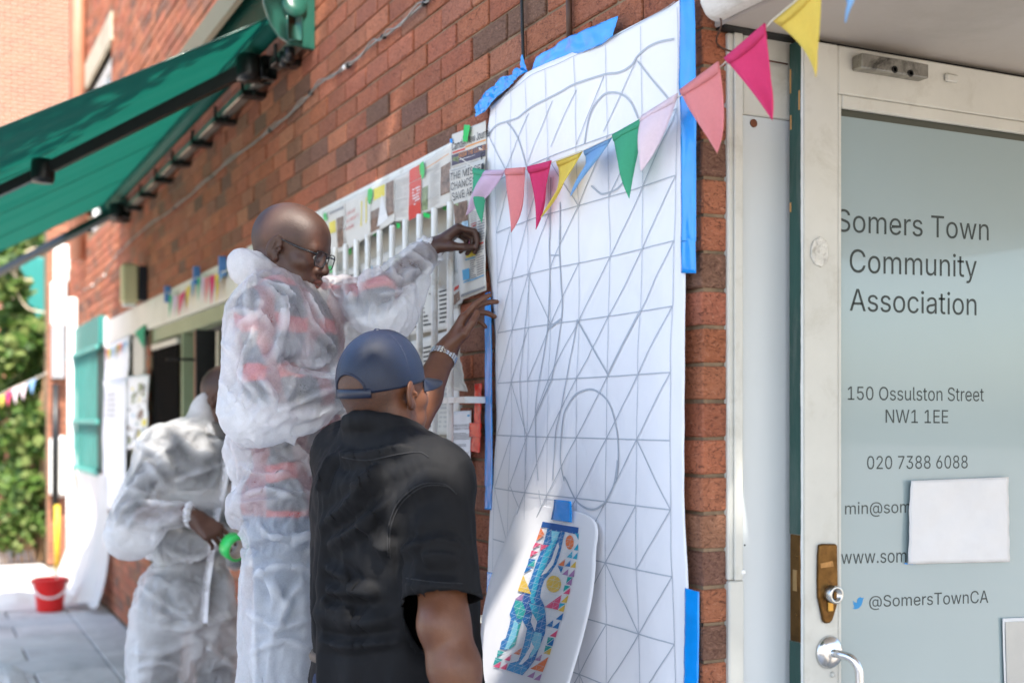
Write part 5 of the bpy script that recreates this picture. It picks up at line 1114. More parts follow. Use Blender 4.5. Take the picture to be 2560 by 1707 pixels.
# ================================================================== PEOPLE: implicit surfaces
def V3(v): return np.array((v[0], v[1], v[2]), dtype=np.float32)
class SDF:
    def __init__(s): s.ops = []
    def cap(s, a, b, ra, rb=None, k=0.03): s.ops.append(('cap', V3(a), V3(b), ra, rb if rb is not None else ra, k, 0)); return s
    def ell(s, c, r, Rm=None, k=0.02): s.ops.append(('ell', V3(c), np.array(r, dtype=np.float32), Rm if Rm is not None else np.eye(3, dtype=np.float32), 0, k, 0)); return s
    def subcap(s, a, b, ra, rb=None, k=0.01): s.ops.append(('cap', V3(a), V3(b), ra, rb if rb is not None else ra, k, 1)); return s
    def subell(s, c, r, Rm=None, k=0.01): s.ops.append(('ell', V3(c), np.array(r, dtype=np.float32), Rm if Rm is not None else np.eye(3, dtype=np.float32), 0, k, 1)); return s
    def mesh(s, h, extra=0.0, disp=None, clip=None):
        lo = np.full(3, 1e9); hi = -lo
        for op in s.ops:
            if op[6]: continue
            if op[0] == 'cap': r = max(op[3], op[4])+extra; a = np.minimum(op[1], op[2])-r; b = np.maximum(op[1], op[2])+r
            else: r = op[2].max()+extra; a = op[1]-r; b = op[1]+r
            lo = np.minimum(lo, a); hi = np.maximum(hi, b)
        if clip is not None: lo = np.maximum(lo, clip[0]); hi = np.minimum(hi, clip[1])
        lo = lo-3*h; n = np.ceil((hi-lo)/h).astype(int)+4
        D_ = np.full(n, 1.0, dtype=np.float32)
        ax = [lo[i]+h*np.arange(n[i], dtype=np.float32) for i in range(3)]
        for op in s.ops:
            k = op[5]; m = extra+k+3*h
            if op[0] == 'cap': r = max(op[3], op[4])+m; a = np.minimum(op[1], op[2])-r; b = np.maximum(op[1], op[2])+r
            else: r = op[2].max()+m; a = op[1]-r; b = op[1]+r
            i0 = np.clip(np.floor((a-lo)/h).astype(int), 0, n); i1 = np.clip(np.ceil((b-lo)/h).astype(int)+1, 0, n)
            if (i1 <= i0).any(): continue
            X = ax[0][i0[0]:i1[0]].astype(np.float32)[:, None, None]; Y = ax[1][i0[1]:i1[1]].astype(np.float32)[None, :, None]; Z = ax[2][i0[2]:i1[2]].astype(np.float32)[None, None, :]
            if op[0] == 'cap':
                A, B = op[1], op[2]; d = B-A; L = float(d @ d)+1e-12
                t = np.clip(((X-A[0])*d[0]+(Y-A[1])*d[1]+(Z-A[2])*d[2])/L, 0, 1)
                q = np.sqrt((X-A[0]-t*d[0])**2+(Y-A[1]-t*d[1])**2+(Z-A[2]-t*d[2])**2)-(op[3]+(op[4]-op[3])*t)
            else:
                Rm = op[3]; dx, dy, dz = X-op[1][0], Y-op[1][1], Z-op[1][2]; rr = op[2]
                l0 = (dx*Rm[0, 0]+dy*Rm[1, 0]+dz*Rm[2, 0])/rr[0]; l1 = (dx*Rm[0, 1]+dy*Rm[1, 1]+dz*Rm[2, 1])/rr[1]; l2 = (dx*Rm[0, 2]+dy*Rm[1, 2]+dz*Rm[2, 2])/rr[2]
                k0 = np.sqrt(l0*l0+l1*l1+l2*l2); k1 = np.sqrt((l0/rr[0])**2+(l1/rr[1])**2+(l2/rr[2])**2)+1e-9
                q = k0*(k0-1)/k1
            sl = (slice(i0[0], i1[0]), slice(i0[1], i1[1]), slice(i0[2], i1[2])); c = D_[sl]
            if op[6]:
                hh = np.clip(0.5-0.5*(c+q)/k, 0, 1); D_[sl] = c*(1-hh)-q*hh+k*hh*(1-hh)
            else:
                hh = np.clip(0.5+0.5*(c-q)/k, 0, 1); D_[sl] = c*(1-hh)+q*hh-k*hh*(1-hh)
        D_ -= extra
        return surface_nets(D_, lo, h)
def surface_nets(D_, lo, h):
    ins = D_ < 0
    nx, ny, nz = D_.shape
    cnt = np.zeros((nx-1, ny-1, nz-1), dtype=np.int8)
    for i in (0, 1):
        for j in (0, 1):
            for k in (0, 1): cnt += ins[i:nx-1+i, j:ny-1+j, k:nz-1+k]
    act = (cnt > 0) & (cnt < 8); ci = np.argwhere(act); idx = np.full(act.shape, -1, dtype=np.int64); idx[act] = np.arange(len(ci))
    acc = np.zeros((len(ci), 3)); num = np.zeros(len(ci))
    corners = [(i, j, k) for i in (0, 1) for j in (0, 1) for k in (0, 1)]
    vals = {c: D_[ci[:, 0]+c[0], ci[:, 1]+c[1], ci[:, 2]+c[2]] for c in corners}
    for a in corners:
        for ax in range(3):
            if a[ax]: continue
            b = list(a); b[ax] = 1; b = tuple(b); va, vb = vals[a], vals[b]; x = (va < 0) != (vb < 0)
            t = np.where(x, va/np.where(x, va-vb, 1), 0); p = np.tile(np.array(a, dtype=float), (len(ci), 1)); p[:, ax] = t
            acc[x] += p[x]; num[x] += 1
    verts = lo+h*(ci+acc/num[:, None]); faces = []
    for ax in range(3):
        s0 = [slice(1, -1)]*3; s0[ax] = slice(0, -1); s1 = list(s0); s1[ax] = slice(1, None)
        A = ins[tuple(s0)]; B = ins[tuple(s1)]; e = np.argwhere(A != B)
        if not len(e): continue
        off = np.ones(3, dtype=int); off[ax] = 0; e = e+off
        sg = ins[e[:, 0], e[:, 1], e[:, 2]]
        u, v = (ax+1) % 3, (ax+2) % 3
        def cell(du, dv):
            c = e.copy(); c[:, u] -= du; c[:, v] -= dv; return idx[c[:, 0], c[:, 1], c[:, 2]]
        q = np.stack([cell(1, 1), cell(0, 1), cell(0, 0), cell(1, 0)], 1); q[~sg] = q[~sg][:, ::-1]; faces.append(q)
    F_ = np.concatenate(faces); F_ = F_[(F_ >= 0).all(1)]
    return verts, F_
def relax(v, f, it=2, lam=0.5):
    n = len(v); e = np.concatenate([f[:, [0, 1]], f[:, [1, 2]], f[:, [2, 3]], f[:, [3, 0]]])
    for _ in range(it):
        s = np.zeros_like(v); c = np.zeros(n)
        for k in range(3): s[:, k] = np.bincount(e[:, 0], v[e[:, 1], k], n)+np.bincount(e[:, 1], v[e[:, 0], k], n)
        c = np.bincount(e[:, 0], minlength=n)+np.bincount(e[:, 1], minlength=n); v = v+lam*(s/np.maximum(c, 1)[:, None]-v)
    return v
def prune(v, f, keep):
    ok = keep[f].all(1); f = f[ok]; used = np.zeros(len(v), bool); used[f.ravel()] = True; m = np.cumsum(used)-1; return v[used], m[f]
def np_mesh(name, v, f, mats, mi=None, parent=None, smooth=True, attrs=None):
    me = bpy.data.meshes.new(name); me.vertices.add(len(v)); me.vertices.foreach_set('co', np.asarray(v, dtype=np.float32).ravel())
    f = np.asarray(f); nf, k = f.shape; me.loops.add(nf*k); me.loops.foreach_set('vertex_index', f.astype(np.int32).ravel()); me.polygons.add(nf)
    me.polygons.foreach_set('loop_start', np.arange(0, nf*k, k, dtype=np.int32)); me.polygons.foreach_set('loop_total', np.full(nf, k, dtype=np.int32))
    me.update(calc_edges=True)
    for m in (mats if isinstance(mats, (list, tuple)) else [mats]): me.materials.append(m)
    if mi is not None: me.polygons.foreach_set('material_index', np.asarray(mi, dtype=np.int32))
    me.polygons.foreach_set('use_smooth', np.full(nf, smooth))
    for an, av in (attrs or {}).items():
        a = me.attributes.new(an, 'FLOAT', 'POINT'); a.data.foreach_set('value', np.asarray(av, dtype=np.float32))
    me.update(); return link(name, me, parent)
def merge(parts):
    V = []; Fc = []; n = 0
    for v, f in parts: V.append(v); Fc.append(f+n); n += len(v)
    return np.concatenate(V), np.concatenate(Fc)
def DP(x, y, z): return P(x*2560/2352, y*2560/2352, z)             # full-view pixel and depth

# ------------------------------------------------------------------ skin
def skin_mat(name, c, c2, scalp):
    m, t, b, o = nodes(name)
    v = mapping(t); f = noise(t, v, 18, 5, 0.65); f2 = noise(t, v, 160, 3, 0.6)
    col = mixc(t, ramp(t, f, [(0.3, 0), (0.72, 1)]), c, c2)
    at = N(t, 'ShaderNodeAttribute'); at.attribute_name = 'scalp'
    spk = ramp(t, noise(t, v, 700, 2, 0.6), [(0.40, 0.35), (0.62, 1)]); fm = N(t, 'ShaderNodeMath', operation='MULTIPLY'); t.links.new(at.outputs['Fac'], fm.inputs[0]); t.links.new(spk, fm.inputs[1])
    col = mixc(t, fm.outputs[0], col, scalp)
    rg = N(t, 'ShaderNodeMath', operation='MULTIPLY_ADD'); t.links.new(at.outputs['Fac'], rg.inputs[0]); rg.inputs[1].default_value = 0.12; rg.inputs[2].default_value = 0.4; t.links.new(rg.outputs[0], b.inputs['Roughness'])
    al = N(t, 'ShaderNodeAttribute'); al.attribute_name = 'lip'
    col = mixc(t, al.outputs['Fac'], col, (0.22, 0.072, 0.055))
    t.links.new(col, b.inputs['Base Color']); b.inputs['Roughness'].default_value = 0.4; b.inputs['Specular IOR Level'].default_value = 0.42
    b.inputs['Subsurface Weight'].default_value = 0.06; b.inputs['Subsurface Radius'].default_value = (0.012, 0.004, 0.002); b.inputs['Subsurface Scale'].default_value = 0.5
    ad = N(t, 'ShaderNodeMath', operation='MULTIPLY_ADD'); t.links.new(f2, ad.inputs[0]); ad.inputs[1].default_value = 0.5; t.links.new(noise(t, v, 420, 2, 0.5), ad.inputs[2])
    bump(t, b, ad.outputs[0], 0.45, 0.0015)
    return m
def head_sdf(hair=0.0):
    s = SDF()
    s.ell((0, -0.016, 0.034), (0.0755, 0.098, 0.0865), k=0.03)
    s.ell((0, -0.045, 0.018), (0.070, 0.066, 0.070), k=0.03)
    s.ell((0, 0.030, 0.030), (0.064, 0.062, 0.066), k=0.03)              # forehead
    s.ell((0, 0.034, -0.036), (0.060, 0.056, 0.076), k=0.03)             # face
    for sx in (-1, 1):
        s.cap((sx*0.056, -0.012, -0.052), (sx*0.022, 0.060, -0.098), 0.016, 0.015, k=0.03)    # jaw
        s.ell((sx*0.046, 0.052, -0.026), (0.022, 0.026, 0.022), k=0.02)  # cheekbone
        s.ell((sx*0.036, 0.052, -0.066), (0.022, 0.026, 0.024), k=0.02)
    s.ell((0, 0.066, -0.100), (0.024, 0.022, 0.017), k=0.02)             # chin
    s.ell((0, 0.070, -0.066), (0.034, 0.027, 0.030), k=0.02)             # muzzle
    for sx in (-1, 1): s.subell((sx*0.031, 0.098, 0.001), (0.019, 0.020, 0.013), k=0.012)
    s.cap((-0.038, 0.076, 0.019), (0.038, 0.076, 0.019), 0.011, 0.011, k=0.014)   # brow
    for sx in (-1, 1): s.ell((sx*0.031, 0.069, 0.001), (0.0145, 0.0135, 0.0125), k=0.004)
    for sx in (-1, 1): s.cap((sx*0.020, 0.082, 0.006), (sx*0.043, 0.076, 0.004), 0.0038, 0.0035, k=0.004)   # upper lid
    s.cap((0, 0.084, 0.006), (0, 0.104, -0.030), 0.0085, 0.0125, k=0.010)         # nose
    for sx in (-1, 1): s.ell((sx*0.0165, 0.090, -0.035), (0.0105, 0.0125, 0.0095), k=0.008)
    for sx in (-1, 1): s.subell((sx*0.009, 0.099, -0.045), (0.005, 0.006, 0.004), k=0.004)
    s.cap((-0.021, 0.088, -0.0615), (0.021, 0.088, -0.0615), 0.0075, 0.0075, k=0.008); s.ell((0, 0.0965, -0.0605), (0.017, 0.0085, 0.0075), k=0.006)
    s.cap((-0.018, 0.086, -0.0765), (0.018, 0.086, -0.0765), 0.0085, 0.0085, k=0.008); s.ell((0, 0.0945, -0.0765), (0.016, 0.0085, 0.0085), k=0.006)
    s.subcap((-0.027, 0.094, -0.0695), (0.027, 0.094, -0.0695), 0.0020, 0.0020, k=0.003); s.subell((0, 0.106, -0.0695), (0.022, 0.010, 0.0016), k=0.003)
    s.subell((0, 0.095, -0.089), (0.018, 0.012, 0.006), k=0.008)
    for sx in (-1, 1):                                                             # ears
        c = np.array((sx*0.0790, -0.010, -0.006)); th = sx*0.35
        Rm = np.array(Matrix.Rotation(th, 3, 'Z') @ Matrix.Rotation(R(-12), 3, 'X'), dtype=np.float32)
        s.ell(c+np.array((sx*0.004, -0.003, 0.0)), (0.0075, 0.0185, 0.0310), Rm, k=0.006)
        s.ell(c+np.array((sx*0.0, 0.006, -0.026)), (0.007, 0.009, 0.0095), None, k=0.006)
        s.subell(c+np.array((sx*0.0125, 0.000, 0.003)), (0.0065, 0.0120, 0.0215), Rm, k=0.004)
        s.cap(c+np.array((sx*0.006, -0.004, 0.012)), c+np.array((sx*0.007, -0.008, -0.012)), 0.0035, 0.0035, k=0.004)
        s.ell(c+np.array((sx*0.005, 0.014, -0.003)), (0.004, 0.005, 0.007), None, k=0.004)
        s.subell(c+np.array((sx*0.007, 0.0075, -0.006)), (0.006, 0.005, 0.007), None, k=0.003)
    return s
class Frame:                                                        # local right, forward, up -> world
    def __init__(s, o, f, u):
        s.o = Vector(o); s.f = Vector(f).normalized(); u = Vector(u); s.u = (u-s.f*u.dot(s.f)).normalized(); s.r = s.f.cross(s.u)
        s.M = np.array([s.r, s.f, s.u], dtype=np.float64)
    def w(s, p): return s.o+s.r*p[0]+s.f*p[1]+s.u*p[2]
    def wn(s, a): return np.array(s.o)+np.asarray(a) @ s.M
    def loc(s, a): return (np.asarray(a)-np.array(s.o)) @ s.M.T
def head_mesh(fr, scale, neck_base, h=0.0022, bald=True):
    s = head_sdf(); nb = fr.loc([neck_base])[0]/scale
    s.cap((0, -0.030, -0.055), nb*np.array((1, 1, 1)), 0.056, 0.062, k=0.035)
    for sx in (-1, 1): s.cap((sx*0.045, -0.035, -0.045), nb*0.9+np.array((sx*0.02, 0.02, 0.0)), 0.018, 0.02, k=0.03)
    s.ell((0, 0.030, -0.125), (0.012, 0.014, 0.015), k=0.02)             # larynx
    v, f = s.mesh(h); v = relax(v, f, 1, 0.4)
    scalp = np.clip((v[:, 2]-0.030+(v[:, 1]-0.03)*-0.30+0.004*np.sin(v[:, 0]*90))/0.03, 0, 1)*np.clip((0.085-v[:, 1])/0.02, 0, 1)
    scalp = np.maximum(scalp, np.clip((-0.045-v[:, 1])/0.02, 0, 1)*np.clip((v[:, 2]+0.085)/0.03, 0, 1))
    lip = np.clip(1-np.abs(v[:, 2]+0.069)/0.016, 0, 1)*np.clip((v[:, 1]-0.088)/0.006, 0, 1)*np.clip((0.027-np.abs(v[:, 0]))/0.006, 0, 1)
    return fr.wn(v*scale), f, scalp, lip
def hand_sdf(fr, side, curl, spread, scale=1.0, thumb=None):
    """hand in its own frame: forward = towards the fingers, up = back of the hand; side=+1 thumb on local +x"""
    s = SDF(); W_ = lambda p: fr.w([x*scale for x in p]); k = 0.010*scale
    s.cap(W_((0, -0.035, 0)), W_((0, 0.010, 0)), 0.026*scale, 0.027*scale, k=0.02)
    fx = [0.030, 0.010, -0.010, -0.028]; ln = [(0.042, 0.026, 0.020), (0.046, 0.029, 0.022), (0.042, 0.027, 0.021), (0.033, 0.020, 0.018)]; kn = [0.092, 0.096, 0.090, 0.080]; rd = [0.0089, 0.0092, 0.0087, 0.0078]
    for i in range(4):
        x = side*fx[i]; s.cap(W_((x*0.55, 0.012, 0)), W_((x, kn[i]-0.004, 0.002)), 0.0165*scale, 0.0130*scale, k=0.014)
    for i in range(4):
        x = side*fx[i]; p = Vector((x, kn[i], 0.0)); a = 0.0
        for j in range(3):
            a += curl[i][j]; yaw = side*spread[i]
            d = Vector((math.sin(yaw)*math.cos(a), math.cos(yaw)*math.cos(a), -math.sin(a))); q = p+d*ln[i][j]
            r0 = rd[i]*(1-0.10*j); s.cap(W_(p), W_(q), r0*scale*1.04, r0*0.90*scale, k=0.0025); p = q
    th = thumb or [(0.026, 0.012, -0.008), (0.048, 0.045, -0.022), (0.058, 0.078, -0.030), (0.060, 0.104, -0.036)]
    th = [(side*x, y, z) for x, y, z in th]
    s.cap(W_(th[0]), W_(th[1]), 0.0165*scale, 0.0135*scale, k=0.016); s.cap(W_(th[1]), W_(th[2]), 0.0120*scale, 0.0105*scale, k=0.006); s.cap(W_(th[2]), W_(th[3]), 0.0105*scale, 0.0088*scale, k=0.004)
    return s
# ------------------------------------------------------------------ cloth: the garments are draped by simulation on the posed bodies
from mathutils.bvhtree import BVHTree
SIMS = []
def garment_sim(name, v, f, pin=None, grow=0.12, bend=0.6, mass=0.25, tens=18, coll=None, grav=1.0):
    o = np_mesh(name, v, f, [], parent=None)
    if pin is not None:
        g = o.vertex_groups.new(name='pin')
        for w_ in np.unique(np.round(pin, 2)):
            if w_ > 0: g.add([int(i) for i in np.where(np.round(pin, 2) == w_)[0]], float(w_), 'REPLACE')
    md = o.modifiers.new('cloth', 'CLOTH'); st = md.settings; st.quality = 6; st.mass = mass; st.tension_stiffness = tens; st.compression_stiffness = tens; st.shear_stiffness = 6; st.bending_stiffness = bend
    st.tension_damping = 8; st.compression_damping = 8; st.shear_damping = 8; st.bending_damping = 0.6; st.air_damping = 4
    if pin is not None: st.vertex_group_mass = 'pin'; st.pin_stiffness = 1.0
    st.shrink_min = -grow; st.shrink_max = -grow
    st.effector_weights.gravity = grav
    md.collision_settings.use_collision = True; md.collision_settings.distance_min = 0.006; md.collision_settings.collision_quality = 2; md.collision_settings.use_self_collision = False
    md.point_cache.frame_start = 1; md.point_cache.frame_end = 60
    SIMS.append(o); return o
def collider(v, f):
    o = np_mesh('collider', v, f, []); c = o.modifiers.new('collision', 'COLLISION'); o.collision.thickness_outer = 0.006; o.collision.thickness_inner = 0.05; o.collision.damping = 0.5; o.collision.cloth_friction = 20
    SIMS_C.append(o); return o
SIMS_C = []
def run_sims(frames):
    scn.frame_start = 1; scn.frame_end = 60
    for k in range(1, frames+1): scn.frame_set(k)
    dg = bpy.context.evaluated_depsgraph_get(); out = {}
    for o in SIMS:
        me = o.evaluated_get(dg).to_mesh(); co = np.zeros(len(me.vertices)*3, dtype=np.float32); me.vertices.foreach_get('co', co); out[o.name] = co.reshape(-1, 3).astype(np.float64)
        fa = np.zeros(len(me.loops), dtype=np.int32); me.loops.foreach_get('vertex_index', fa); out[o.name+'_f'] = fa.reshape(-1, 4).astype(np.int64); o.evaluated_get(dg).to_mesh_clear()
    for o in SIMS+SIMS_C:
        me = o.data; bpy.data.objects.remove(o); bpy.data.meshes.remove(me)
    scn.frame_set(1)
    return out
def gap_of(v, bv, bf):
    t = BVHTree.FromPolygons([tuple(p) for p in bv], [tuple(int(i) for i in q) for q in bf]); g = np.zeros(len(v))
    for i, p in enumerate(v):
        r_ = t.find_nearest(p, 0.12); g[i] = r_[3] if r_[0] is not None else 0.12
    return g
def subdiv(v, f):
    """one smooth quad subdivision (Catmull-Clark like, quads only)"""
    n = len(v); fc = v[f].mean(1); e = np.concatenate([f[:, [0, 1]], f[:, [1, 2]], f[:, [2, 3]], f[:, [3, 0]]]); es = np.sort(e, 1)
    key, inv, cnt = np.unique(es[:, 0]*(n+1)+es[:, 1], return_inverse=True, return_counts=True); ne = len(key)
    a = key//(n+1); b = key % (n+1); mid = (v[a]+v[b])/2; fsum = np.zeros((ne, 3)); fi = np.tile(np.arange(len(f)), 4)
    for k in range(3): fsum[:, k] = np.bincount(inv, fc[fi, k], ne)
    ep = np.where((cnt == 2)[:, None], (mid*2+fsum)/4, mid)
    bd = np.zeros(n, bool); bd[a[cnt == 1]] = True; bd[b[cnt == 1]] = True
    val = np.bincount(f.ravel(), minlength=n).astype(float); Fs = np.zeros((n, 3)); Rs = np.zeros((n, 3)); rc = np.bincount(a, minlength=n)+np.bincount(b, minlength=n)
    for k in range(3): Fs[:, k] = np.bincount(f.ravel(), np.repeat(fc[:, k], 4), n); Rs[:, k] = np.bincount(a, mid[:, k], n)+np.bincount(b, mid[:, k], n)
    vv = np.maximum(val, 1)[:, None]; nv = (Fs/vv+2*Rs/np.maximum(rc, 1)[:, None]+(vv-3)*v)/vv; nv[bd] = v[bd]
    E = inv.reshape(4, -1).T+n; C = np.arange(len(f))+n+ne
    q = np.concatenate([np.stack([f[:, 0], E[:, 0], C, E[:, 3]], 1), np.stack([f[:, 1], E[:, 1], C, E[:, 0]], 1), np.stack([f[:, 2], E[:, 2], C, E[:, 1]], 1), np.stack([f[:, 3], E[:, 3], C, E[:, 2]], 1)])
    return np.concatenate([nv, ep, fc]), q
def crumple(v, f, amp, scale, seed, n=9, stretch=(1, 1, 1)):
    """sharp creases of stiff sheet cloth: warped folding planes pushed along the surface normal"""
    r = np.random.default_rng(seed); nm = np.zeros_like(v); a, b, c = v[f[:, 0]], v[f[:, 1]], v[f[:, 3]]; fn = np.cross(b-a, c-a)
    for k in range(3):
        for j in range(4): nm[:, k] += np.bincount(f[:, j], fn[:, k], len(v))
    nm /= np.linalg.norm(nm, axis=1)[:, None]+1e-12
    q = v*np.array(stretch); wp = np.zeros_like(v)
    for i in range(5):
        d = r.normal(size=3)*scale*0.45; wp += np.sin(q @ d+r.uniform(0, 6))[:, None]*r.normal(size=3)*0.035
    q = q+wp; h = np.zeros(len(v)); tot = 0
    for i in range(n):
        d = r.normal(size=3); d *= scale*r.uniform(0.6, 1.8)/np.linalg.norm(d)/6.28; x = q @ d+r.uniform(0, 1); tri = 1-2*np.abs(x-np.floor(x)-0.5)*2
        m = 0.5+0.5*np.sin(q @ (r.normal(size=3)*scale*0.25)+r.uniform(0, 6)); w_ = r.uniform(0.5, 1); h += w_*m*np.sign(tri)*np.abs(tri)**0.8; tot += w_*0.5
    return v+nm*(h/tot*amp)[:, None]
def vnormals(v, f):
    nm = np.zeros_like(v); a, b, c = v[f[:, 0]], v[f[:, 1]], v[f[:, 3]]; fn = np.cross(b-a, c-a)
    for k in range(3):
        for j in range(4): nm[:, k] += np.bincount(f[:, j], fn[:, k], len(v))
    return nm/(np.linalg.norm(nm, axis=1)[:, None]+1e-12)
def folds(v, f, lines, amp, width, z0):
    """pull the cloth up into tension folds along lines on its surface; returns the ridge height too"""
    tb = BVHTree.FromPolygons([tuple(q) for q in v], [tuple(int(i) for i in q) for q in f]); nm = vnormals(v, f); H = np.zeros(len(v))
    for li, ln in enumerate(lines):
        pts = []
        for q in catmull([Vector((x, y, 0)) for x, y in ln], 4):
            d_ = ray(q.x, q.y).normalized(); h_ = tb.ray_cast(CAM+d_*(z0-0.75), d_)
            if h_[0] is not None and (not pts or (h_[0]-pts[-1]).length < 0.14): pts.append(h_[0])
        if len(pts) < 3: continue
        P_ = np.array(pts); near = np.where(np.abs(v-P_.mean(0)).max(1) < 0.45)[0]; q = v[near]; best = np.full(len(near), 9.0); tt = np.zeros(len(near)); n = len(P_)-1
        for i in range(n):
            a, b = P_[i], P_[i+1]; d = b-a; t = np.clip(((q-a) @ d)/(d @ d+1e-12), 0, 1); dd = np.linalg.norm(q-a-t[:, None]*d, axis=1); m = dd < best; best[m] = dd[m]; tt[m] = (i+t[m])/n
        taper = np.clip(np.sin(np.pi*np.clip(tt, 0.03, 0.97))*1.6, 0, 1); w_ = width*(0.75+0.5*((li*37) % 10)/10)
        h = np.exp(-np.abs(best/w_)**1.1)-0.30*np.exp(-((best-2.2*w_)/w_)**2); H[near] += h*taper
    H = np.clip(H, -0.6, 1.3)
    return v+nm*(H*amp)[:, None], np.clip(H, 0, 1)
# ------------------------------------------------------------------ materials of the clothes
def suit_mat(name='coverall_fabric'):
    m, t, b, o = nodes(name)
    v = mapping(t); fib = noise(t, mapping(t, (1, 1, 1)), 260, 4, 0.7); f2 = noise(t, v, 14, 5, 0.6)
    b.inputs['Base Color'].default_value = (0.88, 0.885, 0.90, 1); b.inputs['Roughness'].default_value = 0.45; b.inputs['Specular IOR Level'].default_value = 0.4
    tl = N(t, 'ShaderNodeBsdfTranslucent'); tl.inputs[0].default_value = (0.88, 0.885, 0.90, 1); mx = N(t, 'ShaderNodeMixShader'); mx.inputs[0].default_value = 0.38
    t.links.new(b.outputs[0], mx.inputs[1]); t.links.new(tl.outputs[0], mx.inputs[2])
    at = N(t, 'ShaderNodeAttribute'); at.attribute_name = 'gap'
    mr = N(t, 'ShaderNodeMapRange'); mr.inputs['From Min'].default_value = 0.006; mr.inputs['From Max'].default_value = 0.060; mr.inputs['To Min'].default_value = 0.68; mr.inputs['To Max'].default_value = 0.24
    t.links.new(at.outputs['Fac'], mr.inputs[0])
    ad = N(t, 'ShaderNodeMath', operation='MULTIPLY_ADD'); t.links.new(fib, ad.inputs[0]); ad.inputs[1].default_value = -0.22; ad.inputs[2].default_value = 0.11
    a2 = N(t, 'ShaderNodeMath', operation='MULTIPLY_ADD'); t.links.new(f2, a2.inputs[0]); a2.inputs[1].default_value = -0.25; a2.inputs[2].default_value = 0.125
    s1 = N(t, 'ShaderNodeMath', operation='ADD'); t.links.new(ad.outputs[0], s1.inputs[0]); t.links.new(a2.outputs[0], s1.inputs[1])
    s2 = N(t, 'ShaderNodeMath', operation='ADD', use_clamp=True); t.links.new(s1.outputs[0], s2.inputs[0]); t.links.new(mr.outputs[0], s2.inputs[1])
    tp = N(t, 'ShaderNodeBsdfTransparent'); m2 = N(t, 'ShaderNodeMixShader'); t.links.new(s2.outputs[0], m2.inputs[0]); t.links.new(mx.outputs[0], m2.inputs[1]); t.links.new(tp.outputs[0], m2.inputs[2])
    t.links.new(m2.outputs[0], o.inputs[0])
    rn = N(t, 'ShaderNodeTexNoise'); rn.noise_type = 'RIDGED_MULTIFRACTAL'; rn.inputs['Scale'].default_value = 20; rn.inputs['Detail'].default_value = 4; rn.inputs['Roughness'].default_value = 0.55; rn.inputs['Distortion'].default_value = 0.5; t.links.new(v, rn.inputs['Vector'])
    bump(t, b, rn.outputs['Fac'], 0.9, 0.006)
    rd = N(t, 'ShaderNodeMapRange'); t.links.new(rn.outputs['Fac'], rd.inputs[0]); rd.inputs['From Min'].default_value = 1.0; rd.inputs['From Max'].default_value = 1.6; rd.inputs['To Min'].default_value = 0.04; rd.inputs['To Max'].default_value = -0.46
    s3 = N(t, 'ShaderNodeMath', operation='ADD', use_clamp=True); t.links.new(s2.outputs[0], s3.inputs[0]); t.links.new(rd.outputs[0], s3.inputs[1]); t.links.new(s3.outputs[0], m2.inputs[0])
    return m
def plaid_mat():
    m, t, b, o = nodes('red_black_plaid')
    sx = N(t, 'ShaderNodeSeparateXYZ'); po = N(t, 'ShaderNodeNewGeometry').outputs['Position']; nz = N(t, 'ShaderNodeTexNoise'); nz.inputs['Scale'].default_value = 7; t.links.new(po, nz.inputs['Vector'])
    vm = N(t, 'ShaderNodeVectorMath', operation='MULTIPLY_ADD'); t.links.new(nz.outputs['Color'], vm.inputs[0]); vm.inputs[1].default_value = (0.10, 0.10, 0.10); t.links.new(po, vm.inputs[2]); t.links.new(vm.outputs[0], sx.inputs[0])
    def band(axis, freq, ph, lo_):
        a = N(t, 'ShaderNodeMath', operation='MULTIPLY_ADD'); t.links.new(sx.outputs[axis], a.inputs[0]); a.inputs[1].default_value = freq; a.inputs[2].default_value = ph
        s = N(t, 'ShaderNodeMath', operation='SINE'); t.links.new(a.outputs[0], s.inputs[0])
        return ramp(t, s.outputs[0], [(lo_, 0), (lo_+0.12, 1)])
    c = mixc(t, band('Z', 52, 0.4, 0.45), (0.030, 0.032, 0.045), (0.42, 0.030, 0.028))
    c = mixc(t, band('Y', 50, 0.2, 0.5), c, mixc(t, 0.5, (0.03, 0.03, 0.04), (0.34, 0.03, 0.03)))
    t.links.new(c, b.inputs['Base Color']); b.inputs['Roughness'].default_value = 0.9
    return m
M_suit = suit_mat(); M_plaid = plaid_mat()
M_denim = mat('blue_denim', (0.055, 0.095, 0.16), 0.85, 0.35, 16, 300, 0.4, 0.001)
M_darkjean = mat('dark_denim', (0.012, 0.022, 0.06), 0.85, 0.3, 20, 300, 0.4, 0.001)
M_greytee = mat('dark_grey_cloth', (0.035, 0.037, 0.042), 0.9, 0.2, 10)
M_shirt = mat('black_cotton', (0.0088, 0.0089, 0.0100), 0.78, 0.2, 8, 700, 0.25, 0.0008, spec=0.16)
skinT = skin_mat('skin_deep', (0.046, 0.0185, 0.0108), (0.076, 0.031, 0.0175), (0.038, 0.0195, 0.0145))
skinC = skin_mat('skin_brown', (0.098, 0.036, 0.017), (0.155, 0.061, 0.029), (0.05, 0.030, 0.024))
skinK = skin_mat('skin_deep_brown', (0.060, 0.023, 0.014), (0.09, 0.038, 0.022), (0.03, 0.018, 0.015))
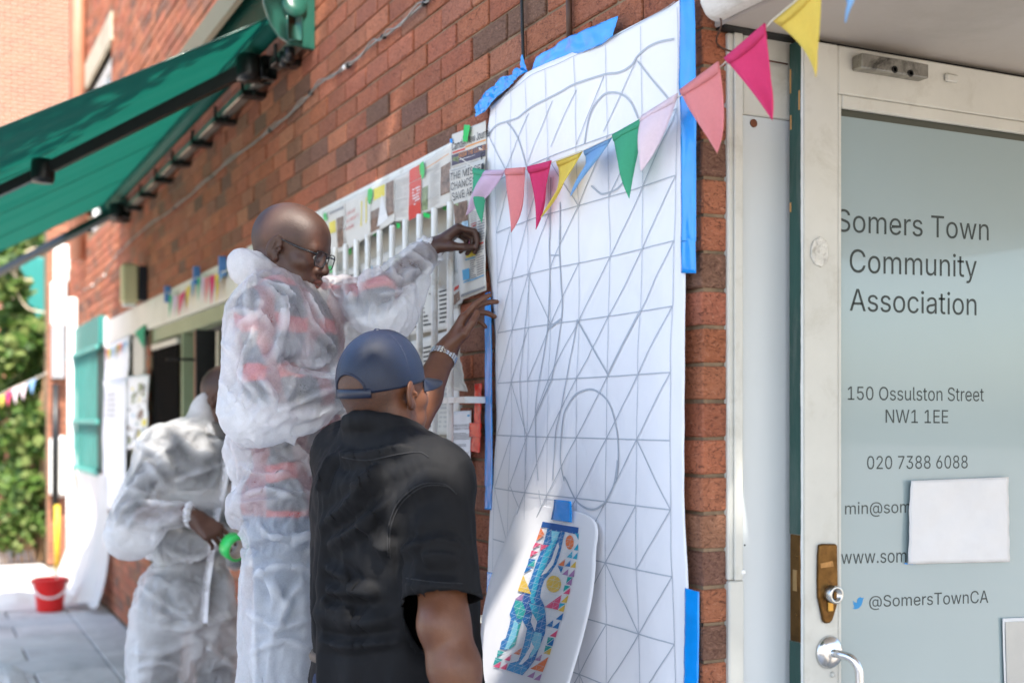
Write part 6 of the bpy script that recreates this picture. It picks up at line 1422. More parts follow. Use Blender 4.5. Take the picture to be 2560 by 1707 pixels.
def body_sdf(J, inf=0.0, legs=True, arms=True, arm_r=(0.052, 0.043, 0.040, 0.030), leg_r=(0.086, 0.062, 0.058, 0.042), tor=1.0):
    s = SDF(); SL, SR, PE, NB = J['SL'], J['SR'], J['PE'], J['NB']; side = (SR-SL); side.z = 0; side.normalize(); C = (SL+SR)/2-Vector((0, 0, 0.07))
    mid = C*0.45+PE*0.55
    s.cap(C-side*0.070, C+side*0.070, 0.108*tor+inf, k=0.06); s.cap(mid-side*0.055, mid+side*0.055, 0.104*tor+inf, k=0.08); s.cap(PE-side*0.070, PE+side*0.070, 0.108*tor+inf, k=0.07)
    s.cap(SL, SR, 0.062+inf*0.7, k=0.05)
    for S_ in (SL, SR): s.cap(NB, S_, 0.052+inf*0.5, 0.055+inf*0.6, k=0.04)
    if arms:
        for S_, E_, W_ in ((SL, J['EL'], J['WL']), (SR, J['ER'], J['WR'])):
            s.cap(S_, E_, arm_r[0]+inf*0.8, arm_r[1]+inf, k=0.03); s.cap(E_, W_, arm_r[2]+inf, arm_r[3]+inf*0.7, k=0.03)
    if legs:
        for H_, K_, A_ in ((J['HL'], J['KL'], J['AL']), (J['HR'], J['KR'], J['AR'])):
            s.cap(H_, K_, leg_r[0]+inf, leg_r[1]+inf, k=0.05); s.cap(K_, A_, leg_r[2]+inf, leg_r[3]+inf, k=0.03)
    return s
# ================================================================== THE THREE MEN
def shoes(par, A, fdir, z0):
    fd = Vector(fdir); fd.z = 0; fd.normalize()
    for a in A:
        b = Vector((a.x, a.y, z0)); s = SDF(); s.cap(b+Vector((0, 0, 0.045))-fd*0.05, b+Vector((0, 0, 0.038))+fd*0.15, 0.045, 0.036, k=0.03); s.cap(b+Vector((0, 0, 0.05))-fd*0.02, b+Vector((0, 0, 0.11))-fd*0.02, 0.045, 0.042, k=0.03)
        s.cap(b+Vector((0, 0, 0.012))-fd*0.06, b+Vector((0, 0, 0.012))+fd*0.16, 0.012, 0.012, k=0.03)
        v, f = s.mesh(0.011); np_mesh('shoe', v, f, [mat('dark_shoe', (0.02, 0.02, 0.022), 0.6, 0.2)], parent=par)
def pin_near(v, pts, r):
    p = np.zeros(len(v))
    for q, rr in zip(pts, r): p = np.maximum(p, (np.linalg.norm(v-V3(q), axis=1) < rr).astype(float))
    return p
# ---- man on the step: clear white coverall over a red plaid shirt, left arm stretched to the wall
T = dict(SR=DP(602, 720, 3.04), ER=DP(602, 882, 2.92), WR=DP(842, 912, 3.06), SL=DP(738, 706, 3.38), EL=DP(868, 680, 3.20), WL=DP(985, 577, 3.36), NB=DP(648, 672, 3.21), PE=DP(676, 1150, 3.22),
         HR=DP(657, 1250, 3.12), KR=DP(648, 1560, 3.08), HL=DP(700, 1250, 3.31), KL=DP(684, 1560, 3.30))
T['AR'] = T['KR']+Vector((-0.05, -0.02, -0.40)); T['AL'] = T['KL']+Vector((-0.04, 0.0, -0.40))
STEP_Z = min(T['AR'].z, T['AL'].z)-0.09
psi, pit = R(14), R(17)
fT = (RGT*math.cos(psi)-FWD*math.sin(psi))*math.cos(pit)-UP*math.sin(pit)
frT = Frame(DP(672, 574, 3.22), fT, UP)
vT, fT_ = body_sdf(T).mesh(0.012); collider(vT, fT_)
g = body_sdf(T, inf=0.020, arm_r=(0.064, 0.058, 0.056, 0.022), leg_r=(0.090, 0.078, 0.076, 0.068), tor=1.04)
g.ell(DP(588, 624, 3.19), (0.066, 0.066, 0.050), k=0.04); g.ell(DP(552, 600, 3.17), (0.034, 0.034, 0.034), k=0.03); g.cap(DP(600, 655, 3.10), DP(690, 705, 3.12), 0.030, 0.026, k=0.03); g.cap(DP(690, 700, 3.12), DP(716, 694, 3.26), 0.024, 0.024, k=0.03)
g.cap(DP(674, 1215, 3.18), DP(700, 1215, 3.24), 0.114, 0.114, k=0.06)
gTv, gTf = g.mesh(0.0105)
wz = DP(640, 1268, 3.2).z
pinT = pin_near(gTv, [T['WL'], T['NB'], T['WR'], DP(575, 610, 3.18)], [0.05, 0.085, 0.06, 0.09])
pinT = np.maximum(pinT, ((np.abs(gTv[:, 2]-wz) < 0.012) | (gTv[:, 2] < T['KR'].z-0.2)).astype(float))
garment_sim('suitT', gTv, gTf, pinT, grow=0.16, bend=0.02, grav=0.3, tens=40)
# ---- man in the cap, seen from behind, left arm up, black short sleeved shirt
C = dict(SR=DP(1000, 1098, 2.58), ER=DP(1020, 1432, 2.47), WR=DP(1080, 1690, 2.42), SL=DP(800, 1048, 2.84), EL=DP(934, 990, 3.10), WL=DP(1020, 815, 3.24), NB=DP(880, 1010, 2.72), PE=DP(895, 1560, 2.72))
pe = C['PE']; fC0 = FWD*math.cos(R(35))+RGT*math.sin(R(35)); rC0 = fC0.cross(UP)
C['HR'] = pe+rC0*0.095-UP*0.05; C['HL'] = pe-rC0*0.095-UP*0.05; C['KR'] = C['HR']+Vector((0, 0, -0.40))+fC0*0.04; C['KL'] = C['HL']+Vector((0, 0, -0.40))+fC0*0.06
C['AR'] = Vector((C['KR'].x, C['KR'].y, 0.09)); C['AL'] = Vector((C['KL'].x, C['KL'].y, 0.09))
frC = Frame(DP(884, 898, 2.75), fC0*math.cos(R(6))+UP*math.sin(R(6)), UP)
sC = body_sdf(C, arm_r=(0.064, 0.062, 0.050, 0.031), legs=False, tor=1.16); sC.cap(DP(985, 1330, 2.78), DP(985, 1580, 2.76), 0.100, 0.105, k=0.06); vC, fC_ = sC.mesh(0.012); collider(vC, fC_)
g = SDF(); g0 = body_sdf(C, inf=0.016, arms=False, legs=False, tor=1.16); g.ops = g0.ops
dR = (C['ER']-C['SR']).normalized(); cuffR = C['SR']+dR*0.235; dL_ = (C['EL']-C['SL']).normalized(); cuffL = C['SL']+dL_*0.20
g.cap(C['SR'], C['SR']+dR*0.29, 0.074, 0.080, k=0.02); g.cap(C['SL'], C['SL']+dL_*0.24, 0.076, 0.082, k=0.03)
mid_ = (C['PE']+(C['SL']+C['SR'])/2)/2
g.cap(DP(985, 1330, 2.78), DP(985, 1580, 2.76), 0.118, 0.125, k=0.06)
g.cap(pe-rC0*0.075-UP*0.12, pe+rC0*0.075-UP*0.12, 0.145, k=0.06); g.cap(mid_-rC0*0.062, mid_+rC0*0.062, 0.138, k=0.06)
nbC = C['NB']
for i in range(14):                                                   # stand of the collar
    a0, a1 = 2*math.pi*i/14, 2*math.pi*(i+1)/14; cc = nbC+fC0*0.012+UP*0.016
    q0 = cc+rC0*0.078*math.cos(a0)+fC0*0.086*math.sin(a0)-UP*0.03*math.sin(a0); q1 = cc+rC0*0.078*math.cos(a1)+fC0*0.086*math.sin(a1)-UP*0.03*math.sin(a1)
    g.cap(q0, q1, 0.017, 0.017, k=0.02)
gCv, gCf = g.mesh(0.0115)
hem = pe.z-0.055
keep = (gCv[:, 2] > hem)
tor_d = np.full(len(gCv), 9.0)
for op in [q for q in g.ops if q[3] > 0.1]:
    A_, B_ = op[1], op[2]; d = B_-A_; t = np.clip(((gCv-A_) @ d)/(d @ d), 0, 1); tor_d = np.minimum(tor_d, np.linalg.norm(gCv-A_-t[:, None]*d, axis=1)-op[3])
for cf, dd, S_ in ((cuffR, dR, C['SR']), (cuffL, dL_, C['SL'])):
    q = gCv-V3(cf); along = q @ V3(dd); rad = np.linalg.norm(q-along[:, None]*V3(dd), axis=1); keep &= ~((along > 0) & (along < 0.12) & (rad < 0.11) & (tor_d > 0.032))
gCv, gCf = prune(gCv, gCf, keep)
eC = np.sort(np.concatenate([gCf[:, [0, 1]], gCf[:, [1, 2]], gCf[:, [2, 3]], gCf[:, [3, 0]]]), 1); kC, nC = np.unique(eC[:, 0]*len(gCv)+eC[:, 1], return_counts=True); bdC = np.unique(np.concatenate([kC[nC == 1]//len(gCv), kC[nC == 1] % len(gCv)]))
for i in bdC:                                                        # straight hems
    for cf, dd in ((cuffR, dR), (cuffL, dL_)):
        al = float((gCv[i]-V3(cf)) @ V3(dd))
        if abs(al) < 0.02: gCv[i] -= V3(dd)*al
pinC = pin_near(gCv, [nbC], [0.115])
garment_sim('shirtC', gCv, gCf, pinC, grow=0.07, bend=0.05, grav=0.6, tens=40, mass=0.2)
# ---- man behind, in a clear coverall, winding a roll of tape
K = dict(SR=DP(372, 1022, 4.55), ER=DP(292, 1180, 4.42), WR=DP(436, 1182, 4.40), SL=DP(548, 1016, 4.86), EL=DP(590, 1190, 4.82), WL=DP(540, 1290, 4.62), NB=DP(488, 995, 4.70), PE=DP(425, 1368, 4.70), HR=DP(370, 1420, 4.64), KR=DP(362, 1660, 4.58), HL=DP(490, 1420, 4.80), KL=DP(498, 1660, 4.72))
K['AR'] = Vector((K['KR'].x-0.03, K['KR'].y, 0.09)); K['AL'] = Vector((K['KL'].x-0.03, K['KL'].y, 0.09))
fK = (RGT*math.cos(R(15))-FWD*math.sin(R(15)))*math.cos(R(26))-UP*math.sin(R(26))
frK = Frame(DP(522, 914, 4.70), fK, UP)
vK, fK_ = body_sdf(K).mesh(0.015); collider(vK, fK_)
g = body_sdf(K, inf=0.022, arm_r=(0.064, 0.060, 0.056, 0.022), leg_r=(0.088, 0.078, 0.074, 0.066), tor=1.06)
g.ell(DP(461, 948, 4.64), (0.045, 0.045, 0.055), k=0.04); g.ell(DP(468, 918, 4.66), (0.024, 0.024, 0.03), k=0.03)
gKv, gKf = g.mesh(0.0150)
wzK = DP(425, 1300, 4.7).z
pinK = pin_near(gKv, [K['WR'], K['NB'], K['WL'], DP(466, 925, 4.65)], [0.05, 0.09, 0.05, 0.08]); pinK = np.maximum(pinK, (np.abs(gKv[:, 2]-wzK) < 0.016) & (np.linalg.norm(gKv[:, :2]-V3(K['PE'])[:2], axis=1) < 0.4) | (gKv[:, 2] < 0.25))
garment_sim('suitK', gKv, gKf, pinK.astype(float), grow=0.16, bend=0.02, grav=0.3, tens=40)
SIM = run_sims(18)
z4 = lambda *q: zc(500, 450, 3.92, q); z5 = lambda *q: zc(780, 250, 3.075, q); z6 = lambda *q: zc(500, 750, 2.412, q); z7 = lambda *q: zc(700, 1100, 2.583, q); z3 = lambda *q: zc(0, 1000, 2.217, q)
FOLD_T = [z4((470, 1000), (460, 1200), (480, 1500)), z4((560, 960), (700, 1080), (790, 1200), (820, 1420)), z4((640, 1000), (800, 1060), (950, 1170)), z4((150, 1330), (300, 1290), (450, 1290), (600, 1330), (720, 1450)), z4((370, 1390), (530, 1350), (640, 1400)), z4((820, 1060), (840, 1300), (800, 1560)), z4((1040, 1100), (1120, 1260), (1230, 1480)), z4((330, 1050), (240, 1200), (200, 1400)), z4((600, 1150), (560, 1300), (500, 1450)),
 z6((240, 440), (330, 560), (430, 680)), z6((430, 680), (560, 640), (700, 580), (820, 540)), z6((430, 680), (560, 705), (700, 690), (830, 650)), z6((455, 665), (430, 560), (350, 460)), z6((330, 130), (300, 260), (220, 420)), z6((500, 0), (490, 150), (470, 250), (440, 400)), z6((640, 0), (660, 120), (760, 240), (830, 330)), z6((520, 800), (600, 900), (670, 970)), z6((300, 810), (420, 900), (520, 930)), z6((250, 1000), (400, 1060), (560, 1040)), z6((260, 1180), (420, 1150), (600, 1200)), z6((340, 1330), (420, 1420), (560, 1430), (700, 1400)), z6((540, 1480), (640, 1440), (720, 1460)), z6((130, 250), (200, 330), (250, 470)), z6((560, 380), (680, 400), (800, 330)), z6((120, 480), (220, 620), (300, 720)),
 z5((380, 1500), (390, 1380), (480, 1260), (640, 1230)), z5((640, 1230), (620, 1330), (700, 1400)), z5((690, 1130), (760, 1180), (860, 1250), (930, 1290)), z5((700, 1400), (760, 1320), (850, 1330)), z5((240, 1400), (280, 1530), (330, 1470)), z5((500, 1500), (650, 1480), (800, 1420)),
 dq([(575, 1330), (640, 1300), (720, 1310)]), dq([(560, 1400), (640, 1440), (715, 1420)]), dq([(570, 1500), (650, 1470), (715, 1490)]), dq([(590, 1290), (640, 1370), (660, 1400)]), dq([(700, 1340), (660, 1380), (620, 1480)])]
FOLD_K = [z3((960, 460), (1100, 400), (1280, 340)), z3((760, 230), (880, 300), (950, 400)), z3((800, 330), (870, 430), (930, 540)), z3((650, 620), (760, 560), (900, 580), (1040, 570)), z3((700, 660), (850, 690), (1020, 640)), z3((800, 830), (950, 960), (1100, 1060), (1180, 1070)), z3((740, 1000), (900, 1120), (1100, 1240)), z3((810, 1250), (1000, 1270), (1200, 1230), (1350, 1180)), z3((690, 1380), (850, 1410), (1050, 1340)), z3((1100, 1330), (1250, 1440), (1320, 1480)), z3((730, 1500), (900, 1450), (1020, 1500)), z3((1000, 200), (1080, 280), (1200, 300)), z3((980, 560), (1100, 500), (1260, 460)), z3((900, 820), (1020, 880), (1150, 860)), z3((760, 1130), (860, 1200), (960, 1210)), z3((690, 480), (780, 520), (880, 500)), z3((1150, 120), (1200, 220), (1280, 280))]
FOLD_C = [z7((370, 80), (300, 240), (262, 340)), z7((250, 570), (420, 450), (600, 270), (660, 190)), z7((290, 690), (480, 590), (620, 470), (760, 330)), z7((280, 800), (420, 880), (560, 980), (650, 1000)), z7((215, 1100), (400, 1160), (600, 1170), (840, 1100)), z7((290, 950), (440, 990), (560, 960)), z7((780, 720), (900, 680), (1050, 645), (1190, 700)), z7((715, 720), (720, 560), (770, 430), (870, 330), (960, 292), (1080, 300)), z7((560, 500), (620, 640), (720, 740)), z7((380, 80), (480, 120), (700, 80), (880, 60)), z7((240, 1290), (440, 1330), (600, 1310), (800, 1290)), z7((820, 930), (1000, 950), (1180, 965)), z7((480, 330), (560, 260), (640, 150)), z7((270, 1010), (350, 1080), (500, 1100)), z7((900, 760), (1040, 740), (1160, 780))]

# ------------------------------------------------------------------ dress the man on the step
pT = empty('person', (T['AR'].x, T['AR'].y, STEP_Z)); tag(pT, 'bald man in glasses and clear white coverall over red plaid shirt, reaching to the wall', 'person')
hv, hf, sc, lp = head_mesh(frT, 1.0, T['NB'])
fH = RGT*0.82+UP*0.57; frh = Frame(T['WL']+fH*0.012, fH, UP*0.82-RGT*0.57)
curl = [(R(48), R(58), R(26)), (R(56), R(62), R(30)), (R(64), R(66), R(34)), (R(70), R(66), R(34))]
hs = hand_sdf(frh, 1, curl, (0.03, 0.0, -0.03, -0.07), 1.0, [(0.022, 0.018, -0.010), (0.036, 0.046, -0.030), (0.036, 0.070, -0.050), (0.026, 0.094, -0.064)])
hs.cap(T['EL'], T['WL'], 0.043, 0.029, k=0.02); v2, f2 = hs.mesh(0.0024, clip=None); v2 = relax(v2, f2, 1, 0.35)
bv, bf = merge([(hv, hf), (v2, f2)]); z0 = np.zeros(len(v2))
np_mesh('body', bv, bf, [skinT], parent=pT, attrs={'scalp': np.concatenate([sc, z0]), 'lip': np.concatenate([lp, z0])})
shm = vT[fT_].mean(1)[:, 2] > T['PE'].z-0.03
def subset(v, f, m): 
    f = f[m]; used = np.zeros(len(v), bool); used[f.ravel()] = True; i = np.cumsum(used)-1; return v[used], i[f]
a, b = subset(vT, fT_, shm); np_mesh('plaid_shirt', a, b, [M_plaid], parent=pT); a, b = subset(vT, fT_, ~shm); np_mesh('jeans', a, b, [M_denim], parent=pT)
sv, sf = SIM['suitT'], SIM['suitT_f']; sv2, sf2 = subdiv(sv, sf); sv2, rg = folds(sv2, sf2, FOLD_T, 0.015, 0.0085, 3.2); sv2 = crumple(sv2, sf2, 0.0045, 60, 3); sv2 = crumple(sv2, sf2, 0.0016, 200, 4, 12); o = np_mesh('coverall', sv2, sf2, [M_suit], parent=pT, attrs={'gap': gap_of(sv2, vT, fT_)+rg*0.016}); tag(o, 'translucent white disposable coverall')
shoes(pT, (T['AR'], T['AL']), fT, STEP_Z)
# gathered elastic cuff
def cuff(par, w0, e0, r0, seed):
    d = (w0-e0).normalized(); a = d.orthogonal().normalized(); b = d.cross(a); rc = random.Random(seed)
    def fn(u, v):
        th = 2*math.pi*u; r_ = r0*(1+0.10*math.sin(th*11+v*2)+0.05*math.sin(th*23))*(1+0.25*math.sin(math.pi*v)-0.12*v); return w0+d*(-0.012+0.026*v)+a*r_*math.cos(th)+b*r_*math.sin(th)
    f = MB(); f.grid(88, 8, fn); o = f.build('cuff', MATS['cuff_fabric'] if 'cuff_fabric' in MATS else translucent('cuff_fabric', (0.86, 0.865, 0.88), 0.35, 0.5, 0.04, 60, transp=0.1, bstr=0.4, bscale=120), par, True)
cuff(pT, T['WL'], T['EL'], 0.036, 1)
# spectacles
gl_ = MB(); HW = lambda p: frT.w(p)
def rr(cx, cz, w_, h_, y, n=28):
    out = []
    for i in range(n):
        a = 2*math.pi*i/n; c_, s_ = math.cos(a), math.sin(a); e = 0.55; x = cx+w_*math.copysign(abs(c_)**e, c_); z = cz+h_*math.copysign(abs(s_)**e, s_); out.append(HW((x, y-0.35*abs(x)**1.0*0.35, z)))
    return out
Mgf = mat('black_acetate', (0.008, 0.009, 0.011), 0.18, 0.1, 5, 50, 0, coat=0.3)
for sx in (-1, 1):
    q = rr(sx*0.034, -0.004, 0.0265, 0.0195, 0.1035); gl_.tube(q+[q[0], q[1]], 0.0017, 8)
    gl_.tube(catmull([HW((sx*0.060, 0.096, 0.006)), HW((sx*0.0715, 0.086, 0.008)), HW((sx*0.0775, 0.05, 0.010)), HW((sx*0.0795, -0.005, 0.017)), HW((sx*0.0800, -0.022, 0.008))], 5), [0.0019+0.0008*(i < 12) for i in range(21)], 8)
gl_.tube(catmull([HW((-0.009, 0.1025, 0.002)), HW((0, 0.106, 0.005)), HW((0.009, 0.1025, 0.002))], 4), 0.0018, 8)
go = gl_.build('spectacles', Mgf, pT, True)
mL, tL, bL, oL = nodes('lens_glass'); gs = N(tL, 'ShaderNodeBsdfGlossy'); gs.inputs['Roughness'].default_value = 0.03; tpn = N(tL, 'ShaderNodeBsdfTransparent'); tpn.inputs[0].default_value = (0.93, 0.95, 0.95, 1); mxn = N(tL, 'ShaderNodeMixShader'); mxn.inputs[0].default_value = 0.88; tL.links.new(gs.outputs[0], mxn.inputs[1]); tL.links.new(tpn.outputs[0], mxn.inputs[2]); tL.links.new(mxn.outputs[0], oL.inputs[0])
for sx in (-1, 1):
    f = MB(); f.poly(rr(sx*0.034, -0.004, 0.0262, 0.0192, 0.1035)); f.build('lens', mL, go)
# eyes
def eyes(fr, par, sc_=1.0):
    for sx in (-1, 1):
        c = fr.w((sx*0.031*sc_, 0.0715*sc_, -0.001*sc_)); M_ = Matrix.Translation(c) @ Matrix((fr.r, fr.f, fr.u)).transposed().to_4x4()
        f = MB(); f.lathe([(0.0001, 0.0124), (0.004, 0.0117), (0.008, 0.0095), (0.0115, 0.005)], M_ @ Matrix.Rotation(R(-90), 4, 'X'), 16, cap=False); f.build('eye', mat('eye_white', (0.55, 0.5, 0.45), 0.2, 0.05), par, True)
        f = MB(); f.lathe([(0.0001, 0.0131), (0.003, 0.0127), (0.0058, 0.0112)], M_ @ Matrix.Rotation(R(-98), 4, 'X'), 14, cap=False); f.build('iris', mat('dark_iris', (0.018, 0.01, 0.007), 0.1, 0.1), par, True)
eyes(frT, pT)
f = MB(); 
for sx in (-1, 1): f.tube(catmull([frT.w((sx*0.014, 0.0885, 0.020)), frT.w((sx*0.03, 0.0875, 0.026)), frT.w((sx*0.046, 0.077, 0.022))], 5), [0.0022]*11, 6)
f.build('eyebrows', mat('brow_hair', (0.012, 0.009, 0.008), 0.9), pT)
# step he stands on (below the picture)
st0 = (T['AR']+T['AL'])/2; stp = empty('work_platform', (st0.x, st0.y, 0)); tag(stp, 'low timber work platform under the man reaching to the wall', 'platform')
f = MB(); f.bbox((st0.x-0.32, st0.y-0.25, STEP_Z-0.03), (st0.x+0.28, st0.y+0.24, STEP_Z-0.001), 0.004); f.build('deck', mat('plywood', (0.45, 0.33, 0.2), 0.7), stp)
for sx in (-0.29, 0.24):
    for sy in (-0.22, 0.20):
        f = MB(); f.bbox((st0.x+sx, st0.y+sy, 0.0), (st0.x+sx+0.04, st0.y+sy+0.04, STEP_Z-0.031), 0.003); f.build('leg', M_alu, stp)

# ------------------------------------------------------------------ dress the man in the cap
pC = empty('person', (C['AR'].x, C['AR'].y, 0)); tag(pC, 'man in navy baseball cap and black short sleeved shirt, back turned, one arm raised', 'person')
hv, hf, sc, lp = head_mesh(frC, 1.03, C['NB'])
fH = (RGT*0.48+UP*0.86+FWD*0.10).normalized(); frh = Frame(C['WL']+fH*0.02, fH, (-FWD).cross(fH))
curl = [(R(10), R(14), R(8)), (R(18), R(26), R(14)), (R(30), R(38), R(20)), (R(38), R(44), R(22))]
hs = hand_sdf(frh, 1, curl, (-0.02, -0.02, 0.0, 0.01), 1.0, [(0.024, 0.014, -0.008), (0.040, 0.050, -0.022), (0.044, 0.086, -0.026), (0.038, 0.116, -0.024)])
hs.cap(C['EL'], C['EL']*0.55+C['WL']*0.45, 0.050, 0.046, k=0.02); hs.cap(C['EL']*0.55+C['WL']*0.45, C['WL'], 0.045, 0.031, k=0.02)
v2, f2 = hs.mesh(0.0026); v2 = relax(v2, f2, 1, 0.35)
ar = SDF(); ar.cap(C['SR'], C['SR']*0.4+C['ER']*0.6, 0.056, 0.054, k=0.03); ar.cap(C['SR']*0.4+C['ER']*0.6, C['ER'], 0.054, 0.047, k=0.03); fa = C['ER']*0.6+C['WR']*0.4; ar.cap(C['ER'], fa, 0.048, 0.050, k=0.03); ar.cap(fa, C['WR'], 0.049, 0.030, k=0.03)
ar.ell(C['ER']-fC0*0.030+dR*0.0, (0.026, 0.026, 0.030), k=0.03)
fRh = (C['WR']-C['ER']).normalized(); frr = Frame(C['WR']+fRh*0.02, fRh, rC0)
v3, f3 = ar.mesh(0.0035); v3 = relax(v3, f3, 1, 0.4)
hs2 = hand_sdf(frr, -1, [(R(25), R(35), R(20))]*4, (0.03, 0, -0.03, -0.06), 1.0); v4, f4 = hs2.mesh(0.004)
ua = SDF(); ua.cap(C['SL'], C['EL'], 0.060, 0.047, k=0.02); v5, f5 = ua.mesh(0.006)
bv, bf = merge([(hv, hf), (v2, f2), (v3, f3), (v4, f4), (v5, f5)]); z0 = np.zeros(len(bv)-len(hv))
np_mesh('body', bv, bf, [skinC], parent=pC, attrs={'scalp': np.concatenate([sc, z0]), 'lip': np.concatenate([lp, z0])})
sv, sf = SIM['shirtC'], SIM['shirtC_f']; sv2, sf2 = subdiv(sv, sf); sv2, rg = folds(sv2, sf2, FOLD_C, 0.022, 0.013, 2.7); sv2 = crumple(sv2, sf2, 0.003, 40, 8); o = np_mesh('shirt', sv2, sf2, [M_shirt], parent=pC); solid(o, 0.0016, 0.0)
tbC = BVHTree.FromPolygons([tuple(q) for q in sv2], [tuple(int(i) for i in q) for q in sf2])
M_stitch = mat('black_stitching', (0.016, 0.016, 0.018), 0.8, 0.2)
def stitch(ln, r_=0.0012, lift=0.0022):
    pts = []
    for q in catmull([Vector((x, y, 0)) for x, y in ln], 8):
        d_ = ray(q.x, q.y).normalized(); h_ = tbC.ray_cast(CAM+d_*1.9, d_)
        if h_[0] is not None and (not pts or (h_[0]-pts[-1]).length < 0.05): pts.append(h_[0]-d_*lift)
    if len(pts) > 3: f = MB(); f.tube(pts, r_, 6); f.build('seam', M_stitch, o, True)
for dx in (0, 14): stitch([(x-dx/2.583, y-dx/2.583) for x, y in z7((712, 760), (708, 640), (722, 540), (775, 420), (870, 330), (960, 292), (1080, 300), (1140, 350))])
stitch(z7((815, 890), (1000, 915), (1180, 925))); stitch(z7((400, 110), (560, 130), (760, 92), (900, 78), (960, 110)))
lg = SDF(); rr0 = rC0*0.085
lg.cap(pe-rr0*0.8, pe+rr0*0.8, 0.118, k=0.06)
for H_, K_, A_ in ((C['HL'], C['KL'], C['AL']), (C['HR'], C['KR'], C['AR'])): lg.cap(H_, K_, 0.098, 0.075, k=0.05); lg.cap(K_, A_, 0.072, 0.060, k=0.03)
v, f_ = lg.mesh(0.010); keep = v[:, 2] < pe.z+0.06; v, f_ = prune(v, f_, keep); np_mesh('jeans', v, f_, [M_darkjean], parent=pC)
f = MB()
for dz, mt_ in ((0.05, 0),):
    ring = [pe+rC0*(0.068*max(-1, min(1, 1.6*math.cos(a)))+0.118*math.cos(a)*0.98)+fC0*0.118*math.sin(a)+UP*dz for a in [2*math.pi*i/40 for i in range(41)]]
    f.tube(ring, 0.013, 8)
f.build('belt', mat('brown_belt', (0.10, 0.075, 0.055), 0.6, 0.2, 20), pC, True)
shoes(pC, (C['AR'], C['AL']), fC0, 0.0)
eyes(frC, pC, 1.03)
# cap
M_cap = mat('navy_cap_mesh', (0.004, 0.009, 0.028), 0.5, 0.2, 30, 900, 0.6, 0.001, spec=0.5)
def cap_mat():
    m, t, b, o = nodes('navy_cap_netting'); v = mapping(t)
    w1 = N(t, 'ShaderNodeTexVoronoi'); w1.inputs['Scale'].default_value = 620; t.links.new(v, w1.inputs['Vector'])
    c = mixc(t, ramp(t, w1.outputs['Distance'], [(0.15, 0), (0.5, 1)]), (0.0018, 0.0045, 0.014), (0.0052, 0.0125, 0.035)); t.links.new(c, b.inputs['Base Color']); b.inputs['Roughness'].default_value = 0.5; b.inputs['Specular IOR Level'].default_value = 0.45
    bump(t, b, w1.outputs['Distance'], 0.3, 0.0008); return m
M_net = cap_mat(); M_brim = mat('navy_brim', (0.007, 0.012, 0.030), 0.42, 0.1, 20, 300, 0.2, 0.0008, spec=0.5)
S_ = 1.03; CR = (0.0835, 0.1075, 0.108)
def capdir(th, zz): pass
def capfn(th, ph, lift=0.0):                                          # th: angle from forward (0) to back (pi); ph 0 top .. 1 rim
    back = abs(math.atan2(math.sin(th-math.pi), math.cos(th-math.pi)))
    zr = 0.022-0.020*(1-math.cos(th))/2
    w_ = 0.50
    if back < w_: zr += 0.044*math.sqrt(max(0, 1-(back/w_)**2))
    z = zr+(0.134-zr)*(1-ph) if False else None
    zc_ = 0.024; top = 0.108; a = math.acos(max(-1, min(1, (zr-zc_)/CR[2]))); an = a*ph
    rx, ry = CR[0]+lift, CR[1]+lift
    bul = 1.0+0.012*abs(math.cos(3*th))*math.sin(an)
    fr_ = 1.0+0.05*max(0, math.cos(th))**2*math.sin(an)                # tall front panels
    x = rx*math.sin(an)*math.sin(th)*bul; y = ry*math.sin(an)*math.cos(th)*bul*(1.0)-0.012; zz = zc_+(CR[2]+lift+0.010*max(0, math.cos(th))*math.sin(an))*math.cos(an)*fr_
    return frC.w((x*S_, y*S_, zz*S_))
capo = MB(); capo.grid(120, 34, lambda u, v: capfn(2*math.pi*u, 0.001+0.999*v))
co_ = capo.build('baseball_cap', M_net, pC, True); solid(co_, 0.0018, 1.0); tag(co_, 'navy blue baseball cap worn with its brim to the wall')
for k in range(6):
    th = math.pi/6+k*math.pi/3
    f = MB(); f.tube([capfn(th, 0.03+0.95*i/16, 0.0006) for i in range(17)], 0.0017, 6); f.build('seam', M_cap, co_, True)
f = MB(); f.lathe([(0.0085, -0.002), (0.008, 0.0025), (0.005, 0.005), (0.0005, 0.006)], Matrix.Translation(capfn(0, 0.001)) @ Matrix((frC.r, frC.f, frC.u)).transposed().to_4x4(), 14); f.build('button', M_cap, co_, True)
f = MB(); f.tube([capfn(math.pi+(-0.5+i/24), 1.0, 0.0012) for i in range(25)], 0.0028, 6); f.build('opening_trim', M_cap, co_, True)
def strapfn(u, v):
    th = math.pi+(-0.62+1.24*u); q = Vector((CR[0]*math.sin(th)*1.0, CR[1]*math.cos(th)-0.012, 0.012-0.020*v-0.002*math.cos(th))); return frC.w((q.x*S_, q.y*S_, q.z*S_))
f = MB(); f.grid(30, 2, strapfn); o = f.build('strap', M_brim, co_, True); solid(o, 0.0025, 1.0)
f = MB()
for i in range(7): c = strapfn(0.26+i*0.06, 0.5); f.lathe([(0.0022, 0), (0.0018, 0.0018), (0.0003, 0.002)], Matrix.Translation(c) @ (-frC.f).to_track_quat('Z', 'Y').to_matrix().to_4x4(), 8)
f.build('strap_studs', M_cap, co_)
def brimfn(u, v):
    a = (-1+2*u); th = a*0.92; base = Vector(((CR[0]+0.001)*math.sin(th), (CR[1]+0.001)*math.cos(th)-0.012, 0.020)); L_ = 0.072*math.sqrt(max(0, 1-abs(a)**2.6))
    q = base+Vector((math.sin(th)*0.16*L_, L_*1.0, -0.012*v*v-0.022*(abs(a)**2)*v))*v if v > 0 else base
    if v > 0: q = base+Vector((math.sin(th)*0.16*L_*v, L_*v, -0.008*v*v-0.020*abs(a)**2*v))
    return frC.w((q.x*S_, q.y*S_, q.z*S_))
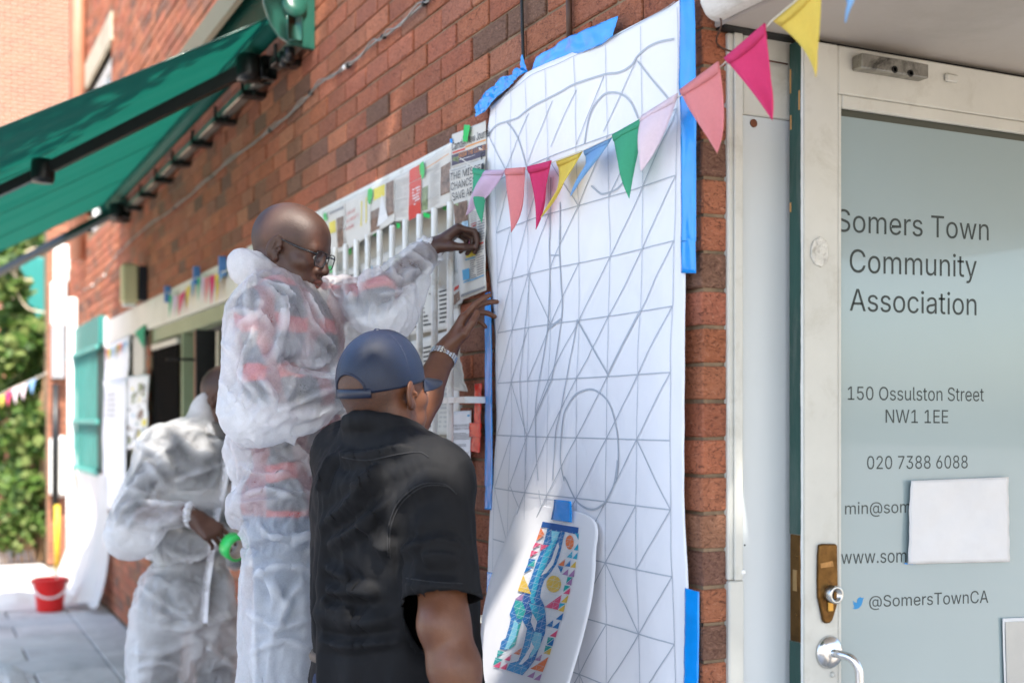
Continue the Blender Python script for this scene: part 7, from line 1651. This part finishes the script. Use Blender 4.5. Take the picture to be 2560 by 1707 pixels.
f = MB(); f.grid(40, 12, brimfn); o = f.build('brim', M_brim, co_, True); solid(o, 0.003, 0.0)
# necklace
nk = [nbC+rC0*0.070*math.cos(a)+fC0*(0.072*math.sin(a)+0.006)+UP*(0.028-0.03*math.sin(a)) for a in [math.pi+math.pi*i/30 for i in range(31)]]
f = MB(); f.tube(nk, 0.0014, 6); f.build('necklace', M_alu, pC, True)
# steel watch
wc = C['WL']*0.965+C['EL']*0.035; wd = (C['WL']-C['EL']).normalized(); wu = (-FWD-wd*(-FWD).dot(wd)).normalized(); wr = wd.cross(wu)
wt = empty('wrist_watch', wc); tag(wt, 'steel bracelet watch on the raised wrist of the man in the cap', 'watch')
for row in range(3):
    f = MB()
    for i in range(26):
        a = 2*math.pi*i/26; dr_ = wu*math.cos(a)+wr*math.sin(a); tn = -wu*math.sin(a)+wr*math.cos(a); c = wc+dr_*0.0365+wd*(row-1)*0.0065
        Mx = Matrix((tn, wd, dr_)).transposed().to_4x4(); Mx.translation = c; f.bbox((-0.0037, -0.0030, -0.0014), (0.0037, 0.0030, 0.0014), 0.0007, Mx)
    o = f.build('bracelet_row', M_alu, wt); tag(o, kind='stuff')
Mx = Matrix((wr, wd, wu)).transposed().to_4x4(); 
Mw = (Matrix((wr.cross(wd)*0+wd, -wu.cross(wd)*0+wr, wd.cross(wr))).transposed()).to_4x4(); Mw.translation = wc+wd.cross(wr)*0.033
f = MB(); f.lathe([(0.019, 0), (0.020, 0.004), (0.018, 0.008), (0.016, 0.009), (0.0, 0.009)], Mw, 24); f.build('case', M_alu, wt, True)

# ------------------------------------------------------------------ dress the man behind
pK = empty('person', (K['AR'].x, K['AR'].y, 0)); tag(pK, 'man in a clear coverall with bowed head holding a roll of green tape', 'person')
hv, hf, sc, lp = head_mesh(frK, 1.0, K['NB'], 0.0034)
fH = (RGT*0.80-UP*0.58-FWD*0.10).normalized(); frh = Frame(K['WR']+fH*0.02, fH, (-FWD*0.75+UP*0.6))
hs = hand_sdf(frh, -1, [(R(22), R(30), R(18)), (R(28), R(34), R(20)), (R(34), R(38), R(22)), (R(40), R(40), R(24))], (0.04, 0.0, -0.04, -0.08), 1.06, [(0.024, 0.014, -0.010), (0.038, 0.045, -0.030), (0.036, 0.075, -0.046), (0.028, 0.098, -0.058)])
hs.cap(K['ER'], K['WR'], 0.042, 0.029, k=0.02); v2, f2 = hs.mesh(0.0034); v2 = relax(v2, f2, 1, 0.3)
bv, bf = merge([(hv, hf), (v2, f2)]); z0 = np.zeros(len(v2))
np_mesh('body', bv, bf, [skinK], parent=pK, attrs={'scalp': np.concatenate([sc, z0]), 'lip': np.concatenate([lp, z0])})
np_mesh('inner_clothes', vK, fK_, [M_greytee], parent=pK)
sv, sf = SIM['suitK'], SIM['suitK_f']; sv2, sf2 = subdiv(sv, sf); sv2, rg = folds(sv2, sf2, FOLD_K, 0.018, 0.012, 4.65); sv2 = crumple(sv2, sf2, 0.006, 50, 5); sv2 = crumple(sv2, sf2, 0.002, 160, 6, 12); o = np_mesh('coverall', sv2, sf2, [M_suit], parent=pK, attrs={'gap': gap_of(sv2, vK, fK_)+rg*0.016}); tag(o, 'translucent white disposable coverall with front zip')
f = MB()
zl = [DP(528, 1030, 4.55), DP(512, 1120, 4.5), DP(492, 1210, 4.49), DP(482, 1290, 4.5), DP(472, 1360, 4.51), DP(468, 1430, 4.53)]
tb = BVHTree.FromPolygons([tuple(p) for p in sv2], [tuple(int(i) for i in q) for q in sf2]); zp = []
for p in catmull(zl, 6):
    d_ = (p-CAM).normalized(); h_ = tb.ray_cast(CAM+d_*3.7, d_)
    if h_[0] is not None: zp.append(h_[0]-d_*0.003)
if len(zp) > 3:
    for a, b in zip(zp, zp[1:]):
        n_ = RGT*0.014; f.add([a-n_, a+n_, b+n_, b-n_], [(0, 1, 2, 3)])
    f.build('zip', mat('white_zip', (0.80, 0.80, 0.84), 0.4), pK)
cuff(pK, K['WR'], K['ER'], 0.037, 2)
nbk = K['NB']; fk0 = Vector((fK.x, fK.y, 0)).normalized(); rk0 = fk0.cross(UP)
def colr_(u, v): 
    a = math.pi*(0.15+1.7*u)+math.pi/2; c_ = nbk+UP*(0.0+0.055*(1-v)); r_ = 0.073+0.024*v; return c_+rk0*r_*math.cos(a)+fk0*(r_*1.05*math.sin(a))+UP*(-0.02*math.sin(a))
f = MB(); f.grid(30, 4, colr_); o = f.build('collar', mat('grey_check_collar', (0.10, 0.095, 0.09), 0.9, 0.5, 260), pK, True); solid(o, 0.002)
shoes(pK, (K['AR'], K['AL']), fK, 0.0)
tc = DP(538, 1256, 4.36); ta = (RGT*0.72-FWD*0.62-UP*0.28).normalized(); Mt = Matrix.Translation(tc) @ ta.to_track_quat('Z', 'Y').to_matrix().to_4x4()
rl = empty('tape_roll', tc); tag(rl, 'roll of bright green tape held by the man behind', 'tape roll')
f = MB(); f.lathe([(0.036, -0.024), (0.047, -0.024), (0.0475, 0.0), (0.047, 0.024), (0.036, 0.024)], Mt, 32, cap=False); f.build('tape', M_green_tape, rl, True)
f = MB(); f.lathe([(0.0362, -0.0245), (0.0362, 0.0245), (0.034, 0.0245), (0.034, -0.0245), (0.0362, -0.0245)], Mt, 32, cap=False); f.build('core', mat('card_core', (0.42, 0.33, 0.26), 0.8), rl, True)
